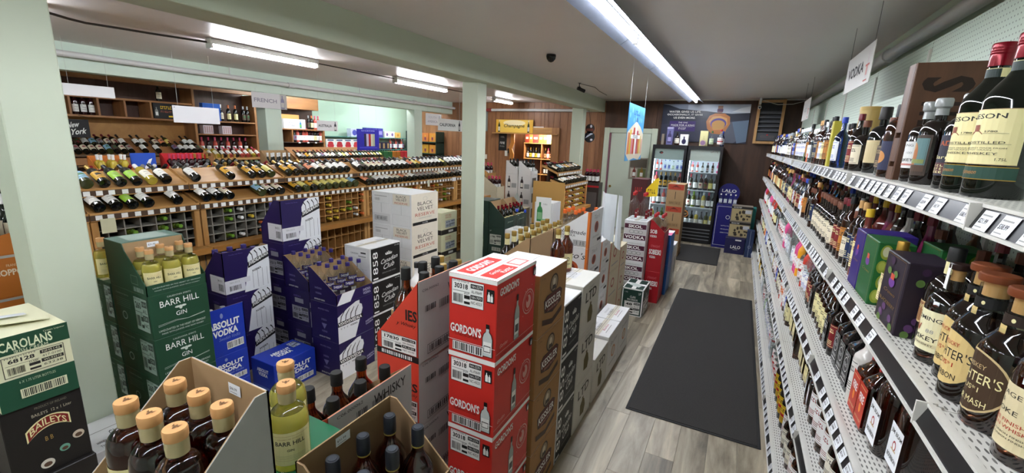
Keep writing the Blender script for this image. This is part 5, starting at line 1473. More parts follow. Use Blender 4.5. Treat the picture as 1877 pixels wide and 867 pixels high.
carton('glass_carton', 'grey white GLASS carton on the floor against the near column', .33, .30, .36, M('#c4c4c2', .6), {'top': lambda f: (f.text('GLASS', .62, .42, .16, INK, .26), f.text('HANDLE WITH CARE', .45, .25, .07, INK, .4), f.text('THIS SIDE UP', .4, .12, .07, INK, .3), f.rect(.0, .60, 1, .615, M('#6a665f')))}, (-2.70, .72, 0), seams=False)

# ---- left foreground: cream liqueur cartons
CRB = M('#d9d7b4', .6, noise=(20, .03, (1, 1, 1)))
def carol(f):
    f.rect(0, .80, 1, 1, DGREEN); f.rect(0, 0, 1, .42, M('#1c4a34', .5)); f.rect(0, .76, 1, .82, DGREEN)
    f.text('CAROLANS', .45, .87, .13, M('#d8dcb8'), .66, bold=.02); f.text('IRISH CREAM', .5, .775, .05, M('#d8dcb8'), .42); f.text('Cream Liqueur', .82, .955, .03, M('#d8dcb8'), .28)
    f.code(.12, .45, .90, .73, '68128', 8, CRB, INK, ('NH5142', '417-0100', 'WI-93510', '63238')); f.text('6 X 1.75 LITER BOTTLES', .5, .36, .035, M('#b9c4a4'), .46); f.bars(.26, .13, .86, .26, BLACK, 26, 3, CRB)
carton('liqueur_carton', 'green and cream Carolans carton with open flaps, left foreground', .41, .235, .315, CRB, {'+x': carol}, (-2.49, .455, .84), seams=False)
b = MB(); b.prism([(-2.88, .47, 1.156), (-2.62, .50, 1.172), (-2.56, .66, 1.165), (-2.86, .67, 1.158)], (0, 0, .003), CRB); b.poly([(-2.75, .48, 1.178), (-2.70, .48, 1.178), (-2.66, .62, 1.176), (-2.70, .62, 1.174)], M('#dfe6ea', .15))
fl_ = b.build('loose_flap', None); tag(fl_, 'raised cream cardboard flap on top of the Carolans carton', 'flap')
BAI = M('#1d1a19', .45)
def bail(f):
    rd = M('#7c1f1c', .5)
    n = 8
    for k in range(n):
        a, c = k / n, (k + 1) / n
        q = lambda t: .60 + .10 * (1 - (2 * t - 1) ** 2) + .06 * (t - .5)
        f.mb.poly([f.p(.24 + .56 * a, q(a) - .075), f.p(.24 + .56 * c, q(c) - .075), f.p(.24 + .56 * c, q(c) + .075), f.p(.24 + .56 * a, q(a) + .075)], CREAM)
    f.up()
    for k in range(n):
        a, c = k / n, (k + 1) / n
        q = lambda t: .60 + .10 * (1 - (2 * t - 1) ** 2) + .06 * (t - .5)
        f.mb.poly([f.p(.26 + .52 * a, q(a) - .06), f.p(.26 + .52 * c, q(c) - .06), f.p(.26 + .52 * c, q(c) + .06), f.p(.26 + .52 * a, q(a) + .06)], rd)
    f.up()
    f.text('BAILEYS', .52, .615, .09, CREAM, .46, bold=.01, warp=.09, slope=.06); f.text('B B', .5, .47, .06, M('#a8874a'), .1); f.text('BAILEYS  12 x 1 Liter', .6, .83, .04, M('#b9b099'), .5); f.text('PRODUCT OF IRELAND', .6, .92, .03, M('#7d7768'), .4)
    for u, v, r, m_ in ((.42, .13, .09, M('#d6cfc0')), (.66, .25, .07, M('#6aa08c')), (.86, .36, .08, M('#c8b8a4'))): f.ell(u, v, r, r * .7, m_); f.ell(u, v - .01, r * .6, r * .35, M('#5a4030'))
carton('liqueur_carton', 'black Baileys carton with red ribbon logo under Carolans', .41, .25, .34, BAI, {'+x': bail}, (-2.50, .445, .50), seams=False)
carton('liqueur_carton', 'black carton on the floor under the Baileys carton', .41, .27, .50, BAI, {}, (-2.48, .43, 0), seams=False)

# ---- blue vodka cartons
ABL = M('#1736a8', .4)
def absl(f):
    f.ell(.46, .84, .035, .055, M('#8794c4'), 12); f.text('ABSOLUT', .5, .66, .15, WHITE, .74, bold=.04); f.text('VODKA', .52, .49, .14, WHITE, .58, bold=.04); f.text('Swedish Vodka', .6, .36, .07, M('#7f8fd0'), .5, shear=.35); f.bars(.52, .10, .92, .26, BLACK, 16, 5, WHITE)
def absl_s(f):
    f.text('ABSOLUT', .5, .70, .12, WHITE, .5, bold=.04); f.text('VODKA', .5, .56, .12, WHITE, .4, bold=.04); f.rect(0, .1, 1, .16, M('#5d74c4'))
carton('vodka_carton', 'blue Absolut carton alone on the floor', .278, .365, .255, ABL, {'+x': absl, '-y': absl_s, 'top': lambda f: (f.text('ABSOLUT', .46, .58, .16, WHITE, .46, bold=.04), f.text('VODKA', .46, .4, .16, WHITE, .36, bold=.04), f.code(.74, .5, .94, .86, '12', 3, M('#c9d2e6'), INK))}, (-2.92, 1.865, 0), seams=False)
o = carton('vodka_carton', 'x', .30, .285, .2265, ABL, {'+x': absl, '-y': absl_s}, (-3.0, 1.45, 0), seams=False)
stack(o, 2, .2265, ['lower blue Absolut carton behind the gin stack', 'upper blue Absolut carton behind the gin stack'], 'blue Absolut cartons')
oc = open_case('vodka_carton', 'open blue Absolut carton with silver capped bottles behind its panel', .30, .285, .12, .345, '+x', ABL, {'+x': absl}, (-3.0, 1.45, .4535), notch=.01)
for k, (dx, dy) in enumerate(((-.07, .06), (-.07, .15), (-.07, .235), (-.17, .06), (-.17, .15), (-.17, .235))):
    place('absolut', (-3.0 + dx, 1.45 + dy, .462), 0, 'silver capped clear bottle, %s in the open Absolut carton' % ordinal(k + 1), 'bottles in the open Absolut carton', name='vodka_bottle')

# ---- purple vodka cartons with the white bottle picture
SVP = M('#20144e', .45)
def sved(f, flip=False):
    wh = M('#e6e8ea', .55)
    f.poly([(.40, .0), (.62, .0), (1, .0), (1, 1), (.72, 1), (.60, .93), (.52, .80), (.52, .62)], wh)
    for k in range(4):
        u = .58 + .11 * k; v = .90 + .02 * k
        f.poly([(u - .02, v), (u, v + .02), (u + .05, v - .06), (u + .07, v - .26), (u + .055, v - .26), (u + .035, v - .07)], INK)
        f.rect(u + .02, .05, u + .026, .48, M('#55565c'))
    q = [(.515, .545), (1, .715), (1, .85), (.515, .68)]; f.poly(q, BLACK)
    f.text('SVEDKA', .67, .685, .085, WHITE, .27, bold=.03, slope=.62 * f.h / f.w * .55); f.text('UAUAUA', .89, .775, .085, WHITE, .2, bold=.02, slope=.62 * f.h / f.w * .55)
    f.text('VODKA', .70, .48, .05, INK, .2, bold=.03, slope=.25); f.text('Svedka has flavor', .28, .93, .025, M('#6a5aa0'), .3)
def sved_label(f):
    f.rect(.35, .06, 1, .45, M('#d8d8dc')); f.frame(.37, .1, .7, .4, GREYP, .001); f.bars(.72, .1, .95, .3, INK, 9, 6); f.text('NH-3213', .8, .36, .05, INK, .2)
def sved_dark(f):
    f.text('SVEDKA', .5, .80, .05, M('#6a5aa0'), .3); f.code(.25, .12, .92, .52, '3213', 6, M('#9a9aa4'), INK); f.rect(.4, .62, .75, .75, M('#8a8a94'))
for (x, y, w, d, n, nm, hp) in ((-3.45, 1.87, .29, .375, 2, 'left', .36), (-3.50, 2.42, .29, .40, 3, 'tall', .385)):
    hb = .345 if nm == 'left' else .336
    o = carton('vodka_carton', 'x', w, d, hb, SVP, {'+x': sved, '-y': sved_dark}, (x, y, 0), seams=False)
    stack(o, n, hb, ['%s purple Svedka carton of the %s stack' % (l, nm) for l in (('lower', 'upper') if n == 2 else ('lowest', 'middle', 'upper'))], 'purple vodka cartons, %s stack' % nm)
    oc = open_case('vodka_carton', 'open purple Svedka carton on top of the %s stack' % nm, w, d, .14, hp, '+x', SVP, {'+x': sved, '-y': sved_label}, (x, y, n * hb + .0005), notch=.09)
    b = MB(); f = Face(b, (0, 0, 0), (0, 1, 0), (0, 0, 1), d, hp, .0035); f.rect(0, .06, .42, .36, M('#d8d8dc')); f.bars(.08, .1, .34, .24, INK, 10, 6); f.rect(.42, .24, .54, .36, M('#d8d8dc')); f.text('NH-3213', .2, .3, .04, GREYP, .2); b.build('shipping_label', oc)
    for k, (dx, dy) in enumerate(((-.22, .072), (-.22, .188), (-.22, .304), (-.09, .072), (-.09, .188), (-.09, .304))):
        place('svedka_big', (x + dx, y + dy, n * hb + .008), .5, 'purple capped large vodka, %s in the %s stack top carton' % (ordinal(k + 1), nm), 'bottles in the %s purple top carton' % nm, name='vodka_bottle')
def svedD(f):
    sved2 = M('#e6e8ea', .55)
    f.poly([(0, 0), (.45, 0), (.68, .70), (.66, .82), (.60, .86), (.60, .95), (.5, .95), (.28, .86), (0, .70)], sved2)
    for k in range(4): f.poly([(.06 + .13 * k, .55), (.08 + .13 * k, .7), (.2 + .12 * k, .84), (.21 + .12 * k, .83), (.1 + .13 * k, .68), (.08 + .13 * k, .55)], INK)
    f.rect(0, .44, .68, .56, BLACK); f.text('VSVSVSVEDKA', .33, .50, .085, WHITE, .64, bold=.03); f.text('VODKA', .42, .37, .045, INK, .2, bold=.03); f.text('Y  Y  Y', .16, .37, .045, INK, .2)
    f.text('SVEDKA', .86, .30, .05, M('#b9b6d6'), .22, bold=.02, slope=.2); f.text('VODKA', .86, .23, .05, M('#b9b6d6'), .22, bold=.02, slope=.2)
def svedD_s(f):
    f.text('SVEDKA', .5, .55, .05, M('#8e8ab4'), .2); f.poly([(.4, .45), (.6, .45), (.5, .3)], M('#6d6a96')); f.text('VODKA', .5, .24, .05, M('#8e8ab4'), .2); f.text('IMPORTED VODKA', .5, .82, .04, M('#8e8ab4'), .4); f.text('80 PROOF VODKA', .5, .08, .04, WHITE, .4)
for (x, y, nm) in ((-2.68, 2.27, 'right'), (-3.13, 2.37, 'left')):
    o = carton('vodka_carton', 'x', .315, .385, .325, SVP, {'+x': svedD, '-y': svedD_s if nm == 'right' else sved_dark}, (x, y, 0), seams=False)
    stack(o, 2, .325, ['%s purple Svedka carton under the %s open tray' % (l, nm) for l in ('lower', 'upper')], 'purple cartons under the %s tray' % nm)
    oc = open_case('vodka_carton', '%s open purple Svedka tray with kraft inside' % nm, .315, .385, .09, .275, '-x', SVP, {}, (x, y, .6505), group='open purple vodka trays')
    b = MB(); f = Face(b, (0, 0, 0), (0, 1, 0), (0, 0, 1), .385, .09, .0012); f.poly([(0, 0), (.35, 0), (.5, 1), (.15, 1)], M('#e6e8ea')); f.text('SVEDKA', .82, .62, .25, M('#b9b6d6'), .22, bold=.02); f.text('VODKA', .82, .3, .25, M('#b9b6d6'), .22, bold=.02); b.build('side_print', oc)
    b = MB(); f = Face(b, (-.315, 0, 0), (1, 0, 0), (0, 0, 1), .2, .16, .0012); f.text('SVEDKA', .55, .72, .1, M('#8e8ab4'), .4); f.text('VODKA', .55, .45, .1, M('#8e8ab4'), .35); f.text('80 PROOF VODKA', .6, .12, .08, WHITE, .6); b.build('side_print', oc)
    for k in range(9):
        i, j = divmod(k, 3)
        place('svedka', (x - .265 + .095 * j, y + .07 + .12 * i, .658), math.pi / 2 - .3, 'purple capped Svedka bottle, %s of the %s kraft lined tray' % (ordinal(k + 1), nm), 'bottles in the %s purple tray' % nm, name='vodka_bottle')

# ---- white reserve whisky stack, two wide
BVC = M('#ddd5c2', .6, noise=(20, .03, (1, 1, 1)))
def bv(f):
    f.rect(0, 0, 1, 1, BVC); f.ring(.5, .84, .08, .06, GREYP, .08, 16); f.text('BLACK', .5, .70, .11, INK, .56); f.text('VELVET', .5, .545, .11, INK, .60); f.text('RESERVE', .5, .37, .10, M('#b8503c'), .74); f.text('CANADIAN WHISKY', .5, .26, .04, GREYP, .5); f.rect(.04, .06, .96, .15, BLACK); f.text('6 x 1.75L', .5, .105, .04, WHITE, .2)
def bv_e(f):
    f.rect(.08, .66, .92, .97, BVC); f.frame(.08, .66, .92, .97, GREYP, .001); f.text('BLACK', .5, .90, .07, INK, .5); f.text('VELVET', .5, .81, .07, INK, .54); f.text('RESERVE', .5, .71, .06, M('#b8503c'), .64); f.rect(.495, .36, .505, .66, GREYP); f.frame(.06, .04, .94, .36, GREYP, .001)
def bv_e2(f):
    f.frame(.06, .66, .92, .97, GREYP, .001); f.bars(.15, .72, .45, .82, GREYP, 10, 4); f.rect(.15, .86, .8, .88, GREYP); f.rect(.495, .36, .505, .66, INK); f.rect(.06, .04, .94, .34, M('#cfcfcd')); f.frame(.14, .12, .80, .26, INK, .003); f.bars(.16, .13, .78, .25, INK, 16, 9)
o = carton('whisky_carton', 'x', .27, .445, .35, WCARD, {'+x': bv, '-y': bv_e}, (-2.93, 3.47, 0), seams=False)
stack(o, 4, .35, ['white Black Velvet carton on the floor, aisle side', 'Black Velvet carton second from floor, aisle side', 'Black Velvet carton third from floor, aisle side', 'topmost Black Velvet carton, aisle side'], 'white reserve whisky cartons')
o = carton('whisky_carton', 'x', .27, .445, .35, WCARD, {'-y': bv_e2}, (-3.203, 3.47, 0), seams=False)
stack(o, 4, .35, ['plain end white carton on the floor, wine side', 'plain end white carton second from floor, wine side', 'plain end white carton third from floor, wine side', 'topmost plain end white carton, wine side'], 'white reserve whisky cartons, wine side')
# cream cartons beside the middle column
def corz(f):
    f.rect(0, 0, 1, .22, M('#2c2624')); f.rect(.45, .06, .75, .16, WCARD); f.scrib(.45, .86, .08, M('#b5543c'), .4, 6); f.scrib(.45, .76, .05, M('#b5543c'), .4, 7); f.code(.25, .30, .85, .62, '8190', 4, M('#b9c0cc'), M('#2c3550'))
o = carton('wine_carton', 'x', .30, .38, .316, CRB, {'+x': corz, '-y': lambda f: (f.rect(0, 0, 1, .22, M('#2c2624')), f.scrib(.3, .4, .08, M('#b5543c'), .3, 6))}, (-3.59, 4.88, 0), seams=False)
stack(o, 3, .316, ['cream and black carton on the floor beside middle column', 'middle cream and black carton beside middle column', 'topmost cream carton with a bottle on it, beside middle column'], 'cream and black cartons')
place('v1', (-3.75, 4.95, .9485), .5, 'clear bottle with white label on the cream carton', None, name='vodka_bottle')

# ---- green Irish whiskey cartons behind the middle column
JGC = M('#22382f', .5)
def jam_e(f):
    f.code(.10, .30, .82, .72, '1780', 12, M('#c9cbbd'), INK); f.bars(.25, .06, .8, .2, INK, 12, 2, M('#c9cbbd')); f.text('UP', .15, .85, .05, M('#c9cbbd'), .1)
def jam_s(f):
    f.text('Jameson', .5, .3, .14, M('#b9c4b4'), .6, shear=.3); f.text('TRIPLE DISTILLED', .5, .88, .05, M('#8fa398'), .5)
def jam_p(f):
    f.bottle(.55, .06, .88, M('#4a6a30'), M('#cfd2bd'), .26, M('#c9cbbd'))
for k, y in enumerate((5.4, 5.765)):
    o = carton('whiskey_carton', 'x', .262, .36, .37, JGC, {'+x': jam_s, '-y': jam_e}, (-2.87, y, 0), seams=False)
    stack(o, 2, .37, ['lower %s green Irish whiskey carton behind the middle column' % ('near', 'far')[k], 'upper %s green Irish whiskey carton behind the middle column' % ('near', 'far')[k]], 'green Irish whiskey cartons, %s' % ('near', 'far')[k])
    oc = open_case('whiskey_carton', '%s open green carton of burgundy capped Irish whiskey' % ('near', 'far')[k], .262, .36, .15, .36, '-x', JGC, {'+x': lambda f: f.text('Jameson', .5, .2, .08, M('#b9c4b4'), .5, shear=.3)}, (-2.87, y, .7405), group='open green whiskey cartons')
    for j in range(6):
        a, c = divmod(j, 2)
        place('jam_small', (-2.87 - .06 - .085 * c, y + .07 + .11 * a, .748), .9, 'burgundy capped Irish whiskey, %s in the %s open green carton' % (ordinal(j + 1), ('near', 'far')[k]), 'bottles in the open green cartons', name='whiskey_bottle')
o = carton('whiskey_carton', 'x', .25, .36, .37, JGC, {'-y': jam_p}, (-3.14, 5.4, 0), seams=False)
stack(o, 3, .37, ['green carton with bottle picture on the floor', 'green carton with bottle picture, middle', 'topmost green carton with bottle picture'], 'green picture cartons')
# ================================================================== wine racks
def wine(key, glassm, foil, labm, burg=False, mark=None):
    Rr = .040 if burg else .037
    def fn(l):
        f = CFace(l, Rr, .04, .145, 2.6); f.rect(0, 0, 1, 1, labm)
        if mark: f.rect(.3, .45, .7, .75, mark); f.rect(.25, .2, .75, .26, mark)
        else: f.rect(.3, .6, .7, .66, GREYP); f.rect(.25, .3, .75, .34, GREYP)
    def capf(c, h, hc, rc):
        c.lathe([(rc, h - hc), (rc * 1.0, h - .018), (rc * 1.12, h - .016), (rc * 1.12, h - .003), (rc * .95, h)], foil, 10)
    if burg: design(key, Rr, .30, .0138, .13, .10, glassm, None, .06, .0146, 'round', seg=14, labels=[('label', fn)], capfn=capf)
    else: design(key, Rr, .30, .0138, .185, .045, glassm, None, .06, .0146, 'dome', seg=14, labels=[('label', fn)], capfn=capf)
FWH = M('#e8e8e6', .4); FBK = M('#1b191b', .4); FRD = M('#7c1624', .4); FYL = M('#d0b23a', .4); FGR = M('#6c9a2e', .4); FGD = M('#b08c45', .35, .5); FSL = M('#aeb2b8', .3, .6); FOR = M('#d4723a', .4)
WN = {'white': (M('#eceae4'), 'white'), 'cream': (CREAM2, 'cream'), 'gold': (M('#d9a326'), 'gold'), 'blue': (M('#8fb7d2'), 'pale blue'), 'lime': (M('#9ccb3a'), 'lime green'), 'grey': (M('#9b958c'), 'grey'), 'orange': (M('#e08b62'), 'orange'), 'dark': (M('#5b463c'), 'brown'), 'yellow': (M('#e3d678'), 'pale yellow'), 'purple': (M('#76708c'), 'mauve')}
WINES = []
rw = random.Random(17)
for i, (c, (m_, nm)) in enumerate(WN.items()):
    g = [WINEGL, WINEGL, WINEGL, M('#15120f', .08, coat=.5)][i % 4]
    if c in ('blue', 'yellow'): g = M('#3c421f', .1, coat=.4)
    wine('n_' + c, g, [FBK, FRD, FGD, FSL][i % 4], m_, burg=i % 3 == 0, mark=[None, FRD, INK, GRN][i % 4])
    WINES += [('n_' + c, nm)] * {'white': 8, 'cream': 5, 'gold': 2, 'blue': 1, 'lime': 0, 'grey': 2, 'orange': 1, 'dark': 2, 'yellow': 2, 'purple': 1}[c]
wine('n_clear', YELGL, FWH, M('#f0ead8')); wine('n_rose', ROSEGL, M('#d85a7c', .4), WHITE); wine('n_red', M('#2a0d12', .08, coat=.5), M('#c23a5c', .4), WHITE)
wine('n_g1', WINEGL, FYL, CREAM); wine('n_g2', WINEGL, FWH, CREAM2, True); wine('n_g3', GRNGL, FGR, WHITE); wine('n_g4', WINEGL, FOR, CREAM); wine('n_g5', WINEGL, FBK, WHITE)

def tilt_rot(th):
    s, c = math.sin(th), math.cos(th)
    return Matrix(((0, -s, -c), (1, 0, 0), (0, -c, s))).to_euler()
OUT_ROT = Matrix(((0, 0, 1), (-1, 0, 0), (0, -1, 0))).to_euler()
NW = [0]
WSTUFF = MB()
def rough_wine(key, loc, rot):
    m3 = rot.to_matrix(); u, v, w = m3.col[0], m3.col[1], m3.col[2]
    d = DESIGN[key]; lm = d['labels'][0][1].materials[0]; fm = d['cap'].materials[0]; gm_ = d['body'].materials[0]
    WSTUFF.lathe([(.036, 0), (.037, .18), (.014, .235), (.014, .26)], gm_, 8, loc, (u, v, w)); WSTUFF.lathe([(.0155, .24), (.0155, .30)], fm, 6, loc, (u, v, w))
    q = [Vector(loc) + u * (.0385 * math.sin(a)) - v * (.0385 * math.cos(a)) + w * z for a in (-.9, -.3, .3, .9) for z in (.045, .135)]
    WSTUFF.add(q, [(0, 2, 3, 1), (2, 4, 5, 3), (4, 6, 7, 5)], lm)
def lay(key, xf, zt, y, th, label, group, small=False):
    d = DESIGN[key]; Rr = d['R']
    s, c = math.sin(th), math.cos(th)
    loc = (xf + s * (Rr + .003) - c * .012, y, zt + c * (Rr + .003) + s * .012)
    if small: return rough_wine(key, loc, tilt_rot(th))
    return place(key, loc, 0, label, group, name='wine_bottle', tilt=tilt_rot(th), capname='foil')

LIPM = M('#4a3522', .5)
BING = M('#8b877d', .7, noise=(12, .08, (1, 1, 1)))
def rack(y0, y1, xs, zs, lab, end_panel=False, bins='grey', x_l=-4.04, lower=True, z_l=.955):
    """double tier display with pigeon holes below; xs, zs of the two tier fronts"""
    t = empty('wine_rack', (0, 0, 0)); tag(t, lab, 'wine rack')
    th = math.radians(30)
    for k, (xf, zt) in enumerate(zip(xs, zs)):
        L = .31 if k == 0 else .27
        th = math.radians(22 if k == 0 else 17)
        s, c = math.sin(th), math.cos(th)
        b = MB(); b.prism([(xf, y0, zt), (xf - c * L, y0, zt + s * L), (xf - c * L - .01, y0, zt + s * L - .016), (xf, y0, zt - .018)], (0, y1 - y0, 0), OAK); b.build('tray', t)
        b = MB(); b.bbox(xf, xf + .02, y0, y1, zt - .052, zt + .012, OAK, .003); b.build('tray_lip', t)
        b = MB(); b.box(xf + .0201, xf + .0215, y0, y1, zt - .044, zt - .003, LIPM); b.build('price_channel', t)
        b = MB(); y = y0 + .03; r = random.Random(int(y0 * 10) + k)
        while y < y1 - .05:
            w_ = .04
            b.box(xf + .0216, xf + .0224, y, y + w_, zt - .041, zt - .006, WHITE); y += r.choice((.07, .075, .085))
        o = b.build('price_tags', t); o['kind'] = 'stuff'
        # dividing fins on the tray
        y = y0
        while y < y1:
            b = MB(); b.prism([(xf - .01, y, zt + .004), (xf - c * L, y, zt + s * L), (xf - c * L, y, zt + s * L + .02), (xf - .01, y, zt + .02)], (0, .008, 0), OAK); b.build('tray_fin', t)
            y += .61
    xb = xs[1] - .02
    # pigeon holes
    gm = BING if bins == 'grey' else OAKX
    dep = .28
    z_top = zs[1] - .055
    b = MB()
    ny = max(2, int((y1 - y0) / .098)); py = (y1 - y0) / ny
    nz = 4; pz = (z_top - z_l) / nz
    for i in range(ny + 1): b.box(xb - dep, xb - .004, y0 + i * py - .004, y0 + i * py + .004, z_l, z_top, gm)
    for j in range(nz + 1): b.box(xb - dep, xb - .006, y0, y1, z_l + j * pz - .004, z_l + j * pz + .004, gm)
    b.build('bin_grid', t)
    b = MB(); b.box(xb - dep - .02, xb - dep, y0, y1, .05, zs[0] + .05, M('#3d2a1e', .7)); b.build('back_panel', t)
    b = MB(); b.bbox(xb - .05, x_l, y0, y1, z_l - .03, z_l + .004, OAK, .003); b.build('ledge', t)
    b = MB(); b.bbox(x_l - .004, x_l + .012, y0, y1, z_l - .045, z_l + .008, M('#b87f3c', .45), .003); b.build('ledge_front', t)
    if lower:
        b = MB(); n2 = 6; p2 = (z_l - .10) / n2
        for i in range(ny + 1): b.box(xb - dep, xb + .02, y0 + i * py - .004, y0 + i * py + .004, .06, z_l - .04, gm)
        for j in range(n2): b.box(xb - dep, xb + .018, y0, y1, .06 + j * p2 - .004, .06 + j * p2 + .004, gm)
        b.build('bin_grid', t)
    for y in (y0 + .0225, y1 - .0225):
        b = MB(); b.bbox(xb - .02, xb + .03, y - .022, y + .022, 0, z_top, OAKZ, .003); b.build('post', t)
    if end_panel:
        b = MB(); b.bbox(xs[1] - .56, xs[1] + .02, y0 - .035, y0 - .015, .55, 1.30, M('#c79a55', .5, noise=(5, .05, (1, 1, 1))), .003); b.build('end_panel', t)
    return t, (xb, y0, py, z_l, pz, ny, nz)

XS, ZS = (-4.32, -4.18), (1.497, 1.333)
secs = [(0.72, 1.375, 'grey'), (1.38, 2.12, 'grey'), (2.13, 3.05, 'grey'), (3.06, 4.07, 'oak'), (4.08, 5.1, 'oak'), (5.11, 6.05, 'oak'), (6.06, 7.0, 'oak')]
SN = ['first', 'second', 'third', 'fourth', 'fifth', 'sixth', 'seventh']
th = math.radians(30)
rwb = random.Random(99)
binspec = []
for i, (a, c, g) in enumerate(secs):
    dz = (0, 0, 0, .0, .0, .0, 0)[i]
    t, info = rack(a, c, XS, (ZS[0] + dz, ZS[1] + dz), 'oak wine display rack, %s section from the near column' % SN[i], bins=g)
    binspec.append((i, info))
    for tier in (0, 1):
        y = a + .07; n = 0
        prev = None
        while y < c - .05:
            gap = (i in (2,) and rwb.random() < .30) or (i == 1 and tier == 1 and 1.8 < y < 1.93)
            step = .104 if i < 3 else .1
            if gap:
                y += step; continue
            if i == 1 and tier == 0 and 1.86 < y < 1.965: key, nm = 'n_clear', 'white'
            elif i == 1 and 1.58 < y < 1.685: key, nm = 'n_lime', 'lime green'
            elif prev and rwb.random() < .3: key, nm = prev
            else: key, nm = rwb.choice(WINES)
            prev = (key, nm)
            n += 0 if y < 1.2 else 1
            lay(key, XS[tier], ZS[tier] + dz + .002, y, math.radians(22 if tier == 0 else 17), 'wine bottle with %s label, %s on the %s tier of the %s rack section' % (nm, ordinal(max(1, n)), ('upper', 'lower')[tier], SN[i]), 'wine bottles lying on the long rack', small=(y < 1.2 or y > 6.2))
            y += step
    # bottles in the pigeon holes, necks out
    xb, y0_, py, zl, pz, ny, nz = info
    occ = {1: .2, 2: .5, 3: .65, 4: .6, 5: .5}.get(i, 0)
    k = 0
    colkind = [rwb.choice(('n_g1', 'n_g2', 'n_g4', 'n_g1', 'n_g2', 'n_g3')) if rwb.random() < .85 else None for _ in range(ny)]
    for u in range(ny):
        for v in range(nz):
            if rwb.random() > occ or colkind[u] is None: continue
            k += 1
            key = colkind[u] if i > 1 else 'n_g3'
            if i > 3:
                rough_wine(key, (xb - .27, y0_ + (u + .5) * py, zl + v * pz + .045), OUT_ROT); continue
            o = place(key, (xb - .27, y0_ + (u + .5) * py, zl + v * pz + .045), 0, 'wine bottle neck out, column %s row %s of the %s rack section' % (ordinal(u + 1), ordinal(v + 1), SN[i]), 'wine bottles in the pigeon holes', name='wine_bottle', tilt=OUT_ROT, capname='foil')
# back slope of the long rack: crowd of bottles whose necks peek over
bk = MB()
rk = random.Random(8)
y = .9
FO = [FBK, FRD, FYL, FSL, FGD, FWH]
while y < 6.9:
    x, z = XS[0] - .36, ZS[0] + .09
    ax = (Vector((0, 1, 0)), Vector((.42, 0, .9)).normalized(), Vector((.9, 0, -.42)).normalized())
    d = Vector((.85, 0, .52)).normalized(); u = Vector((0, 1, 0)); v = d.cross(u)
    bk.lathe([(.034, 0), (.036, .17), (.014, .23), (.014, .29)], WINEGL, 7, (x - .23, y, z - .10), (u, v, d)); bk.lathe([(.0155, .23), (.0155, .30)], rk.choice(FO), 6, (x - .23, y, z - .10), (u, v, d))
    y += .088
bk2 = bk.build('back_slope_bottles', smooth=45); tag(bk2, 'row of wine necks on the hidden far slope of the long rack', 'wine bottles', kind='stuff')
b = MB(); b.prism([(XS[0] - .33, .75, 1.56), (XS[0] - .75, .75, 1.35), (XS[0] - .75, .75, 1.33), (XS[0] - .33, .75, 1.54)], (0, 6.2, 0), OAK); b.box(XS[0] - .77, XS[0] - .75, .75, 6.95, 0, 1.38, PINE)
tag(b.build('rack_back_slope'), 'far sloping side of the long wine rack', 'wine rack')
# notes hanging on the rack
for (x, y, z, w_, h_, c_, lb) in ((-4.15, 1.43, 1.19, .09, .11, '#d8d6b0', 'pale handwritten card hanging on the near rack section'), (-4.15, 1.30, 1.2, .05, .10, '#8f3038', 'small red card hanging on the rack beside column'), (-4.15, 5.29, 1.24, .05, .10, '#d8d4c0', 'cream card hanging far along the rack'), (-4.15, 5.93, 1.28, .11, .06, '#e2e6ea', 'white folded card on the far rack lip')):
    b = MB(); b.box(x, x + .0015, y, y + w_, z, z + h_, M(c_, .6)); tag(b.build('rack_card'), lb, 'card')

# ---- second small rack by the back wall
XS2, ZS2 = (-2.74, -2.60), (1.45, 1.25)
t, info = rack(7.0, 8.25, XS2, ZS2, 'short oak wine rack with a plain end panel near the door', end_panel=True, bins='oak', x_l=-2.5, z_l=.80)
for tier in (0, 1):
    y = 7.07; n = 0
    while y < 8.2:
        n += 1; key, nm = rwb.choice(WINES)
        lay(key, XS2[tier], ZS2[tier] + .002, y, math.radians(22 if tier == 0 else 17), 'wine bottle with %s label, %s on %s tier of the short rack' % (nm, ordinal(n), ('upper', 'lower')[tier]), 'wine bottles on the short rack')
        y += .092
xb, y0_, py, zl, pz, ny, nz = info
for u in range(ny):
    ck = rwb.choice(('n_g1', 'n_g1', 'n_g2', 'n_g4', 'n_g5'))
    for v in range(nz):
        if rwb.random() < .85:
            rough_wine(ck, (xb - .27, y0_ + (u + .5) * py, zl + v * pz + .045), OUT_ROT)

# ================================================================== far left wine wall
XW = -8.6
DKB = wood('#4a3026', '#63453a', 'Z', 6, .5)
def bx(t, nm, x0, x1, y0, y1, z0, z1, m):
    b = MB(); b.bbox(x0, x1, y0, y1, z0, z1, m, .003); return b.build(nm, t)
t = empty('wine_wall_unit', (0, 0, 0)); tag(t, 'tall built-in wooden wine wall with cubbies, left of French sign', 'shelving')
bx(t, 'back_panel', -9.01, -8.99, 1.6, 5.6, 2.08, 2.7, DKB); bx(t, 'oak_back', -8.99, -8.95, 1.6, 4.5, 1.5, 2.08, wood('#a8743c', '#c4924f', 'X', 4, .5)); bx(t, 'back_panel', -9.01, -8.99, 4.5, 5.6, .3, 2.08, DKB)
bx(t, 'top_rail', -8.72, XW, 1.6, 5.6, 2.62, 2.69, PINE); bx(t, 'shelf', -8.98, XW, 1.6, 4.45, 2.345, 2.375, PINE); bx(t, 'shelf', -8.98, XW, 1.6, 4.5, 2.07, 2.10, PINE)
for y in (2.10, 2.47, 2.85, 3.17, 3.495, 3.84, 4.15): bx(t, 'divider', -8.98, XW, y - .014, y + .014, 2.10, 2.345, PINEZ)
for y in (4.48, 5.58): bx(t, 'post', -8.98, XW, y - .02, y + .02, .1, 2.62, PINEZ)
for z in (2.095, 1.86, 1.50): bx(t, 'shelf', -8.98, XW, 4.5, 5.56, z - .012, z + .012, PINE)
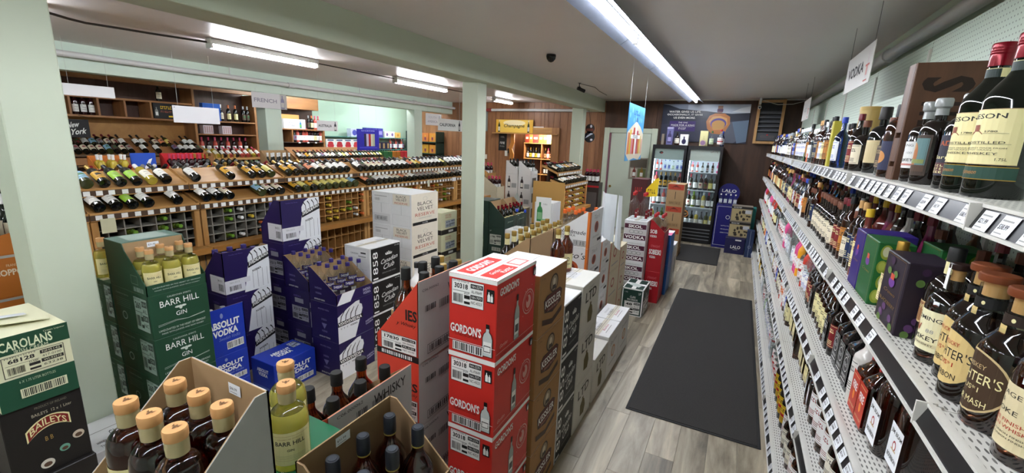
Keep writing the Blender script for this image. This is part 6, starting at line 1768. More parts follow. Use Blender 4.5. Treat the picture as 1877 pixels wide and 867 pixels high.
for k, (xf, zt) in enumerate(((-8.45, 1.62), (-8.25, 1.535))):
    s, c = math.sin(th), math.cos(th); L = .3
    b = MB(); b.prism([(xf, 1.6, zt), (xf - c * L, 1.6, zt + s * L), (xf - c * L, 1.6, zt + s * L - .02), (xf, 1.6, zt - .02)], (0, 2.85, 0), PINE); b.build('tray', t)
    bx(t, 'tray_lip', xf, xf + .015, 1.6, 4.45, zt - .02, zt + .012, M('#5f4a30', .5))
bx(t, 'counter_front', -8.24, -8.2, 1.6, 4.45, 1.40, 1.50, PINE); bx(t, 'counter_back', -8.6, -8.55, 1.6, 4.45, 0, 1.5, DKB)
y = 1.6
while y < 4.46:
    bx(t, 'stile', -8.3, -8.2, y - .03, y + .03, 0, 1.40, PINEZ); y += .475
for z in (1.38, 1.25, 1.12, .99, .86): bx(t, 'bin_rail', -8.4, -8.22, 1.6, 4.45, z - .008, z + .008, PINE)
bx(t, 'unit_side', -8.45, -8.2, 4.45, 4.5, 0, 1.55, PINEZ)
for k, (xf, zt) in enumerate(((-8.4, 1.44), (-8.3, 1.26))):
    s, c = math.sin(th), math.cos(th); L = .3
    b = MB(); b.prism([(xf, 4.5, zt), (xf - c * L, 4.5, zt + s * L), (xf - c * L, 4.5, zt + s * L - .02), (xf, 4.5, zt - .02)], (0, 1.05, 0), OAK); b.build('tray', t); bx(t, 'tray_lip', xf, xf + .015, 4.5, 5.55, zt - .03, zt + .012, OAK)
for k, (xf, zt) in enumerate(((-8.45, 1.62), (-8.25, 1.535))):
    y = 2.3; n = 0
    while y < 4.4:
        if rwb.random() < .87:
            n += 1; key, nm = rwb.choice(WINES + [('n_clear', 'white')])
            lay(key, xf, zt + .002, y, th, 'wine bottle with %s label, %s on the %s row of the wooden wine wall' % (nm, ordinal(n), ('upper', 'lower')[k]), 'bottles on the wine wall')
        y += .088
for k, (xf, zt) in enumerate(((-8.4, 1.44), (-8.3, 1.26))):
    y = 4.58; n = 0
    while y < 5.5:
        n += 1; key = rwb.choice(('n_red', 'n_rose', 'n_red', 'n_clear')) if k == 0 else 'n_dark'
        lay(key, xf, zt + .002, y, th, '%s, %s on the %s tray beside the far column' % ('rose or red bottle with white label' if k == 0 else 'dark wine bottle', ordinal(n), ('upper', 'lower')[k]), 'bottles on the tray by the far column')
        y += .11 if k == 0 else .10
def stand(key, x, y, z, label, group, rz=math.pi / 2):
    return place(key, (x, y, z), rz, label, group, name='standing_wine_bottle', capname='foil')
for k in range(3): stand('n_red', -8.68, 2.93 + .09 * k, 2.101, 'red capped bottle with pink label in the cubby, ' + ('left', 'middle', 'right')[k], 'three bottles in the cubby')
stand('n_g2', -8.68, 4.0, 2.376, 'single dark bottle with white cap standing above the cubbies', None)
for k, y in enumerate((4.78, 4.98, 5.12, 5.25, 5.40, 5.48)): stand(('n_g1', 'n_g2', 'n_g4', 'n_g4', 'n_dark', 'n_dark')[k], -8.7, y, 2.108, 'tall bottle on the top shelf beside French sign, %s from left' % ordinal(k + 1), 'bottles on the shelf by French sign')
for k in range(8): stand('n_red' if k % 2 else 'n_rose', -8.75, 4.62 + .115 * k, 1.513, 'pink capped bottle in the upright row, %s from left' % ordinal(k + 1), 'upright pink capped row')
o = carton('display_box', 'bright blue box with white emblem among shelf bottles', .10, .30, .30, M('#1c5fc4', .5), {'+x': lambda f: (f.ell(.62, .6, .07, .12, WHITE), f.ell(.6, .45, .05, .1, WHITE))}, (-8.6, 4.62, 2.108), cat='box', seams=False)
for k, y in enumerate((4.62, 4.95)): carton('gift_box', ('left' if k == 0 else 'right') + ' small white patterned box on the shelf by French sign', .12, .17, .15, M('#cfc4cc', .6), {'+x': lambda f: [f.rect(.1 + .22 * i, .1, .25 + .22 * i, .9, M('#a98a8c')) for i in range(4)]}, (-8.65, y, 1.873), cat='box', seams=False)
def blackpanel(f):
    f.scrib(.55, .72, .2, YEL, .5, 6); f.scrib(.55, .45, .12, M('#b05a4a'), .5, 8); f.rect(.62, .1, .95, .2, YEL); f.bottle(.12, .15, .6, M('#8a8a86'), WHITE, .3)
carton('black_sign', 'black sign panel with yellow script beside the cubbies', .02, .33, .245, M('#1e1d1f', .5), {'+x': blackpanel}, (-8.58, 3.86, 2.101), cat='sign', seams=False)
o = carton('chalk_sign', 'small black New York chalk sign on the oak panel', .012, .30, .25, M('#2d2c2e', .7), {'+x': lambda f: (f.text('New', .42, .70, .3, WHITE, .46, shear=.35, slope=.15, bold=.02), f.text('York', .6, .34, .32, WHITE, .55, shear=.35, slope=.15, bold=.02))}, (-8.30, 2.62, 1.78), cat='sign', seams=False)
b = MB(); b.tube([(-8.306, 2.64, 2.06), (-8.6, 2.64, 2.09)], .004, BLACK, 5); b.tube([(-8.306, 2.92, 2.06), (-8.6, 2.92, 2.09)], .004, BLACK, 5); b.build('hook', o, (8.30, -2.62, -1.78))

# unit with the NEW YORK box sign
t = empty('wine_wall_unit', (0, 0, 0)); tag(t, 'wooden wall unit with white New York box sign on its shelf', 'shelving')
bx(t, 'back_panel', -9.01, -8.99, 5.85, 7.2, .3, 2.62, DKB); bx(t, 'header_box', -8.98, XW, 5.95, 7.06, 2.44, 2.68, PINE); bx(t, 'shelf', -8.98, XW, 5.95, 7.2, 2.0, 2.025, PINE); bx(t, 'shelf', -8.98, XW, 5.95, 7.2, 1.73, 1.745, M('#4a3a2e', .5)); bx(t, 'post', -8.98, XW, 7.16, 7.2, 0, 2.02, PINEZ); bx(t, 'post', -8.98, XW, 5.95, 5.98, 0, 2.44, PINEZ); bx(t, 'post', -8.98, XW, 6.36, 6.385, 1.745, 2.0, PINEZ)
for y in (6.5, 6.72, 6.92): bx(t, 'price_tag', XW, XW + .003, y, y + .05, 1.72, 1.75, WHITE)
for k in range(11): stand(('n_purple', 'n_purple', 'n_rose', 'n_red', 'n_rose', 'n_rose', 'n_red', 'n_red', 'n_g4', 'n_red', 'n_rose')[k], -8.7, 6.41 + .0745 * k, 1.7455, 'bright capped bottle in row below New York sign, %s from left' % ordinal(k + 1), 'bright capped row')
for k in range(4): stand(('n_dark', 'n_g4', 'n_rose', 'n_rose')[k], -8.7, 6.86 + .085 * k, 2.026, 'bottle right of the New York box sign, %s' % ordinal(k + 1), 'bottles beside New York sign')
b = MB(); b.lathe([(.07, 0), (.07, .012), (.02, .02)], SILV, 16, (-8.66, 6.06, 2.30), (Vector((0, 1, 0)), Vector((0, 0, 1)), Vector((1, 0, 0)))); tag(b.build('metal_disc', smooth=40), 'grey round metal plate left of New York sign', 'plate')
carton('box_sign', 'white New York box sign on the wooden shelf', .12, .62, .20, WHITE, {'+x': lambda f: (f.text('NEW', .42, .70, .28, M('#3a4a6a'), .2), f.text('YORK', .44, .30, .28, M('#3a4a6a'), .28), f.bottle(.80, .08, .84, M('#3a7fa8'), M('#5fa84a'), .3), f.rect(0, 0, .16, 1, GREYP))}, (-8.6, 6.08, 2.026), cat='sign', seams=False)
carton('shelf_board', 'orange brown box behind the New York sign', .10, .42, .09, M('#c98a4e', .6), {}, (-8.72, 6.22, 2.23), cat='box', seams=False)
# slanted bottles in the front of the unit
s_, c_ = math.sin(th), math.cos(th)
t = empty('wine_bin', (0, 0, 0)); tag(t, 'low sloping wine bin in front of the New York unit', 'wine rack')
b = MB(); b.prism([(-7.9, 5.95, 1.40), (-7.9 - c_ * .5, 5.95, 1.40 + s_ * .5), (-7.9 - c_ * .5, 5.95, 1.3), (-7.9, 5.95, 1.3)], (0, 2.4, 0), PINE); b.build('tray', t); bx(t, 'front', -7.9, -7.88, 5.95, 8.35, 0, 1.43, PINE)
y = 6.02; n = 0
while y < 8.3:
    n += 1; key, nm = rwb.choice(WINES); lay(key, -7.91, 1.402, y, th, 'wine bottle with %s label, %s on the sloping bin before New York unit' % (nm, ordinal(n)), 'bottles on the sloping bin', small=y > 7.3); y += .095

# glass shelves on the mint wall
TEALG = M('#5fa39a', .15, trans=.3)
t = empty('glass_shelf_unit', (0, 0, 0)); tag(t, 'green glass shelves with boxed wine on the mint wall', 'shelving')
for z in (1.89, 1.575, 1.27): bx(t, 'glass_shelf', -9.0, -8.7, 7.3, 10.2, z - .02, z, TEALG)
for y in (7.6, 8.6, 9.6): bx(t, 'bracket', -9.01, -8.72, y - .01, y + .01, 1.53, 1.55, SILV)
def wboxes(y, z, w, h, col, n, lab, fn, dep=.14, step=None):
    for k in range(n):
        carton('wine_box', '%s, %s from left' % (lab, ordinal(k + 1)), dep, w, h, col, {'+x': fn}, (-8.74, y + k * (step or w + .004), z + .0005), cat='box', seams=False, group=lab)
wboxes(7.34, 1.575, .26, .25, WHITE, 4, 'white wine box with red heart on glass shelf', lambda f: (f.ell(.5, .38, .36, .28, M('#c2303c')), f.ell(.5, .62, .3, .14, M('#c2303c')), f.rect(.15, .82, .85, .95, M('#5a6a8c'))))
wboxes(8.1, 1.89, .24, .20, M('#c6cbe4', .5), 2, 'pale lilac wine box on upper glass shelf', lambda f: f.ell(.5, .5, .3, .35, M('#4a4fb0')))
wboxes(8.62, 1.89, .20, .24, M('#3c3a96', .5), 3, 'violet patterned box stacked on upper glass shelf', lambda f: f.rect(.2, .3, .8, .7, M('#8f8ad0')))
wboxes(9.28, 1.89, .20, .17, M('#d8d8d8', .5), 2, 'plain white wine box on upper glass shelf', lambda f: f.ell(.5, .5, .2, .25, M('#7a5a9a')))
wboxes(9.70, 1.89, .22, .15, M('#e0b768', .5), 1, 'golden wine box at right of upper glass shelf', lambda f: f.ell(.5, .5, .2, .25, M('#c98a2e')))
wboxes(9.0, 1.575, .16, .19, M('#22203a', .5), 3, 'dark boxed set on lower glass shelf', lambda f: f.rect(.3, .15, .7, .85, M('#a88a5a')))
for k in range(8): stand(('n_rose', 'n_purple', 'n_red')[k % 3], -8.8, 9.55 + .075 * k, 1.576, 'small bright bottle at the right of lower glass shelf, %s' % ordinal(k + 1), 'small bottles on lower glass shelf')
for k in range(10): stand(WINES[k % 10][0], -8.8, 9.2 + .09 * k, 1.271, 'bottle on the lowest glass shelf, %s from left' % ordinal(k + 1), 'bottles on lowest glass shelf')
for k, (c_1, n1) in enumerate((('#2f6a3c', 2), ('#c47a2c', 2), ('#c8303c', 4))):
    for j in range(n1):
        i = (0, 2, 4)[k] + j
        carton('tall_box', '%s tall wine carton below glass shelves, %s' % (('green', 'orange', 'red')[k], ordinal(j + 1)), .2, .135, .42, M(c_1, .5), {'+x': lambda f: f.rect(.2, .3, .8, .5, M('#e0c0a0'))}, (-7.95, 8.42 + .15 * i - (1.0 if False else 0), 1.14), cat='box', seams=False, group='coloured tall cartons')
b = MB(); b.box(-8.3, -7.9, 8.38, 9.7, 0, 1.139, PINE); tag(b.build('low_counter'), 'low wooden counter carrying the coloured tall cartons', 'counter')
# dark shelf unit by the far corner
t = empty('corner_shelf', (0, 0, 0)); tag(t, 'dark green shelf unit with boxed wine in the far corner', 'shelving')
for z in (1.82, 1.50, 1.2, .8): bx(t, 'shelf', -8.7, -7.62, 10.1, 10.48, z - .03, z, M('#233f38', .4))
for x in (-8.7, -7.64): bx(t, 'upright', x, x + .02, 10.1, 10.48, 0, 2.1, M('#233f38', .4))
for k in range(4):
    for j, z in enumerate((1.82, 1.50)):
        col = (WHITE, M('#e8dcc8'), M('#c8783a'), M('#d08a34'))[k] if j == 0 else (WHITE, WHITE, M('#c0902e'), M('#d08a34'))[k]
        carton('wine_box', '%s wine box on %s shelf of the corner unit' % (('white', 'ivory', 'rust', 'amber')[k] if j == 0 else ('first white', 'second white', 'ochre', 'amber')[k], ('upper', 'lower')[j]), .22, .16, .24, col, {'-y': lambda f: (f.ell(.5, .4, .14, .26, M('#7a3050')), f.ell(.5, .65, .1, .14, M('#c8a040')))}, (-8.42 + .25 * k, 10.14, z + .0005), cat='box', seams=False)
b = MB(); b.bbox(-8.72, -7.6, 10.09, 10.1, 1.0, 1.2, PINE, .002)

# display cartons standing behind the long rack
b = MB(); b.bbox(-6.9, -6.35, 1.9, 5.2, 0, 1.33, PINE, .004); tag(b.build('display_counter'), 'low wooden counter behind the long wine rack', 'counter')
OCR = M('#c9752c', .6)
oc = open_case('wine_carton', 'orange open wine carton behind the near rack', .28, .34, .1, .29, '-x', OCR, {}, (-6.4, 2.28, 1.3305), inner=OCR)
for k in range(6): stand('n_clear', -6.50 - .09 * (k % 2), 2.34 + .11 * (k // 2), 1.338, 'golden capped white wine in the orange carton, %s' % ordinal(k + 1), 'bottles in the orange carton')
carton('display_card', 'blue sign card with white fish emblem behind the orange carton', .02, .26, .32, M('#2450b8', .5), {'+x': lambda f: (f.poly([(.55, .3), (.75, .6), (.85, .8), (.7, .75), (.5, .45)], WHITE), f.rect(0, 0, 1, .3, GREYP))}, (-6.55, 2.64, 1.331), cat='sign', seams=False)
oc = open_case('wine_carton', 'red open display carton with dark bottles and white script', .28, .52, .1, .31, '-x', M('#c8202a', .5), {}, (-6.4, 3.0, 1.3305), inner=M('#c8202a', .5))
for k in range(10): stand('n_red' if k < 7 else 'n_gold', -6.47 - .1 * (k % 2), 3.06 + .10 * (k // 2), 1.338, 'dark bottle in the red display carton, %s' % ordinal(k + 1), 'bottles in the red display')
for k in range(4): stand('n_gold', -6.47, 3.58 + .085 * k, 1.3305, 'black bottle with yellow label beside red display, %s' % ordinal(k + 1), 'yellow label bottles')
oc = open_case('wine_carton', 'kraft open carton of pale capped wine in front of far column', .28, .45, .1, .34, '-x', KRAFT, {}, (-6.4, 4.35, 1.3305))
for k in range(8): stand('n_g2', -6.47 - .1 * (k % 2), 4.40 + .10 * (k // 2), 1.338, 'pale capped dark bottle in the kraft carton, %s' % ordinal(k + 1), 'bottles in kraft carton by far column')
place('n_g3', (-4.98, 1.56, 1.62), math.pi / 2, 'pale green wine bottle standing upright on the rack by near column', None, name='wine_bottle', capname='foil') if False else None

tag(WSTUFF.build('crowded_wine_bottles', smooth=45), 'wine bottles too far or crowded to pick apart on the racks', 'wine bottles', kind='stuff')
# ---- orange cartons seen left of the near column
def copp(f):
    f.text('FRANCIS', .40, .74, .06, M('#e3c9a4'), .14); f.text('COPPOLA', .40, .58, .15, M('#e3d2b8'), .42, bold=.03); f.rect(0, .92, 1, .98, GCARD)
o = carton('wine_carton', 'x', .36, .38, .25, M('#b96a22', .6), {'+x': copp}, (-3.62, .68, 0), seams=False)
stack(o, 5, .25, ['orange Coppola carton on the floor behind near column', 'orange Coppola carton just above the floor one behind near column', 'orange Coppola carton third up behind near column', 'orange Coppola carton with readable name left of near column', 'topmost closed orange Coppola carton left of near column'], 'orange Coppola cartons')
oc = open_case('wine_carton', 'open orange Coppola carton with dark bottles', .36, .38, .08, .16, '+y', M('#b96a22', .6), {}, (-3.62, .68, 1.2505), inner=M('#a35c1e', .6))
for k in range(6): stand('n_g2', -3.70 - .11 * (k % 3), .78 + .13 * (k // 3), 1.258, 'dark white capped bottle left of near column, %s' % ordinal(k + 1), 'bottles in the Coppola carton')
for k in range(3): stand('n_g4', -3.2 - .1 * k, .62, .905, 'bronze capped bottle at the foot of near column, %s' % ordinal(k + 1), 'bronze capped bottles') if False else None
# ================================================================== back wall things
# drinks fridges
FBLK = M('#17171a', .35); FIN = M('#e8eef2', .5); PANE = thin('#f4f8f8')
LED = M('#eaf4ff', .5, emit=3.0)
def fridge(x0, x1, lab, logo):
    t = empty('drinks_fridge', (x0, 9.75, 0)); tag(t, lab, 'fridge')
    W = x1 - x0
    b = MB(); b.box(0, W, .06, .70, 0, .04, FBLK); b.box(0, .03, .06, .70, .04, 1.99, FBLK); b.box(W - .03, W, .06, .70, .04, 1.99, FBLK); b.box(0.03, W - .03, .66, .70, .04, 1.99, FBLK); b.box(.03, W - .03, .06, .66, 1.95, 1.99, FBLK); b.build('cabinet', t)
    b = MB(); b.box(.031, .04, .07, .655, .33, 1.95, FIN); b.box(W - .04, W - .031, .07, .655, .33, 1.95, FIN); b.box(.041, W - .041, .64, .655, .33, 1.95, FIN); b.box(.041, W - .041, .07, .64, .30, .33, FIN); b.build('liner', t)
    b = MB(); b.box(0, W, 0, .06, 1.92, 1.995, FBLK); b.box(0, W, 0, .06, .36, .42, FBLK); b.box(0, .05, 0, .06, .42, 1.92, FBLK); b.box(W - .05, W, 0, .06, .42, 1.92, FBLK); dr_ = b.build('door_frame', t)
    b = MB(); b.box(.05, W - .05, .025, .031, .42, 1.92, PANE); b.build('glass_pane', t)
    b = MB(); b.box(.05, W - .05, .045, .058, 1.70, 1.92, FIN); f = Face(b, (.05, .0449, 1.70), (1, 0, 0), (0, 0, 1), W - .1, .22, .001); f.rect(.0, .0, 1, 1, M('#aebab4') if logo == 'L' else M('#e6e6dc'))
    if logo == 'L': f.ell(.22, .62, .07, .12, BLACK); f.ell(.24, .58, .035, .07, REDC)
    else: f.scrib(.82, .85, .12, DKRED, .26, 5)
    b.build('header_panel', t)
    b = MB(); b.box(.02, W - .02, .0, .05, .02, .36, FBLK)
    for k in range(4): b.box(.04, W - .04, -.006, .0, .08 + .07 * k, .10 + .07 * k, M('#8d9094', .3, .6))
    b.build('vent_grille', t)
    b = MB(); b.box((W - .09) if logo == 'L' else .03, (W - .06) if logo == 'L' else .06, -.03, 0, .95, 1.35, FBLK); b.build('handle', t)
    for z in (1.47, 1.10, .74): 
        b = MB(); b.box(.045, W - .045, .08, .63, z - .015, z, M('#e2e6e8', .4)); b.build('shelf', t)
    b = MB(); b.box(.06, W - .06, .09, .12, 1.915, 1.935, LED); b.box(.043, .055, .08, .1, .5, 1.9, LED); b.build('light_strip', t)
    return t
fridge(-1.69, -1.01, 'left black glass door drinks fridge', 'L')
fridge(-.985, -.335, 'right black glass door drinks fridge', 'R')
rf = random.Random(31)
FW = {1.47: (('l6', 'l6', 'v2', 'v2', 'v5', 'v2', 'v2'), .55), 1.10: (('n_rose', 'n_gold', 'n_gold', 'n_gold', 'n_gold', 'n_rose'), 1.0), .74: (('n_rose', 'n_white', 'n_rose', 'n_white', 'n_gold', 'n_white'), 1.0), .331: (('n_clear', 'n_white', 'n_g3', 'n_white', 'n_yellow', 'n_g3'), 1.0)}
for fi, (x0, fn) in enumerate(((-1.69, 'left'), (-.985, 'right'))):
    for z, (ks, sc) in FW.items():
        kk = list(ks)
        if fi: kk = {1.47: ['n_rose', 'n_rose', 'n_white', 'n_grey', 'n_grey', 'l2'], 1.10: ['n_grey', 'n_white', 'n_cream', 'n_dark', 'n_yellow', 'n_white'], .74: ['n_cream', 'n_g3', 'n_white', 'n_clear', 'n_red', 'n_white'], .331: ['n_g5', 'n_g5', 'n_clear', 'n_white', 'n_yellow', 'n_clear']}[z]
        n = len(kk); W = .58
        for k, key in enumerate(kk):
            o = place(key, (x0 + .06 + W * (k + .5) / n, 9.75 + .17, z + .0005), 0, 'chilled bottle in the %s fridge, %s from left on the %s shelf' % (fn, ordinal(k + 1), {1.47: 'top', 1.10: 'second', .74: 'third', .331: 'bottom'}[z]), 'bottles in the %s fridge' % fn, name='chilled_bottle')
            o.scale = (.7, .7, .66) if sc != 1.0 else (1.12, 1.12, 1.08)
b = MB(); b.lathe([(.07, 0), (.07, .002)], M('#e08a3a', .5), 24, (-.90, 9.742, .60), (Vector((1, 0, 0)), Vector((0, 0, 1)), Vector((0, -1, 0)))); b.lathe([(.052, .002), (.052, .003)], M('#3a2a24', .5), 24, (-.90, 9.742, .60), (Vector((1, 0, 0)), Vector((0, 0, 1)), Vector((0, -1, 0)))); f = Face(b, (-.96, 9.738, .56), (1, 0, 0), (0, 0, 1), .12, .08); f.scrib(.5, .5, .4, CREAM, .7, 4); tag(b.build('round_sticker'), 'orange round sticker on the right fridge door', 'sticker')
# things on top of the fridges
ZF = 2.0
def fb(name, lab, x, w, h, col, fn=None, d=.12, y=9.84): return carton(name, lab, w, d, h, col, {'-y': fn} if fn else {}, (x + w, y, ZF), cat='box', seams=False)
fb('tube_box', 'slim grey box at left end of the fridge tops', -1.55, .05, .22, M('#8a7f72', .5))
fb('bottle_box', 'tall lilac bottle box on the left fridge', -1.45, .12, .36, M('#6a6a9a', .5), lambda f: (f.bottle(.5, .12, .7, M('#3c3560'), M('#a09ac8'), .3), f.rect(0, .9, 1, 1, M('#a9a6c8'))))
fb('bottle_box', 'white box with dark decanter picture on the left fridge', -1.18, .16, .22, WHITE, lambda f: (f.ell(.5, .34, .26, .24, M('#23204a')), f.rect(.42, .55, .58, .8, M('#23204a'))))
fb('bottle_box', 'pale yellow box on the right fridge', -.80, .15, .30, M('#d8d29a', .5), lambda f: f.bottle(.5, .1, .6, M('#c9c28a'), None, .3))
place('w9', (-1.24, 9.86, ZF), 0, 'round pale bottle between the boxes on the left fridge', None, name='liquor_bottle').scale = (1, 1, 1)
place('v5', (-.58, 9.86, ZF), 0, 'green capped bottle with white label on the right fridge', None, name='liquor_bottle')
place('v3', (-.42, 9.86, ZF), 0, 'red capped bottle with white label on the right fridge', None, name='liquor_bottle')
place('v6', (-.36 + .08, 9.88, ZF), 0, 'tall blue bottle at right end of the fridge tops', None, name='liquor_bottle') if False else place('v6', (-.385 + .0, 9.98, ZF), 0, 'tall blue bottle at right end of the fridge tops', None, name='liquor_bottle')
b = MB(); b.lathe([(.06, 0), (.06, .02)], M('#c9b4a0', .5), 20, (-.73, 9.79, ZF + .062), (Vector((1, 0, 0)), Vector((0, 0, 1)), Vector((0, -1, 0)))); b.lathe([(.045, .02), (.045, .021)], M('#8a6a8c', .5), 16, (-.73, 9.79, ZF + .062), (Vector((1, 0, 0)), Vector((0, 0, 1)), Vector((0, -1, 0)))); tag(b.build('round_plaque', smooth=40), 'round mauve plaque leaning on the right fridge top', 'plaque')

# whisky poster
t = empty('whisky_poster', (-1.68, 10.49, 2.08)); tag(t, 'wide whisky poster with lake scene above the fridges', 'poster')
PWd, PH = 1.72, .79
b = MB(); b.bbox(0, PWd, -.02, 0, 0, PH, M('#2c2d3c', .4), .003); b.build('board', t)
b = MB(); f = Face(b, (0, -.0205, 0), (1, 0, 0), (0, 0, 1), PWd, PH)
f.rect(.0, .0, 1, 1, M('#33364a', .35)); f.rect(0, .80, 1, 1, M('#8d97ab', .35)); f.poly([(.3, .98), (.6, .99), (1, .99), (1, .72), (.3, .85)], M('#b9c4d4', .35))
f.poly([(0, .45), (0, 1), (.08, .97), (.2, .88), (.38, .84), (.52, .82), (.75, .75), (1, .78), (1, .58), (.5, .6)], M('#2b3040', .35)); f.poly([(.80, .80), (.9, .9), (1, .95), (1, .78)], M('#dfe6ee', .35)); f.poly([(.55, 0), (.62, .5), (.82, .55), (1, .60), (1, .25), (.86, 0)], M('#565a68', .35)); f.poly([(.82, .55), (1, .6), (1, .05), (.9, .0)], M('#5f7288', .35))
br = M('#b5713a', .25); f.poly([(.53, .55), (.56, .70), (.62, .76), (.73, .76), (.79, .68), (.80, .50), (.76, .30), (.70, .22), (.60, .24), (.55, .36)], br); f.poly([(.56, .56), (.60, .68), (.68, .70), (.76, .64), (.77, .48), (.72, .34), (.62, .34)], M('#d09a58', .25)); f.rect(.645, .78, .70, .96, M('#9a7a6c', .25)); f.rect(.64, .80, .705, .88, M('#5d4660')); f.ell(.67, .5, .09, .14, M('#6a5a9a')); f.ell(.67, .47, .075, .12, M('#c99a5c'))
f.text('WATER GIVES US LIFE.', .27, .80, .055, WHITE, .38, bold=.02); f.text('OCCASIONALLY, IT GIVES', .27, .72, .055, WHITE, .42, bold=.02); f.text('US EVEN MORE.', .27, .64, .055, WHITE, .26, bold=.02)
f.rect(.10, .28, .41, .55, M('#3f2d6a')); f.text('THE ONE', .26, .51, .035, WHITE, .11); f.text('MADE FOR A KING', .26, .44, .05, WHITE, .28); f.rect(.14, .40, .38, .403, WHITE); f.scrib(.26, .35, .05, WHITE, .09, 5)
b.build('poster_print', t)
# louvred vent with pine frame
t = empty('louvred_vent', (.16, 10.30, 2.09)); tag(t, 'black louvred vent in a raw pine frame by the ceiling', 'vent')
RP = wood('#a97c4c', '#c99e68', 'Z', 9, .55)
for a in ((0, .05, 0, .86), (.43, .48, 0, .86)): 
    b = MB(); b.bbox(a[0], a[1], 0, .19, a[2], a[3], RP, .003); b.build('frame_side', t)
for z in (0, .80):
    b = MB(); b.bbox(.05, .43, 0, .19, z, z + .05, RP, .003); b.build('frame_rail', t)
b = MB(); b.box(.05, .43, .10, .12, .05, .80, M('#141416', .5)); b.build('back_plate', t)
for k in range(5):
    b = MB(); z = .26 + .085 * k; b.prism([(.055, .02, z), (.055, .09, z + .045), (.055, .095, z + .04), (.055, .02, z - .012)], (.37, 0, 0), M('#6a6c72', .4, .2)); b.build('louvre', t)
b = MB(); b.bbox(.055, .425, .02, .09, .06, .22, M('#4a4c52', .4, .2), .004); f = Face(b, (.055, .0199, .06), (1, 0, 0), (0, 0, 1), .37, .16); f.frame(.2, .4, .8, .6, M('#9a7a6a'), .002); f.ell(.5, .72, .04, .08, REDC); b.build('heater_front', t)

# champagne sign and neighbours
t = empty('champagne_sign', (-5.9, 10.43, 2.15)); tag(t, 'yellow Champagne sign with two printed bottles', 'sign')
b = MB(); b.bbox(0, 1.08, 0, .02, 0, .33, M('#e5b13a', .4), .003); b.build('board', t)
b = MB(); f = Face(b, (0, 0, 0), (1, 0, 0), (0, 0, 1), 1.08, .33); f.rect(.08, .02, .92, .98, M('#edc75a', .4)); f.ell(.5, .75, .3, .22, M('#f3e2b4', .4)); f.text('Champagne', .5, .5, .34, INK, .56, shear=.25, bold=.015); f.bottle(.09, .03, .92, M('#2d3320'), M('#d8d2c4'), .2, M('#c9ccd0')); f.bottle(.885, .03, .92, M('#2d3320'), M('#d8d2c4'), .2, M('#c9ccd0')); b.build('sign_print', t)
b = MB(); b.bbox(-5.98, -4.12, 10.36, 10.46, 2.12, 2.145, OAKX, .002); tag(b.build('wall_ledge'), 'narrow oak ledge under the Champagne sign', 'ledge')
b = MB(); b.box(-4.82, -4.53, 10.45, 10.452, 2.16, 2.32, WHITE); f = Face(b, (-4.82, 10.45, 2.16), (1, 0, 0), (0, 0, 1), .29, .16); f.scrib(.5, .8, .12, GREYP, .6, 8); [f.rect(.15, .2 + .15 * k, .85, .24 + .15 * k, GREYP) for k in range(3)]; tag(b.build('notice_sheet'), 'white printed notice right of the Champagne sign', 'notice')
b = MB(); b.box(-5.84, -5.60, 10.49, 10.498, 1.68, 2.12, BLACK); f = Face(b, (-5.84, 10.49, 1.68), (1, 0, 0), (0, 0, 1), .24, .44); f.scrib(.5, .8, .1, GREYP, .5, 5); f.scrib(.5, .45, .12, WHITE, .6, 5); f.scrib(.5, .25, .08, GREYP, .6, 7); tag(b.build('chalk_board'), 'tall narrow chalkboard below the Champagne sign', 'sign')
# carved wooden ornament
t = empty('carved_plank', (-5.50, 10.46, 1.40)); tag(t, 'carved orange wooden plank with black brackets by the alcove', 'ornament')
b = MB(); b.prism([(0, 0, 0), (.12, 0, .02), (.14, 0, .2), (.08, 0, .34), (.15, 0, .5), (.13, 0, .72), (.03, 0, .72), (.05, 0, .5), (-.02, 0, .36), (.03, 0, .18)], (0, .03, 0), M('#b5732c', .5, noise=(6, .15, (1, 1, .3)))); b.build('plank', t)
b = MB(); b.box(-.03, .0, -.02, .0, .22, .34, BLACK); b.box(-.12, -.05, -.01, .03, .14, .28, M('#d8d2c8')); b.build('bracket', t)
# alcove cabinet with bottles
t = empty('alcove_cabinet', (-5.55, 11.5, 0)); tag(t, 'open wooden cabinet of sparkling wine inside the alcove', 'shelving')
b = MB(); b.bbox(-.02, 0, 0, .4, 0, 1.9, PINEZ, .002); b.build('side', t)
b = MB(); b.bbox(.52, .55, 0, .4, 0, 1.9, PINEZ, .002); b.build('divider', t)
b = MB(); b.bbox(1.12, 1.14, 0, .4, 0, 1.9, PINEZ, .002); b.build('side', t)
b = MB(); b.box(0, 1.12, .38, .4, 0, 1.9, DKB); b.build('back', t)
for z in (1.9, 1.47, 1.04):
    b = MB(); b.bbox(-.02, 1.14, -.01, .379, z - .02, z, OAKX, .002); b.build('shelf', t)
for k in range(6): stand('n_gold' if k % 2 else 'n_white', -5.48 + .085 * k, 11.6, 1.4705, 'sparkling bottle in the left half of alcove cabinet, %s' % ordinal(k + 1), 'alcove bottles left', 0)
for k in range(6): stand('n_rose' if k % 2 else 'n_orange', -4.93 + .085 * k, 11.6, 1.4705, 'rose bottle in the right half of alcove cabinet, %s' % ordinal(k + 1), 'alcove bottles right', 0)
for k in range(5): stand('n_g5', -4.93 + .09 * k, 11.6, 1.0405, 'dark bottle low in the alcove cabinet, %s' % ordinal(k + 1), 'alcove bottles low', 0)
